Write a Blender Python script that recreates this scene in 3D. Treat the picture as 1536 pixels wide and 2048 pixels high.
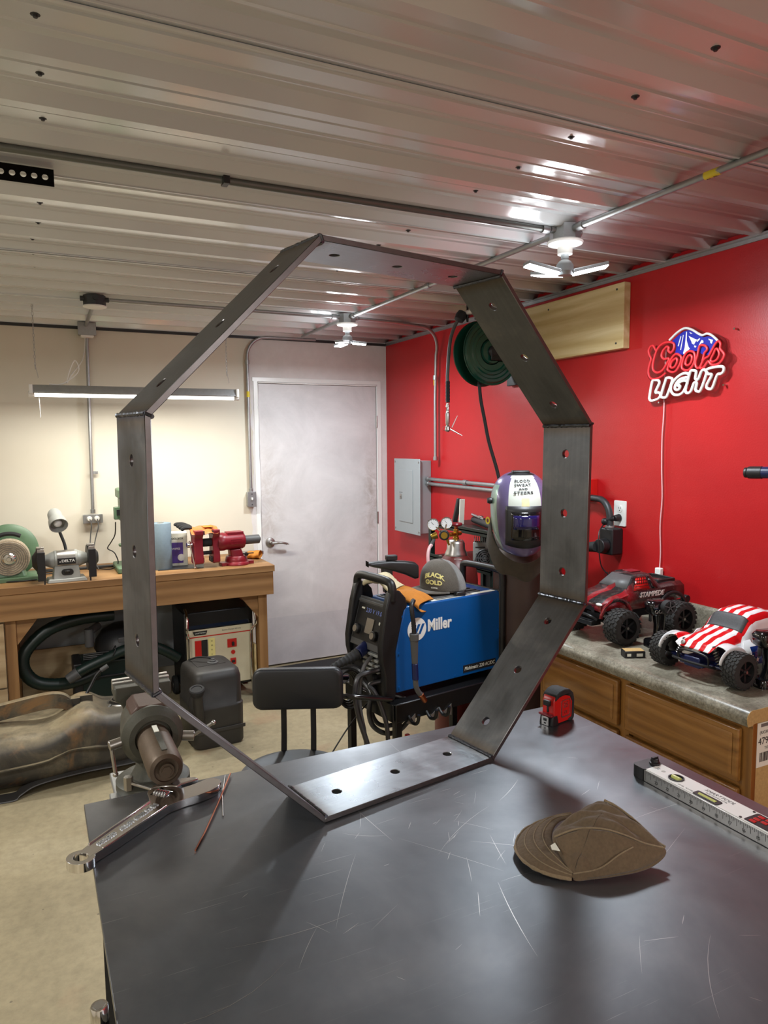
import bpy, bmesh, math, random
from mathutils import Vector, Matrix, Quaternion
from mathutils.geometry import tessellate_polygon
random.seed(7)
PI = math.pi
SC = bpy.context.scene
COL = SC.collection
for o in list(bpy.data.objects):
    bpy.data.objects.remove(o)

# ------------------------------------------------------------------ camera
CAM = Vector((-2.4603, -4.9577, 1.6166))
F_PX = 1433.6
_yaw, _pit, _rol = 0.455864, -0.095484, -0.0102
_f = Vector((math.sin(_yaw) * math.cos(_pit), math.cos(_yaw) * math.cos(_pit), math.sin(_pit)))
_r = Vector((math.cos(_yaw), -math.sin(_yaw), 0))
_u = _r.cross(_f)
_r2 = math.cos(_rol) * _r + math.sin(_rol) * _u
_u2 = -math.sin(_rol) * _r + math.cos(_rol) * _u
cd = bpy.data.cameras.new('camera')
cd.sensor_fit = 'HORIZONTAL'
cd.sensor_width = 36
cd.lens = F_PX / 1536 * 36
cd.clip_start = 0.02
co = bpy.data.objects.new('camera', cd)
COL.objects.link(co)
m3 = Matrix((_r2, _u2, -_f)).transposed()
co.matrix_world = Matrix.Translation(CAM) @ m3.to_4x4()
SC.camera = co

# ------------------------------------------------------------------ world, exposure
w = bpy.data.worlds.new('world')
SC.world = w
w.use_nodes = True
w.node_tree.nodes['Background'].inputs[0].default_value = (0.6, 0.65, 0.7, 1)
w.node_tree.nodes['Background'].inputs[1].default_value = 0.05
SC.view_settings.view_transform = 'Standard'
SC.view_settings.look = 'None'
SC.view_settings.gamma = 1
SC.view_settings.use_curve_mapping = False
SC.view_settings.exposure = -0.22
CEIL = 2.393
TABLE = 0.991

# lights of the room (seen lamps get housings further down; left and behind ones are assumed, unseen)
def point(name, loc, power, col, r=0.05):
    l = bpy.data.lights.new(name, 'POINT')
    l.energy = power; l.color = col; l.shadow_soft_size = r
    o = bpy.data.objects.new(name, l); COL.objects.link(o); o.location = loc
    return o
def area(name, loc, rot, sx, sy, power, col):
    l = bpy.data.lights.new(name, 'AREA')
    l.shape = 'RECTANGLE'; l.size = sx; l.size_y = sy
    l.energy = power; l.color = col
    o = bpy.data.objects.new(name, l); COL.objects.link(o); o.location = loc; o.rotation_euler = rot
    return o
COOL = (0.86, 0.94, 1.0)
area('light_front', (-0.72, -2.89, 2.185), (0, 0, 0), 0.22, 0.22, 26, COOL)
area('light_back', (-0.742, -0.985, 2.185), (0, 0, 0), 0.16, 0.16, 24, COOL)
area('light_tube', (-1.88, -0.60, 1.880), (0, 0, 0), 1.12, 0.05, 26, (1.0, 0.96, 0.86))
area('light_left', (-3.6, -2.9, 2.18), (0, 0, 0), 0.3, 0.3, 46, (1.0, 0.98, 0.94))
area('light_behind', (-0.9, -6.2, 2.18), (0, 0, 0), 0.3, 0.3, 46, (1.0, 0.98, 0.94))
area('light_behind_left', (-3.6, -5.6, 2.18), (0, 0, 0), 0.3, 0.3, 46, (1.0, 0.98, 0.94))

for n_, l_ in (('glow_front', (-0.72, -2.89, 2.24)), ('glow_back', (-0.742, -0.985, 2.24)), ('glow_left', (-3.6, -2.9, 2.22)), ('glow_behind', (-0.9, -6.2, 2.22))):  # extra points added at the lamp positions to brighten the ceiling
    point(n_, l_, 2.0 if 'behind' in n_ else 6.0, (0.95, 0.97, 1.0), 0.10)
# ------------------------------------------------------------------ materials
def srgb(r, g, b):
    def c(v):
        v /= 255.0
        return v / 12.92 if v <= 0.04045 else ((v + 0.055) / 1.055) ** 2.4
    return (c(r), c(g), c(b), 1.0)
class NT:
    def __init__(s, name):
        s.m = bpy.data.materials.new(name); s.m.use_nodes = True
        s.t = s.m.node_tree; s.b = s.t.nodes['Principled BSDF']
        s._co = None
    def n(s, typ, **kw):
        nd = s.t.nodes.new(typ)
        for k, v in kw.items():
            if k.startswith('i_'):
                nd.inputs[k[2:].replace('_', ' ')].default_value = v
            else: setattr(nd, k, v)
        return nd
    def l(s, a, b): s.t.links.new(a, b)
    def coord(s, scale=(1, 1, 1), kind='Object', rot=(0, 0, 0), loc=(0, 0, 0)):
        if s._co is None: s._co = s.n('ShaderNodeTexCoord')
        mp = s.n('ShaderNodeMapping')
        mp.inputs['Scale'].default_value = scale
        mp.inputs['Rotation'].default_value = rot
        mp.inputs['Location'].default_value = loc
        s.l(s._co.outputs[kind], mp.inputs[0])
        return mp.outputs[0]
    def noise(s, scale=5, detail=4, rough=0.5, vec=None, dist=0):
        nd = s.n('ShaderNodeTexNoise')
        nd.inputs['Scale'].default_value = scale; nd.inputs['Detail'].default_value = detail
        nd.inputs['Roughness'].default_value = rough; nd.inputs['Distortion'].default_value = dist
        s.l(vec if vec is not None else s.coord(), nd.inputs['Vector'])
        return nd.outputs['Fac']
    def ramp(s, fac, stops):
        r = s.n('ShaderNodeValToRGB'); cr = r.color_ramp
        while len(cr.elements) < len(stops): cr.elements.new(0.5)
        for e, (p, c) in zip(cr.elements, stops):
            e.position = p; e.color = c if len(c) == 4 else (*c, 1)
        s.l(fac, r.inputs[0]); return r.outputs[0]
    def mix(s, fac, a, b, mode='MIX'):
        x = s.n('ShaderNodeMix', data_type='RGBA', blend_type=mode)
        for sock, v in ((x.inputs[0], fac), (x.inputs[6], a), (x.inputs[7], b)):
            if isinstance(v, (int, float)): sock.default_value = v
            elif isinstance(v, tuple): sock.default_value = v
            else: s.l(v, sock)
        return x.outputs[2]
    def math(s, op, a, b=None, c=None):
        x = s.n('ShaderNodeMath', operation=op)
        for i, v in enumerate((a, b, c)):
            if v is None: continue
            if isinstance(v, (int, float)): x.inputs[i].default_value = v
            else: s.l(v, x.inputs[i])
        return x.outputs[0]
    def bump(s, h, strength=0.2, dist=0.002):
        b = s.n('ShaderNodeBump'); b.inputs['Strength'].default_value = strength
        b.inputs['Distance'].default_value = dist
        s.l(h, b.inputs['Height']); s.l(b.outputs[0], s.b.inputs['Normal'])
    def set(s, **kw):
        for k, v in kw.items():
            sock = s.b.inputs[k.replace('_', ' ')]
            if hasattr(v, 'is_linked'): s.l(v, sock)
            else: sock.default_value = v
        return s
BW = lambda v: (v, v, v, 1)
def plain(name, col, rough=0.5, metal=0.0, var=0.12, scale=18, bump=0.0, coat=0.0, spec=None, emit=0, bscale=None):
    t = NT(name)
    nz = t.noise(scale, 4, 0.6)
    a = tuple(c * (1 - var) for c in col[:3]) + (1,)
    b = tuple(min(1, c * (1 + var)) for c in col[:3]) + (1,)
    t.set(Base_Color=t.mix(nz, a, b), Roughness=rough, Metallic=metal, Coat_Weight=coat)
    if spec is not None: t.b.inputs['Specular IOR Level'].default_value = spec
    if bump: t.bump(t.noise(bscale or scale * 6, 3, 0.6), bump, 0.002)
    if emit:
        t.b.inputs['Emission Color'].default_value = col; t.b.inputs['Emission Strength'].default_value = emit
    return t.m
M = {}
M['black'] = plain('black_plastic', srgb(24, 24, 26), 0.45, bump=0.05, scale=40)
M['black_gloss'] = plain('black_gloss', srgb(14, 14, 16), 0.12, coat=0.3)
M['rubber'] = plain('black_rubber', srgb(30, 30, 31), 0.75, bump=0.3, scale=60)
M['tyre'] = plain('tyre_rubber', srgb(44, 43, 42), 0.8, bump=0.4, scale=80, var=0.3)
M['dark_paint'] = plain('black_painted_steel', srgb(20, 21, 23), 0.35, metal=0.2)
M['matt_black'] = plain('matt_black', srgb(18, 18, 18), 1.0, spec=0.08)
M['tool_steel'] = plain('polished_tool_steel', srgb(232, 232, 234), 0.14, metal=1, var=0.06)
M['conduit_dark'] = plain('dark_conduit', srgb(112, 116, 113), 0.42, metal=0.8, var=0.1)
M['chrome'] = plain('chrome', srgb(215, 215, 215), 0.12, metal=1, var=0.03)
M['silver'] = plain('brushed_silver', srgb(175, 172, 168), 0.35, metal=1, scale=30)
M['galv'] = plain('galvanised_steel', srgb(165, 167, 168), 0.42, metal=0.9, scale=40, var=0.15)
M['zinc_dark'] = plain('dark_zinc', srgb(70, 72, 74), 0.5, metal=0.7, scale=25)
M['white'] = plain('white_plastic', srgb(232, 232, 228), 0.4, var=0.03)
M['white_paint'] = plain('white_enamel', srgb(236, 238, 236), 0.3, var=0.03)
M['grey_box'] = plain('grey_enamel', srgb(150, 155, 158), 0.4, var=0.05)
M['grey_dark'] = plain('grey_plastic', srgb(78, 78, 78), 0.5)
M['brass'] = plain('brass', srgb(196, 160, 70), 0.3, metal=1)
M['copper'] = plain('copper', srgb(180, 110, 80), 0.3, metal=1)
M['red'] = plain('red_plastic', srgb(190, 28, 24), 0.3)
M['red_neon'] = plain('red_silicone', srgb(232, 50, 58), 0.45, var=0.05)
M['orange'] = plain('orange_cloth', srgb(196, 112, 52), 0.45)
M['blue'] = plain('blue_enamel', srgb(8, 80, 146), 0.28, var=0.06, scale=3)
M['blue_dark'] = plain('blue_plastic', srgb(24, 46, 110), 0.4)
M['navy'] = plain('navy_plastic', srgb(20, 30, 74), 0.35)
M['neon_digits'] = plain('pale_blue_print', srgb(120, 140, 210), 0.5)
M['blue_print'] = plain('blue_print', srgb(32, 40, 160), 0.4, var=0.05)
M['green'] = plain('green_enamel', srgb(18, 62, 48), 0.15, var=0.08, coat=0.3)
M['green_black'] = plain('dark_green_plastic', srgb(16, 34, 30), 0.4)
M['green_pale'] = plain('pale_green_enamel', srgb(88, 116, 88), 0.45, scale=12)
M['maroon'] = plain('maroon_enamel', srgb(122, 22, 34), 0.35, scale=10, var=0.15, bump=0.08)
M['maroon_dark'] = plain('maroon_cylinder_paint', srgb(96, 34, 30), 0.4, scale=9, var=0.35, bump=0.05)
M['purple'] = plain('purple_print', srgb(86, 60, 150), 0.35)
M['cream_paint'] = plain('cream_enamel', srgb(205, 196, 168), 0.5, scale=8, var=0.12)
M['yellow'] = plain('yellow_print', srgb(230, 210, 50), 0.5)
M['pale_yellow'] = plain('pale_yellow_print', srgb(225, 215, 140), 0.5)
M['grinder_grey'] = plain('grinder_grey', srgb(150, 152, 148), 0.4, scale=15, var=0.08)
M['paper'] = plain('white_label', srgb(225, 225, 212), 0.7, var=0.04)
M['ink'] = plain('black_ink', srgb(22, 22, 22), 0.6)
M['grey_ink'] = plain('grey_ink', srgb(110, 108, 104), 0.6)
M['leather_tan'] = plain('tan_leather', srgb(188, 118, 38), 0.85, scale=30, var=0.25, bump=0.4)
M['leather_cream'] = plain('cream_cloth', srgb(212, 200, 165), 0.9, scale=30, bump=0.4)
M['seat_black'] = plain('black_vinyl', srgb(28, 30, 34), 0.42, bump=0.12, scale=120, var=0.05)
M['gauge'] = plain('gauge_face', srgb(228, 230, 230), 0.3, var=0.02)
M['vinyl_tube'] = plain('pink_clear_tube', srgb(222, 175, 178), 0.3)

def m_concrete():
    t = NT('concrete_floor'); co = t.coord()
    a = t.ramp(t.noise(1.3, 6, 0.6, co), [(0.3, srgb(136, 125, 98)), (0.55, srgb(160, 148, 118)), (0.75, srgb(178, 167, 138))])
    b = t.ramp(t.noise(26, 5, 0.7, co), [(0.3, BW(0.78)), (0.6, BW(1.0))])
    c = t.mix(1.0, a, b, 'MULTIPLY')
    st = t.ramp(t.noise(3.1, 3, 0.5, t.coord(loc=(4, 2, 0))), [(0.62, BW(0)), (0.72, BW(1))])
    c = t.mix(t.math('MULTIPLY', st, 0.3), c, srgb(150, 110, 84))
    sp = t.n('ShaderNodeTexVoronoi'); sp.inputs['Scale'].default_value = 9; t.l(co, sp.inputs[0])
    d = t.math('LESS_THAN', sp.outputs['Distance'], 0.05)
    c = t.mix(t.math('MULTIPLY', d, 0.6), c, srgb(80, 72, 60))
    t.set(Base_Color=c, Roughness=0.62)
    t.bump(t.noise(90, 4, 0.6, co), 0.15, 0.002)
    return t.m
M['concrete'] = m_concrete()
def m_wall_cream():
    t = NT('cream_wall_paint'); co = t.coord()
    a = t.ramp(t.noise(1.2, 4, 0.5, co), [(0.3, srgb(206, 200, 184)), (0.7, srgb(220, 214, 198))])
    # whiter filler and primer round the door
    sep = t.n('ShaderNodeSeparateXYZ'); t.l(co, sep.inputs[0])
    k = t.math('ADD', sep.outputs[0], t.math('MULTIPLY', t.noise(4, 3, 0.6, co), 0.12))
    k = t.ramp(k, [(0.0, BW(0)), (1.0, BW(1))]) if False else t.math('GREATER_THAN', k, -1.0)
    c = t.mix(k, a, t.ramp(t.noise(3, 5, 0.7, co), [(0.3, srgb(206, 202, 200)), (0.7, srgb(226, 223, 222))]))
    t.set(Base_Color=c, Roughness=0.6)
    t.bump(t.noise(30, 3, 0.5, co), 0.12, 0.003)
    return t.m
M['wall_cream'] = m_wall_cream()
def m_red():
    t = NT('red_wall_paint'); co = t.coord()
    a = t.ramp(t.noise(2.2, 4, 0.6, co), [(0.3, srgb(168, 19, 24)), (0.7, srgb(180, 24, 28))])
    t.set(Base_Color=a, Roughness=0.38)
    h = t.mix(0.75, t.noise(2.6, 3, 0.6, t.coord((1, 1, 2.2)), 1.2), t.noise(150, 2, 0.5, co))
    t.b.inputs['Specular IOR Level'].default_value = 0.5
    t.bump(t.math('ADD', t.math('MULTIPLY', t.noise(3.0, 2, 0.5, t.coord((0.7, 0.7, 2.4))), 6.0), t.noise(160, 2, 0.5, co)), 0.16, 0.002)
    return t.m
M['wall_red'] = m_red()
def m_ceiling():
    t = NT('ceiling_steel_paint'); co = t.coord()
    a = t.ramp(t.noise(1.5, 3, 0.5, t.coord((0.4, 3, 1))), [(0.3, srgb(210, 217, 219)), (0.7, srgb(219, 225, 227))])
    t.set(Base_Color=a, Roughness=t.ramp(t.noise(3, 3, 0.5, co), [(0.3, BW(0.14)), (0.7, BW(0.20))]), Metallic=0.12)
    return t.m
M['ceiling'] = m_ceiling()
def m_door():
    t = NT('door_paint'); co = t.coord()
    a = t.ramp(t.noise(2.5, 6, 0.7, co, 0.6), [(0.3, srgb(198, 197, 198)), (0.7, srgb(222, 221, 222))])
    sep = t.n('ShaderNodeSeparateXYZ'); t.l(co, sep.inputs[0])
    # hand and boot grime: along both edges at lock height and round the handle
    def bell(v, c, wd): return t.math('POWER', 2.718, t.math('MULTIPLY', t.math('POWER', t.math('DIVIDE', t.math('SUBTRACT', v, c), wd), 2.0), -1.0))
    z = bell(sep.outputs[2], 1.15, 0.42)
    e = t.math('ADD', bell(sep.outputs[0], -0.13, 0.07), t.math('MULTIPLY', bell(sep.outputs[0], -0.95, 0.1), 0.7))
    nz = t.ramp(t.noise(9, 8, 0.75, co, 0.8), [(0.42, BW(0)), (0.72, BW(1))])
    d = t.math('MULTIPLY', t.math('MULTIPLY', z, e), nz)
    low = t.math('MULTIPLY', t.math('LESS_THAN', sep.outputs[2], 0.36), 0.22)
    c = t.mix(t.math('MULTIPLY', d, 0.75), a, srgb(132, 112, 92))
    c = t.mix(low, c, srgb(165, 168, 180))
    t.set(Base_Color=c, Roughness=0.42)
    t.bump(t.noise(60, 2, 0.5, t.coord((1, 1, 0.15))), 0.12, 0.001)
    return t.m
M['door'] = m_door()
def m_wood(name, c1, c2, c3, axis=0, rough=0.55, scale=1.0, knots=True, coat=0.0, wmix=0.3):
    t = NT(name)
    sc = [14.0, 14.0, 14.0]; sc[axis] = 1.1
    v = t.coord(tuple(x * scale for x in sc))
    nz = t.noise(1.0, 6, 0.65, v, 1.2)
    wv = t.n('ShaderNodeTexWave', wave_type='RINGS', rings_direction='XYZ'[axis])
    wv.inputs['Scale'].default_value = 0.32; wv.inputs['Distortion'].default_value = 7; wv.inputs['Detail'].default_value = 3
    wv.inputs['Detail Scale'].default_value = 1.2
    t.l(v, wv.inputs['Vector'])
    f = t.mix(wmix, nz, wv.outputs['Fac'])
    c = t.ramp(f, [(0.2, c1), (0.5, c2), (0.8, c3)])
    if knots:
        k = t.n('ShaderNodeTexVoronoi'); k.inputs['Scale'].default_value = 3.2
        t.l(t.coord((1.2, 1.2, 1.2)), k.inputs[0])
        kk = t.ramp(k.outputs['Distance'], [(0.035, BW(1)), (0.08, BW(0))])
        c = t.mix(t.math('MULTIPLY', kk, 0.7), c, tuple(x * 0.35 for x in c1[:3]) + (1,))
    t.set(Base_Color=c, Roughness=rough, Coat_Weight=coat)
    t.bump(f, 0.1, 0.001)
    return t.m
M['wood_x'] = m_wood('pine_along_x', srgb(118, 84, 48), srgb(144, 106, 64), srgb(166, 128, 84), 0)
M['wood_y'] = m_wood('pine_along_y', srgb(118, 84, 48), srgb(144, 106, 64), srgb(166, 128, 84), 1)
M['wood_z'] = m_wood('pine_upright', srgb(118, 84, 48), srgb(142, 104, 62), srgb(162, 124, 80), 2)
M['board'] = m_wood('pale_pine_board', srgb(186, 158, 104), srgb(206, 184, 132), srgb(226, 208, 164), 1, scale=1.3, wmix=0.28)
M['ply'] = m_wood('plywood', srgb(150, 126, 92), srgb(172, 148, 112), srgb(190, 168, 132), 0)
M['oak'] = m_wood('varnished_oak', srgb(104, 66, 26), srgb(136, 92, 42), srgb(156, 110, 56), 1, 0.35, 2.0, False, 0.2, 0.18)
M['oak_z'] = m_wood('varnished_oak_upright', srgb(100, 62, 24), srgb(128, 86, 38), srgb(148, 104, 52), 2, 0.35, 2.0, False, 0.2, 0.18)
M['particle'] = plain('particle_board', srgb(182, 152, 98), 0.8, scale=120, var=0.3)
def m_laminate():
    t = NT('counter_laminate'); co = t.coord()
    a = t.ramp(t.noise(9, 6, 0.75, co), [(0.3, srgb(104, 98, 84)), (0.5, srgb(142, 136, 120)), (0.7, srgb(172, 166, 150))])
    b = t.ramp(t.noise(140, 3, 0.7, co), [(0.35, BW(0.55)), (0.6, BW(1.0))])
    t.set(Base_Color=t.mix(1.0, a, b, 'MULTIPLY'), Roughness=0.32)
    return t.m
M['laminate'] = m_laminate()
def m_table():
    t = NT('table_steel'); co = t.coord()
    a = t.ramp(t.noise(2.6, 6, 0.65, co, 0.4), [(0.28, srgb(84, 87, 91)), (0.5, srgb(108, 109, 112)), (0.75, srgb(132, 131, 131))])
    c = t.mix(t.ramp(t.noise(0.9, 3, 0.5, co), [(0.4, BW(0)), (0.7, BW(0.5))]), a, srgb(86, 94, 102))
    # fine scratches: very stretched noise at several angles, thresholded
    sc = None
    for ang, k, th in ((0.5, 1.0, 0.735), (-0.35, 1.3, 0.74), (1.25, 0.8, 0.745), (0.85, 1.6, 0.735)):
        v = t.coord((5.0 * k, 420 * k, 1), rot=(0, 0, ang), loc=(ang * 3, k, 0))
        s = t.ramp(t.noise(1.0, 2, 0.5, v), [(th - 0.015, BW(0)), (th + 0.02, BW(1))])
        sc = s if sc is None else t.mix(1.0, sc, s, 'ADD')
    patch = t.ramp(t.noise(2.3, 2, 0.5, t.coord(loc=(3, 1, 0))), [(0.42, BW(0)), (0.62, BW(1))])
    sc = t.math('MULTIPLY', sc, patch)
    c = t.mix(t.math('MULTIPLY', sc, 0.45), c, srgb(200, 198, 194))
    r = t.ramp(t.noise(3.4, 5, 0.6, co, 0.5), [(0.3, BW(0.27)), (0.7, BW(0.42))])
    t.set(Base_Color=c, Roughness=r, Metallic=0.78)
    t.bump(t.noise(30, 3, 0.6, co), 0.04, 0.001)
    return t.m
M['table'] = m_table()
def m_bar(name, dark, mid, lt, r0, r1, L=0.39, sat=1.0, length_axis=0):
    t = NT(name); co = t.coord()
    st = t.noise(1.0, 4, 0.6, t.coord((4, 120, 1)))
    cl = t.noise(9, 5, 0.65, t.coord(loc=(1, 2, 3)), 0.6)
    c = t.mix(0.6, t.ramp(st, [(0.3, dark), (0.7, mid)]), t.ramp(cl, [(0.3, dark), (0.55, mid), (0.75, lt)]))
    sep = t.n('ShaderNodeSeparateXYZ'); t.l(co, sep.inputs[0])
    ax = t.math('ABSOLUTE', sep.outputs[0])
    h1 = t.ramp(ax, [(L / 2 - 0.03, BW(0)), (L / 2 - 0.012, BW(1))])
    c = t.mix(t.math('MULTIPLY', h1, 0.55), c, srgb(84, 66, 40))
    h2 = t.ramp(ax, [(L / 2 - 0.010, BW(0)), (L / 2 - 0.004, BW(1))])
    c = t.mix(t.math('MULTIPLY', h2, 0.7), c, srgb(34, 44, 66))
    t.set(Base_Color=c, Roughness=t.ramp(cl, [(0.3, BW(r0)), (0.7, BW(r1))]), Metallic=0.85)
    t.bump(st, 0.06, 0.0006)
    return t.m
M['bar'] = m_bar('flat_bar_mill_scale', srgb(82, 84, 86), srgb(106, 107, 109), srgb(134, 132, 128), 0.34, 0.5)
M['bar_bright'] = m_bar('flat_bar_bright', srgb(136, 142, 148), srgb(160, 166, 172), srgb(188, 194, 198), 0.22, 0.36)  # lighter, smoother variant for the bottom and top bars
M['bar_edge'] = plain('bar_edge', srgb(120, 118, 118), 0.35, metal=0.9, scale=60, var=0.2)
M['weld'] = plain('weld_bead', srgb(96, 100, 108), 0.3, metal=1, scale=90, var=0.4)
def m_tank():
    t = NT('dusty_tank'); co = t.coord()
    a = t.ramp(t.noise(4, 6, 0.7, co, 0.5), [(0.3, srgb(28, 27, 25)), (0.5, srgb(58, 54, 46)), (0.7, srgb(104, 94, 74))])
    rust = t.ramp(t.noise(3.2, 5, 0.7, t.coord(loc=(2, 5, 1)), 0.8), [(0.5, BW(0)), (0.64, BW(1))])
    c = t.mix(t.math('MULTIPLY', rust, 0.75), a, srgb(128, 92, 52))
    # dust lies on the upward faces
    g = t.n('ShaderNodeNewGeometry'); sp = t.n('ShaderNodeSeparateXYZ'); t.l(g.outputs['Normal'], sp.inputs[0])
    up = t.ramp(sp.outputs[2], [(0.35, BW(0)), (0.9, BW(1))])
    c = t.mix(t.math('MULTIPLY', up, t.ramp(t.noise(7, 5, 0.7, co), [(0.35, BW(0.25)), (0.6, BW(0.75))])), c, srgb(170, 156, 126))
    sx = t.n('ShaderNodeSeparateXYZ'); t.l(co, sx.inputs[0])
    dk = t.ramp(t.math('ADD', sx.outputs[0], t.math('MULTIPLY', t.noise(6, 3, 0.6, co), 0.15)), [(0.06, BW(0)), (0.20, BW(0.8))])
    c = t.mix(dk, c, srgb(50, 48, 44))
    t.set(Base_Color=c, Roughness=0.5)
    t.bump(t.noise(30, 4, 0.6, co), 0.25, 0.003)
    return t.m
M['tank'] = m_tank()
M['tank_black'] = plain('black_poly_tank', srgb(46, 44, 42), 0.5, scale=7, var=0.4, bump=0.15)
M['vise_old'] = plain('worn_vise_grey', srgb(76, 76, 68), 0.5, metal=0.35, scale=20, var=0.35, bump=0.3)
M['vise_brown'] = plain('brown_vise_paint', srgb(78, 58, 50), 0.5, metal=0.2, scale=16, var=0.25, bump=0.1)
M['rusty'] = plain('rusty_tube', srgb(98, 84, 70), 0.5, metal=0.5, scale=24, var=0.35, bump=0.2)
M['dark_cyl'] = plain('dark_brown_cylinder', srgb(62, 44, 38), 0.45, scale=5, var=0.45, bump=0.05)
def m_cloth(name, col, sc=220, var=0.18):
    t = NT(name); co = t.coord()
    w1 = t.noise(sc, 2, 0.5, co); l = t.noise(14, 5, 0.6, co)
    a = t.ramp(t.mix(0.45, l, w1), [(0.3, tuple(c * (1 - var * 1.6) for c in col[:3]) + (1,)), (0.7, tuple(min(1, c * (1 + var)) for c in col[:3]) + (1,))])
    t.set(Base_Color=a, Roughness=0.95)
    t.b.inputs['Sheen Weight'].default_value = 0.15
    t.bump(w1, 0.5, 0.0015)
    return t.m
M['cap_cloth'] = m_cloth('brown_duck_cloth', srgb(96, 79, 59))
M['cap_seam'] = m_cloth('frayed_seam', srgb(128, 110, 84), 300)
M['hat_grey'] = m_cloth('charcoal_cloth', srgb(88, 82, 74))
M['hat_mesh'] = m_cloth('grey_mesh', srgb(128, 128, 126), 400, 0.3)
M['towel'] = plain('blue_paper_towel', srgb(118, 136, 148), 0.9, scale=60, bump=0.4)
M['felt'] = m_cloth('buff_cloth', srgb(176, 162, 140), 120, 0.3)
def emit(name, col, st):
    t = NT(name)
    t.set(Base_Color=BW(0.8)); t.b.inputs['Emission Color'].default_value = col
    t.b.inputs['Emission Strength'].default_value = st
    return t.m
M['led'] = emit('led_lit', (0.85, 0.94, 1.0, 1), 30)
M['tube_lit'] = emit('tube_lit', (1.0, 0.98, 0.92, 1), 7)
def m_glass(name, col, rough=0.05, tr=1.0, alpha=1.0):
    t = NT(name); t.set(Base_Color=col, Roughness=rough, Transmission_Weight=tr, Alpha=alpha); return t.m
M['acrylic'] = m_glass('clear_acrylic', (0.95, 0.95, 0.95, 1), 0.04)
M['acrylic'].node_tree.nodes['Principled BSDF'].inputs['IOR'].default_value = 1.2
M['blue_screen'] = plain('dark_blue_lens', srgb(24, 20, 70), 0.08, coat=0.5)
M['vial'] = plain('vial_green', srgb(196, 200, 120), 0.15)

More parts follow.
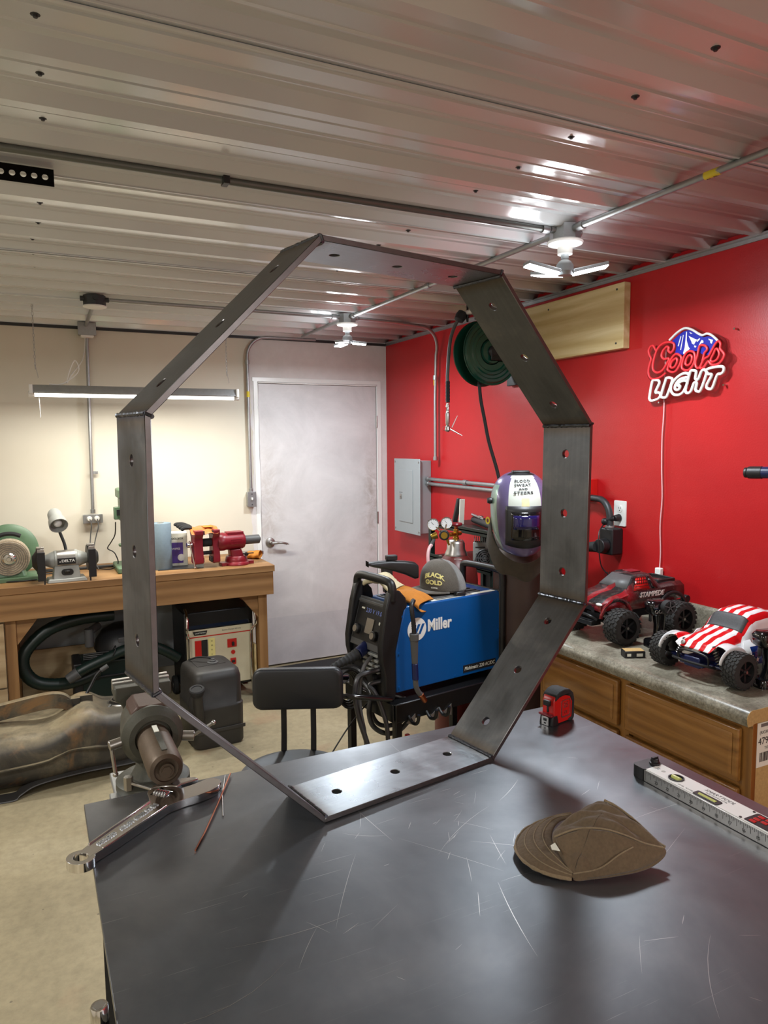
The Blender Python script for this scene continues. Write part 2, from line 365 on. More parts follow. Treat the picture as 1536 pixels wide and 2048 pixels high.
# ------------------------------------------------------------------ mesh builder
def frame(zdir, xhint=None):
    z = Vector(zdir).normalized()
    h = Vector(xhint) if xhint is not None else (Vector((1, 0, 0)) if abs(z.x) < 0.9 else Vector((0, 1, 0)))
    x = (h - z * h.dot(z)).normalized()
    y = z.cross(x)
    return Matrix((x, y, z)).transposed()
def TR(loc=(0, 0, 0), rot=(0, 0, 0)):
    from mathutils import Euler
    return Matrix.Translation(Vector(loc)) @ Euler(rot).to_matrix().to_4x4()
class MB:
    def __init__(s): s.v = []; s.f = []; s.mi = []; s.cur = 0
    def add(s, vs, fs, mx=None):
        b = len(s.v)
        s.v += [tuple(mx @ Vector(p)) for p in vs] if mx is not None else [tuple(p) for p in vs]
        s.f += [tuple(b + i for i in f) for f in fs]; s.mi += [s.cur] * len(fs)
        return s
    def box(s, c, d, mx=None):
        x, y, z = c; a, b, h = d[0] / 2, d[1] / 2, d[2] / 2
        vs = [(x + i * a, y + j * b, z + k * h) for k in (-1, 1) for j in (-1, 1) for i in (-1, 1)]
        return s.add(vs, [(0, 2, 3, 1), (4, 5, 7, 6), (0, 1, 5, 4), (2, 6, 7, 3), (0, 4, 6, 2), (1, 3, 7, 5)], mx)
    def wedge(s, lo, hi, mx=None):
        """a box whose lower and upper rectangles differ: (x0,x1,y0,y1,z) each"""
        vs = []
        for (x0, x1, y0, y1, z) in (lo, hi): vs += [(x0, y0, z), (x1, y0, z), (x0, y1, z), (x1, y1, z)]
        return s.add(vs, [(0, 2, 3, 1), (4, 5, 7, 6), (0, 1, 5, 4), (2, 6, 7, 3), (0, 4, 6, 2), (1, 3, 7, 5)], mx)
    def cyl(s, p0, p1, r0, r1=None, n=20, caps=True, mx=None):
        r1 = r0 if r1 is None else r1
        p0, p1 = Vector(p0), Vector(p1); fr = frame(p1 - p0)
        vs = []
        for p, r in ((p0, r0), (p1, r1)):
            for i in range(n):
                a = 2 * PI * i / n
                vs.append(p + fr @ Vector((r * math.cos(a), r * math.sin(a), 0)))
        fs = [(i, (i + 1) % n, n + (i + 1) % n, n + i) for i in range(n)]
        if caps: fs += [tuple(range(n))[::-1], tuple(range(n, 2 * n))]
        return s.add(vs, fs, mx)
    def lathe(s, prof, o=(0, 0, 0), ax=(0, 0, 1), n=24, mx=None, a0=0.0, a1=2 * PI, caps=True):
        """prof: (radius, height) list"""
        fr = frame(ax); o = Vector(o); vs = []; full = abs(a1 - a0 - 2 * PI) < 1e-6
        cnt = n if full else n + 1
        for r, h in prof:
            for i in range(cnt):
                a = a0 + (a1 - a0) * i / n
                vs.append(o + fr @ Vector((r * math.cos(a), r * math.sin(a), h)))
        fs = []
        for k in range(len(prof) - 1):
            for i in range(n):
                j = (i + 1) % cnt
                fs.append((k * cnt + i, k * cnt + j, (k + 1) * cnt + j, (k + 1) * cnt + i))
        if full and caps:
            if prof[0][0] > 1e-6: fs.append(tuple(range(cnt))[::-1])
            if prof[-1][0] > 1e-6: fs.append(tuple(range((len(prof) - 1) * cnt, len(prof) * cnt)))
        return s.add(vs, fs, mx)
    def tube(s, pts, r, n=10, closed=False, mx=None, caps=True):
        P = [Vector(p) for p in pts]; m = len(P)
        rr = r if isinstance(r, (list, tuple)) else [r] * m
        T = []
        for i in range(m):
            a = P[(i - 1) % m] if (closed or i > 0) else P[i]
            b = P[(i + 1) % m] if (closed or i < m - 1) else P[i]
            T.append((b - a).normalized())
        fr = frame(T[0]); x = fr.col[0]; vs = []
        for i in range(m):
            x = (x - T[i] * x.dot(T[i])).normalized(); y = T[i].cross(x)
            for k in range(n):
                a = 2 * PI * k / n
                vs.append(P[i] + (x * math.cos(a) + y * math.sin(a)) * rr[i])
        fs = []
        for i in range(m if closed else m - 1):
            j = (i + 1) % m
            for k in range(n):
                l = (k + 1) % n
                fs.append((i * n + k, i * n + l, j * n + l, j * n + k))
        if not closed and caps:
            fs += [tuple(range(n))[::-1], tuple(range((m - 1) * n, m * n))]
        return s.add(vs, fs, mx)
    def plate(s, outer, holes, t, mx=None, shear=None, sides=0):
        """polygon with holes in XY, thickness t along +Z; shear(u,v,z)->point"""
        loops = [outer] + list(holes)
        tris = tessellate_polygon([[Vector((p[0], p[1], 0)) for p in lp] for lp in loops])
        flat = [p for lp in loops for p in lp]; N = len(flat)
        g = shear or (lambda u, v, z: (u, v, z))
        vs = [g(p[0], p[1], 0) for p in flat] + [g(p[0], p[1], t) for p in flat]
        def area(tr):
            a, b, c = (flat[i] for i in tr)
            return (b[0] - a[0]) * (c[1] - a[1]) - (c[0] - a[0]) * (b[1] - a[1])
        fs = []
        for tr in tris:
            tr = tuple(tr)
            if area(tr) < 0: tr = tr[::-1]
            fs.append(tr[::-1]); fs.append(tuple(N + i for i in tr))
        b = 0
        for k, lp in enumerate(loops):
            n = len(lp)
            ar = sum(lp[i][0] * lp[(i + 1) % n][1] - lp[(i + 1) % n][0] * lp[i][1] for i in range(n))
            ccw = ar > 0
            for i in range(n):
                j = (i + 1) % n
                q = (b + i, b + j, N + b + j, N + b + i)
                if (k == 0) != ccw: q = q[::-1]
                fs.append(q)
            b += n
        s.add(vs, fs, mx)
        if sides: 
            ns_ = len(flat)
            for q_ in range(1, ns_ + 1): s.mi[-q_] = sides
        return s
    def ell(s, c, r, n=16, m=10, mx=None, z0=-1.0, z1=1.0):
        prof = []
        a0, a1 = math.asin(z0), math.asin(z1)
        vs = []; fs = []
        for k in range(m + 1):
            a = a0 + (a1 - a0) * k / m
            for i in range(n):
                b = 2 * PI * i / n
                vs.append((c[0] + r[0] * math.cos(a) * math.cos(b), c[1] + r[1] * math.cos(a) * math.sin(b), c[2] + r[2] * math.sin(a)))
        for k in range(m):
            for i in range(n):
                j = (i + 1) % n
                fs.append((k * n + i, k * n + j, (k + 1) * n + j, (k + 1) * n + i))
        if z0 > -1: fs.append(tuple(range(n))[::-1])
        if z1 < 1: fs.append(tuple(range(m * n, (m + 1) * n)))
        return s.add(vs, fs, mx)
    def loft(s, loops, caps=True, mx=None, closed=False):
        n = len(loops[0]); vs = [p for lp in loops for p in lp]; fs = []
        for k in range(len(loops) - 1):
            for i in range(n):
                j = (i + 1) % n
                fs.append((k * n + i, k * n + j, (k + 1) * n + j, (k + 1) * n + i))
        if caps:
            fs += [tuple(range(n))[::-1], tuple(range((len(loops) - 1) * n, len(loops) * n))]
        return s.add(vs, fs, mx)
    def surf(s, rows, mx=None):
        n = len(rows[0]); vs = [p for r in rows for p in r]
        fs = [(k * n + i, k * n + i + 1, (k + 1) * n + i + 1, (k + 1) * n + i) for k in range(len(rows) - 1) for i in range(n - 1)]
        return s.add(vs, fs, mx)
    def build(s, name, mat, parent=None, bevel=0, seg=2, smooth=35, sub=0, solid=0, kind=None, label=None, fixn=False):
        me = bpy.data.meshes.new(name)
        me.from_pydata(s.v, [], s.f)
        mats = mat if isinstance(mat, (list, tuple)) else [mat]
        for mm in mats: me.materials.append(M[mm] if isinstance(mm, str) else mm)
        if len(mats) > 1:
            me.polygons.foreach_set('material_index', s.mi)
        me.validate(); 
        if fixn:
            bm = bmesh.new(); bm.from_mesh(me)
            bmesh.ops.remove_doubles(bm, verts=bm.verts, dist=1e-6)
            bmesh.ops.recalc_face_normals(bm, faces=bm.faces); bm.to_mesh(me); bm.free()
        if smooth:
            me.polygons.foreach_set('use_smooth', [True] * len(me.polygons))
            if not sub: me.set_sharp_from_angle(angle=math.radians(smooth))
        o = bpy.data.objects.new(name, me); COL.objects.link(o)
        if parent is not None: o.parent = parent
        if bevel:
            b = o.modifiers.new('bevel', 'BEVEL'); b.width = bevel; b.segments = seg; b.limit_method = 'ANGLE'; b.angle_limit = math.radians(40)
            b.harden_normals = False
        if solid:
            b = o.modifiers.new('solid', 'SOLIDIFY'); b.thickness = solid; b.offset = 0
        if sub:
            b = o.modifiers.new('sub', 'SUBSURF'); b.levels = sub; b.render_levels = sub
        if kind: o['kind'] = kind
        if label: o['label'] = label
        return o
def thing(name, label, cat, loc=(0, 0, 0), rz=0, group=None, rot=None):
    o = bpy.data.objects.new(name, None); COL.objects.link(o)
    o.empty_display_size = 0.05
    o.location = loc; o.rotation_euler = rot or (0, 0, rz)
    o['label'] = label; o['category'] = cat
    if group: o['group'] = group
    return o
def tag(o, label, cat, group=None):
    o['label'] = label; o['category'] = cat
    if group: o['group'] = group
    return o
def struct(name, mb, mat, **kw):
    o = mb.build(name, mat, **kw); o['kind'] = 'structure'; return o
def B(c, d, mx=None): return MB().box(c, d, mx)
def C(p0, p1, r, r1=None, n=20): return MB().cyl(p0, p1, r, r1, n)
def T(pts, r, n=10, closed=False): return MB().tube(pts, r, n, closed)
def rect(w, h, r=0, n=4, c=(0, 0)):
    if r <= 0: return [(c[0] - w / 2, c[1] - h / 2), (c[0] + w / 2, c[1] - h / 2), (c[0] + w / 2, c[1] + h / 2), (c[0] - w / 2, c[1] + h / 2)]
    out = []
    for cx, cy, a in ((1, -1, -90), (1, 1, 0), (-1, 1, 90), (-1, -1, 180)):
        for k in range(n + 1):
            t = math.radians(a + 90 * k / n)
            out.append((c[0] + cx * (w / 2 - r) + r * math.cos(t), c[1] + cy * (h / 2 - r) + r * math.sin(t)))
    return out
def circ(r, n=20, c=(0, 0), a0=0, a1=360):
    full = abs(a1 - a0 - 360) < 1e-6; m = n if full else n + 1
    return [(c[0] + r * math.cos(math.radians(a0 + (a1 - a0) * i / n)), c[1] + r * math.sin(math.radians(a0 + (a1 - a0) * i / n))) for i in range(m)]
def spline(pts, n=8, closed=False):
    P = [Vector(p) for p in pts]; out = []; m = len(P)
    rng = range(m if closed else m - 1)
    for i in rng:
        g = (lambda k: P[k % m]) if closed else (lambda k: P[max(0, min(m - 1, k))])
        a, b, c, d = g(i - 1), g(i), g(i + 1), g(i + 2)
        for k in range(n):
            t = k / n
            out.append(0.5 * ((2 * b) + (c - a) * t + (2 * a - 5 * b + 4 * c - d) * t * t + (3 * b - a - 3 * c + d) * t ** 3))
    if not closed: out.append(P[-1])
    return out
def text(body, size, o, xd, yd, mat, parent, depth=0.0006, bold=0.0, shear=0.0, align='CENTER', name='lettering', wid=1.0, label=None):
    cu = bpy.data.curves.new('t', 'FONT'); cu.body = body; cu.size = size; cu.extrude = depth / 2
    cu.align_x = align; cu.align_y = 'CENTER'; cu.offset = bold; cu.shear = shear; cu.resolution_u = 3
    to = bpy.data.objects.new('t', cu); COL.objects.link(to)
    dg = bpy.context.evaluated_depsgraph_get()
    me = bpy.data.meshes.new_from_object(to.evaluated_get(dg))
    bpy.data.objects.remove(to)
    x = Vector(xd).normalized(); y = Vector(yd).normalized(); y = (y - x * x.dot(y)).normalized(); z = x.cross(y)
    R3 = Matrix((x * wid, y, z)).transposed().to_4x4()
    me.transform(Matrix.Translation(Vector(o) + z * depth / 2) @ R3)
    me.name = name; me.materials.clear(); me.materials.append(M[mat])
    ob = bpy.data.objects.new(name, me); COL.objects.link(ob); ob.parent = parent
    if label: ob['label'] = label
    return ob
def copy_tree(o, parent=None):
    c = o.copy(); COL.objects.link(c)
    if parent is not None: c.parent = parent
    for ch in [x for x in list(bpy.data.objects) if x.parent == o and x is not c]:
        copy_tree(ch, c)
    return c

# ================================================================== the room
XL, YB = -5.2, -7.4
fl = struct('floor', B(((XL) / 2, YB / 2, -0.05), (-XL + 0.2, -YB + 0.2, 0.1)), 'concrete', smooth=0)
DX0, DX1, DZ = -1.006, -0.088, 2.042          # door opening
wl = MB()
wl.box(((XL + DX0 - 0.003) / 2, 0.05, CEIL / 2 + 0.02), (DX0 - 0.003 - XL, 0.1, CEIL + 0.1))
wl.box(((DX0 + DX1) / 2, 0.05, (DZ + 0.004 + CEIL + 0.07) / 2), (DX1 - DX0 + 0.006, 0.1, CEIL + 0.07 - DZ - 0.004))
wl.box(((DX1 + 0.003) / 2, 0.05, CEIL / 2 + 0.02), (-DX1 - 0.003, 0.1, CEIL + 0.1))
struct('wall_back', wl, 'wall_cream', smooth=0)
struct('wall_right', B((0.05, YB / 2, CEIL / 2), (0.1, -YB + 0.2, CEIL + 0.1)), 'wall_red', smooth=0)
struct('wall_left', B((XL - 0.05, YB / 2, CEIL / 2), (0.1, -YB + 0.2, CEIL + 0.1)), 'wall_cream', smooth=0)
struct('wall_rear', B((XL / 2, YB - 0.05, CEIL / 2), (-XL + 0.2, 0.1, CEIL + 0.1)), 'wall_cream', smooth=0)

# ribbed steel ceiling, panel by panel
PER = 0.2222
cr = bpy.data.objects.new('ceiling', None); COL.objects.link(cr); cr['kind'] = 'structure'
def rib_profile(y0, n):
    """points (y, dz) across n periods, starting on a rib crest at y0 and going towards -y"""
    pr = []
    for k in range(n):
        b = y0 - k * PER
        for dy, dz in ((0, -0.026), (0.016, -0.026), (0.042, 0), (0.071, 0), (0.0745, -0.0042), (0.0785, -0.0042), (0.082, 0), (0.111, 0),
                       (0.140, 0), (0.1435, -0.0042), (0.1475, -0.0042), (0.151, 0), (0.180, 0), (0.206, -0.026)):
            pr.append((b - dy, dz))
    pr.append((y0 - n * PER, -0.026))
    return pr
seam0 = -0.903
starts = []
y = seam0 + 4 * PER
while y > YB:
    starts.append(y); y -= 4 * PER
for i, ys in enumerate(starts):
    pr = [(max(min(a, -0.002), YB), b) for a, b in rib_profile(ys, 4)]
    mb = MB(); d = -0.0015 * (i % 2)
    xs = [XL, -4.2, -3.2, -2.4, -1.2, -0.0015]
    mb.surf([[(x, a, CEIL + b + d) for a, b in pr] for x in xs])
    # overlap lip at the seam
    mb.box(((XL) / 2, ys - 0.018, CEIL - 0.0275), (-XL - 0.01, 0.003, 0.003))
    mb.build('ceiling_panel', 'ceiling', cr, smooth=25, solid=0.0008)
# screws
mb0 = MB().lathe([(0.0, -0.007), (0.004, -0.007), (0.0045, -0.003), (0.009, -0.002), (0.010, 0)], n=10)
first = None
for xr in (-3.61, -2.402, -1.188):
    for k in range(24):
        yy = -1.014 - 0.2222 * k
        if yy < YB + 0.1: continue
        o = mb0.build('screw', 'zinc_dark', cr) if first is None else first.copy()
        if first is None: first = o
        else: COL.objects.link(o)
        o.location = (xr + random.uniform(-0.012, 0.012), yy + random.uniform(-0.008, 0.008), CEIL + 0.0)
# trims where ceiling meets walls
trm = MB().box((XL / 2, -0.009, CEIL - 0.031), (-XL, 0.018, 0.012)).box((XL / 2, -0.003, CEIL - 0.035), (-XL, 0.006, 0.02))
struct('trim_1', trm, 'zinc_dark', bevel=0.002)
trm = MB().box((-0.012, YB / 2, CEIL - 0.026), (0.024, -YB, 0.008)).box((-0.003, YB / 2, CEIL - 0.036), (0.006, -YB, 0.016))
struct('trim_2', trm, 'galv', bevel=0.001)

# door
dr = bpy.data.objects.new('door_1', None); COL.objects.link(dr); dr['kind'] = 'structure'
B(((DX0 + DX1) / 2, 0.018, DZ / 2 + 0.006), (DX1 - DX0 - 0.004, 0.036, DZ - 0.01)).build('door_slab', 'door', dr, bevel=0.002)
hd = MB().lathe([(0.0, 0.014), (0.02, 0.014), (0.034, 0.008), (0.036, 0), ], (-0.945, 0, 0.915), (0, -1, 0), 24)
hd.cyl((-0.945, 0, 0.915), (-0.945, -0.05, 0.915), 0.011)
hd.tube(spline([(-0.945, -0.048, 0.915), (-0.905, -0.05, 0.915), (-0.865, -0.052, 0.912), (-0.835, -0.046, 0.904), (-0.82, -0.046, 0.902)], 5), [0.011] * 6 + [0.009] * 10 + [0.006] * 5)
hd.build('door_handle', 'silver', dr)
for z in (1.78, 1.05, 0.3):
    MB().cyl((DX1 + 0.002, -0.006, z - 0.045), (DX1 + 0.002, -0.006, z + 0.045), 0.006).box((DX1 + 0.012, -0.001, z), (0.02, 0.002, 0.088)).build('hinge', 'silver', dr)
cs = MB()
cs.box((DX0 - 0.018, -0.0025, 1.03), (0.030, 0.005, 2.06)).box((DX1 + 0.026, -0.0025, 1.03), (0.030, 0.005, 2.06)).box(((DX0 + DX1) / 2, -0.0025, DZ + 0.03), (1.0, 0.005, 0.03))
for (a, b) in (((DX0 - 0.004, 0.0), (DX0 - 0.004, DZ + 0.004)), ((DX1 + 0.008, 0), (DX1 + 0.008, DZ + 0.004))):
    cs.tube([(a[0] + random.uniform(-0.002, 0.002), -0.002, a[1] + (b[1] - a[1]) * k / 24) for k in range(25)], 0.005, 6)
cs.tube([(DX0 + (DX1 - DX0) * k / 14, -0.002, DZ + 0.008 + random.uniform(-0.002, 0.002)) for k in range(15)], 0.006, 6)
cs.build('door_casing', 'white_paint', dr, bevel=0.002)
# ================================================================== welding table
tb = thing('welding_table', 'large dark scratched steel welding table filling the foreground', 'table', (-1.885, -4.2, 0))
TX0, TX1, TY1, TY0 = -2.408, -1.362, -3.642, -4.84
MB().box(((TX0 + TX1) / 2 + 1.885, (TY0 + TY1) / 2 + 4.2, TABLE - 0.0065), (TX1 - TX0, TY1 - TY0, 0.013)).build('table_top', 'table', tb, bevel=0.001)
for x in (TX0 + 0.035, TX1 - 0.035):
    for y in (TY1 - 0.33, TY0 + 0.04):
        MB().box((x + 1.885, y + 4.2, (TABLE - 0.013) / 2), (0.06, 0.06, TABLE - 0.013)).build('leg', 'dark_paint', tb, bevel=0.003)
for y in (TY1 - 0.25, TY0 + 0.04):
    MB().box((0, y + 4.2, TABLE - 0.038), (TX1 - TX0 - 0.13, 0.05, 0.05)).build('cross_rail', 'dark_paint', tb, bevel=0.003)
    MB().box((0, y + 4.2, 0.2), (TX1 - TX0 - 0.13, 0.05, 0.05)).build('cross_rail', 'dark_paint', tb, bevel=0.003)
for x in (TX0 + 0.035, TX1 - 0.035):
    MB().box((x + 1.885, (TY1 + TY0) / 2 + 4.2 - 0.105, 0.2), (0.05, 0.8, 0.05)).build('side_rail', 'dark_paint', tb, bevel=0.003)
    MB().box((x + 1.885, (TY1 + TY0) / 2 + 4.2 - 0.105, TABLE - 0.038), (0.05, 0.8, 0.05)).build('side_rail', 'dark_paint', tb, bevel=0.003)
MB().box((-2.27 + 1.885, -3.585 + 4.2, TABLE - 0.101), (0.05, 0.38, 0.05)).build('vise_receiver', 'dark_paint', tb, bevel=0.003)
MB().box((TX0 + 0.006 + 1.885, -4.385 + 4.2, 0.66), (0.004, 0.90, 0.63)).build('side_panel', 'matt_black', tb)


# bright scratches worn into the plate, densest in front of the ring
rs = random.Random(11); scm = MB()
for k in range(95):
    cx_ = rs.uniform(-2.30, -1.45) if k % 3 else rs.gauss(-1.85, 0.12); cy_ = rs.uniform(-4.5, -3.68) if k % 3 else rs.gauss(-3.95, 0.10)
    L_ = rs.choice((0.012, 0.02, 0.035, 0.06, 0.10, 0.15)) * rs.uniform(0.6, 1.2); a_ = rs.choice((0.15, 0.6, 0.75, 2.3, 1.0)) + rs.gauss(0, 0.22); wd_ = rs.uniform(0.00018, 0.00045); cv = rs.gauss(0, 0.6)
    if cx_ < TX0 + 0.1 or cx_ > TX1 - 0.1 or cy_ > TY1 - 0.08: continue
    A, Bp = [], []
    for j in range(7):
        f = j / 6; s_ = (f - 0.5) * L_; an = a_ + cv * s_ * 2
        p = Vector((cx_ + s_ * math.cos(an), cy_ + s_ * math.sin(an), TABLE + 0.00012)); nn = Vector((-math.sin(an), math.cos(an), 0)) * wd_ * math.sin(PI * (0.05 + 0.9 * f))
        A.append(p + nn - Vector((-1.885, -4.2, 0))); Bp.append(p - nn - Vector((-1.885, -4.2, 0)))
    scm.surf([Bp, A])
scm.build('surface_scratches', 'silver', tb, kind='stuff', label='bright scratches in the steel plate')
# ------------------------------------------------------------------ the octagon
OS, OT, OW = 0.39, 0.0092, 0.1276
AP = OS / 2 / math.tan(PI / 8)
oc = thing('octagonal_steel_ring', 'upright octagonal ring welded from eight drilled flat steel bars', 'ring',
           (-1.87507, -3.80029, TABLE + 0.0012), rot=(0, 0, 0))
from mathutils import Euler
oc.matrix_world = Matrix.Translation((-1.87507, -3.80029, TABLE + 0.0012)) @ Matrix.Rotation(0.17473, 4, 'Z') @ Matrix.Rotation(0.0119, 4, 'X') @ Matrix.Rotation(0.0068, 4, 'Y')
t22 = math.tan(PI / 8)
def shear(u, v, z):
    if abs(u) > OS / 2 - 1e-6: u -= math.copysign(z * t22, u)
    return (u, v, z)
holes = [circ(0.0088, 22, (hx, 0)) for hx in (-0.13, 0, 0.13)]
for k in range(8):
    a = math.radians(-90 + 45 * k)
    tx = Vector((-math.sin(a), 0, math.cos(a))); tz = Vector((-math.cos(a), 0, -math.sin(a))); ty = tz.cross(tx)
    mb = MB().plate([(-OS / 2, -OW / 2), (OS / 2, -OW / 2), (OS / 2, OW / 2), (-OS / 2, OW / 2)], holes, OT, shear=shear, sides=1)
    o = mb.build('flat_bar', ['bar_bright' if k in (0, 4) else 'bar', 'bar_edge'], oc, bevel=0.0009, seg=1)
    mt = Matrix((tx, ty, tz)).transposed().to_4x4(); mt.translation = Vector((AP * math.cos(a), 0, AP + AP * math.sin(a)))
    o.matrix_local = mt
    if k == 0: o['label'] = 'bright bottom bar lying on the table'
for k in range(8):
    a = math.radians(-112.5 + 45 * k); Ro = OS / 2 / math.sin(PI / 8)
    ri = Ro * (AP - OT) / AP
    pts = [((ri - 0.0012 + random.uniform(-.0004, .0004)) * math.cos(a), -OW / 2 + OW * j / 40, AP + (ri - 0.0012) * math.sin(a) + random.uniform(-.0003, .0003)) for j in range(41)]
    T(pts, [0.0034 + random.uniform(-.0007, .0007) for _ in pts], 8).build('weld_bead', 'weld', oc)
    if k in (0, 1): continue
    pts = [((Ro - 0.0015) * math.cos(a), -OW / 2 + 0.002 + (OW - 0.004) * j / 40, AP + (Ro - 0.0015) * math.sin(a)) for j in range(41)]
    T(pts, [0.0036 + random.uniform(-.0006, .0006) for _ in pts], 8).build('weld_bead', 'weld', oc)
    ys = -OW / 2
    pts = [((ri + (Ro - ri) * j / 8) * math.cos(a), ys + 0.0005, AP + (ri + (Ro - ri) * j / 8) * math.sin(a)) for j in range(9)]
    T(pts, 0.0028, 8).build('weld_bead', 'weld', oc)

# ------------------------------------------------------------------ adjustable wrench
wr = thing('adjustable_wrench', 'long chrome adjustable wrench lying across the rear left table corner', 'wrench', (-2.424, -3.843, TABLE + 0.001), math.radians(41.0))
wr.scale = (0.97, 1.12, 1.1)
KY = 1.42
def wk(pts): return [(x, y * KY) for x, y in pts]
ring = circ(0.0195, 26, (0, 0), 38, 322)
up = [(0.05, 0.0105), (0.12, 0.0118), (0.178, 0.0130), (0.190, 0.020), (0.200, 0.0275), (0.209, 0.0305), (0.219, 0.028), (0.232, 0.021), (0.238, 0.012), (0.2385, 0.0)]
lo = [(0.252, -0.005), (0.264, -0.008), (0.276, -0.011), (0.288, -0.013), (0.295, -0.019), (0.295, -0.027), (0.287, -0.033), (0.270, -0.036), (0.250, -0.034), (0.228, -0.028), (0.208, -0.020), (0.190, -0.0155), (0.178, -0.0130), (0.12, -0.0118), (0.05, -0.0105)]
poly = ring + wk(lo[::-1]) + wk(up[::-1])
win = [(0.198, 0.004), (0.222, 0.004), (0.222, 0.032), (0.198, 0.032)]
MB().plate(poly, [circ(0.0105, 24), win], 0.013).build('body', 'tool_steel', wr, bevel=0.0035, seg=3, smooth=40)
MB().plate(wk([(0.213, 0.032), (0.226, 0.034), (0.250, 0.028), (0.272, 0.016), (0.286, 0.004), (0.284, -0.003), (0.268, 0.001), (0.254, 0.007), (0.2425, 0.007), (0.2405, 0.013), (0.234, 0.024), (0.222, 0.030)]), [], 0.0125, Matrix.Translation((0, 0, 0.0005))).build('moving_jaw', 'tool_steel', wr, bevel=0.002, seg=2)
kn = MB()
for i in range(5): kn.lathe([(0.006, 0), (0.0105, 0.0014), (0.0105, 0.0034), (0.006, 0.0048)], (0.210, 0.0055 + i * 0.0051, 0.0065), (0, 1, 0), 20)
kn.build('knurl_screw', 'tool_steel', wr)
for sgn in (1, -1):
    MB().plate([(0.030, 0.0112 * sgn), (0.176, 0.0142 * sgn), (0.176, 0.0178 * sgn), (0.030, 0.0142 * sgn)][::sgn], [], 0.0022, Matrix.Translation((0, 0, 0.0128))).build('handle_rib', 'tool_steel', wr, bevel=0.0008)
text('12 IN', 0.012, (0.160, 0.001, 0.013), (1, 0, 0), (0, 1, 0), 'galv', wr, 0.0014, bold=0.0003)
text('ALLOY STEEL', 0.0105, (0.115, 0.0, 0.013), (1, 0, 0), (0, 1, 0), 'galv', wr, 0.0014, bold=0.0003)
text('FORGED', 0.010, (0.055, 0.0, 0.013), (1, 0, 0), (0, 1, 0), 'galv', wr, 0.0014, bold=0.0003)

# ------------------------------------------------------------------ two filler rods
r1 = tag(T([(-2.150, -3.650, TABLE + 0.0035), (-2.20, -3.757, TABLE + 0.0030), (-2.240, -3.838, TABLE + 0.0022), (-2.263, -3.880, TABLE + 0.0017)], 0.0014, 8).build('filler_rod', 'copper'),
         'longer bare copper coloured filler rod beside the wrench, crossing the shorter one', 'rod')
tag(T([(-2.161, -3.652, TABLE + 0.0016), (-2.183, -3.72, TABLE + 0.0014), (-2.200, -3.797, TABLE + 0.0014)], 0.0012, 8).build('filler_rod', 'silver'),
    'shorter filler rod with its tip bare, under the longer one', 'rod')

# ------------------------------------------------------------------ spirit level
lv = thing('spirit_level', 'grey aluminium digital spirit level lying flat along the right table edge', 'level', (-1.4515, -4.0, TABLE), -PI / 2)
# local: x runs towards -Y (along the level), y towards +X world
lw, lh, ll = 0.047, 0.022, 0.61
MB().plate([(0.026, -lw / 2), (ll, -lw / 2), (ll, lw / 2), (0.026, lw / 2)], [], lh, None).build('frame', 'silver', lv, bevel=0.0012)
MB().plate([(0.028, -lw / 2 + 0.003), (ll - 0.002, -lw / 2 + 0.003), (ll - 0.002, lw / 2 - 0.003), (0.028, lw / 2 - 0.003)],
           [circ(0.0042, 14, (0.050, 0.0)), circ(0.0135, 24, (0.080, -0.001)), rect(0.05, 0.017, 0.003, 3, (0.155, -0.012)), rect(0.095, 0.036, 0.003, 3, (0.275, 0.0))], 0.0012, Matrix.Translation((0, 0, lh))).build('face_plate', 'white_paint', lv)
MB().plate(rect(0.034, lw + 0.002, 0.009, 4, (0.014, 0)), [], lh + 0.001).build('end_cap', 'black', lv, bevel=0.0015)
MB().plate(rect(0.034, lw + 0.002, 0.009, 4, (ll, 0)), [], lh + 0.001).build('end_cap', 'black', lv, bevel=0.0015)
MB().lathe([(0.010, 0), (0.010, 0.004), (0.0075, 0.005), (0.0075, 0.010), (0.0065, 0.011), (0, 0.011)], (0.020, 0.010, lh + 0.001), n=18).box((0.02, 0.010, lh + 0.013), (0.004, 0.014, 0.004)).build('end_knob', 'black', lv)
MB().lathe([(0.0138, 0), (0.0138, 0.0028), (0.0118, 0.0028), (0.0118, 0.0004), (0, 0.0004)], (0.080, -0.001, lh), n=24).build('vial_ring', 'black', lv)
MB().cyl((0.0715, -0.001, lh + 0.001), (0.0885, -0.001, lh + 0.001), 0.0045).build('vial', 'vial', lv)
MB().plate(rect(0.049, 0.016, 0.003, 3, (0.155, -0.012)), [rect(0.034, 0.008, 0.001, 2, (0.155, -0.012))], 0.002, Matrix.Translation((0, 0, lh + 0.0003))).build('vial_ring', 'black', lv)
MB().cyl((0.138, -0.012, lh), (0.172, -0.012, lh), 0.0038).build('vial', 'vial', lv)
sp = MB().plate(rect(0.094, 0.035, 0.003, 3, (0.275, 0.0)), [rect(0.045, 0.02, 0.001, 2, (0.293, 0.0))], 0.0018, Matrix.Translation((0, 0, lh + 0.0002))); sp.build('display_bezel', 'black', lv)
MB().box((0.293, 0, lh + 0.0006), (0.046, 0.021, 0.001)).build('display', 'grey_dark', lv)
for (bx, by) in ((0.240, 0.009), (0.253, 0.009), (0.240, -0.002), (0.253, -0.002), (0.240, -0.012)):
    MB().box((bx, by, lh + 0.0024), (0.010, 0.007, 0.0016)).build('button', 'red', lv, bevel=0.0006)
for (sx, sy) in ((0.222, 0.016), (0.222, -0.017)):
    MB().cyl((sx, sy, lh + 0.001), (sx, sy, lh + 0.0022), 0.0022, n=12).build('screw', 'black', lv)
text('SMARTTOOL', 0.010, (0.162, 0.010, lh + 0.0012), (1, 0, 0), (0, 1, 0), 'ink', lv, 0.0002, shear=0.3)
text('ELECTRONIC LEVEL', 0.0048, (0.162, 0.002, lh + 0.0012), (1, 0, 0), (0, 1, 0), 'grey_ink', lv, 0.0002)
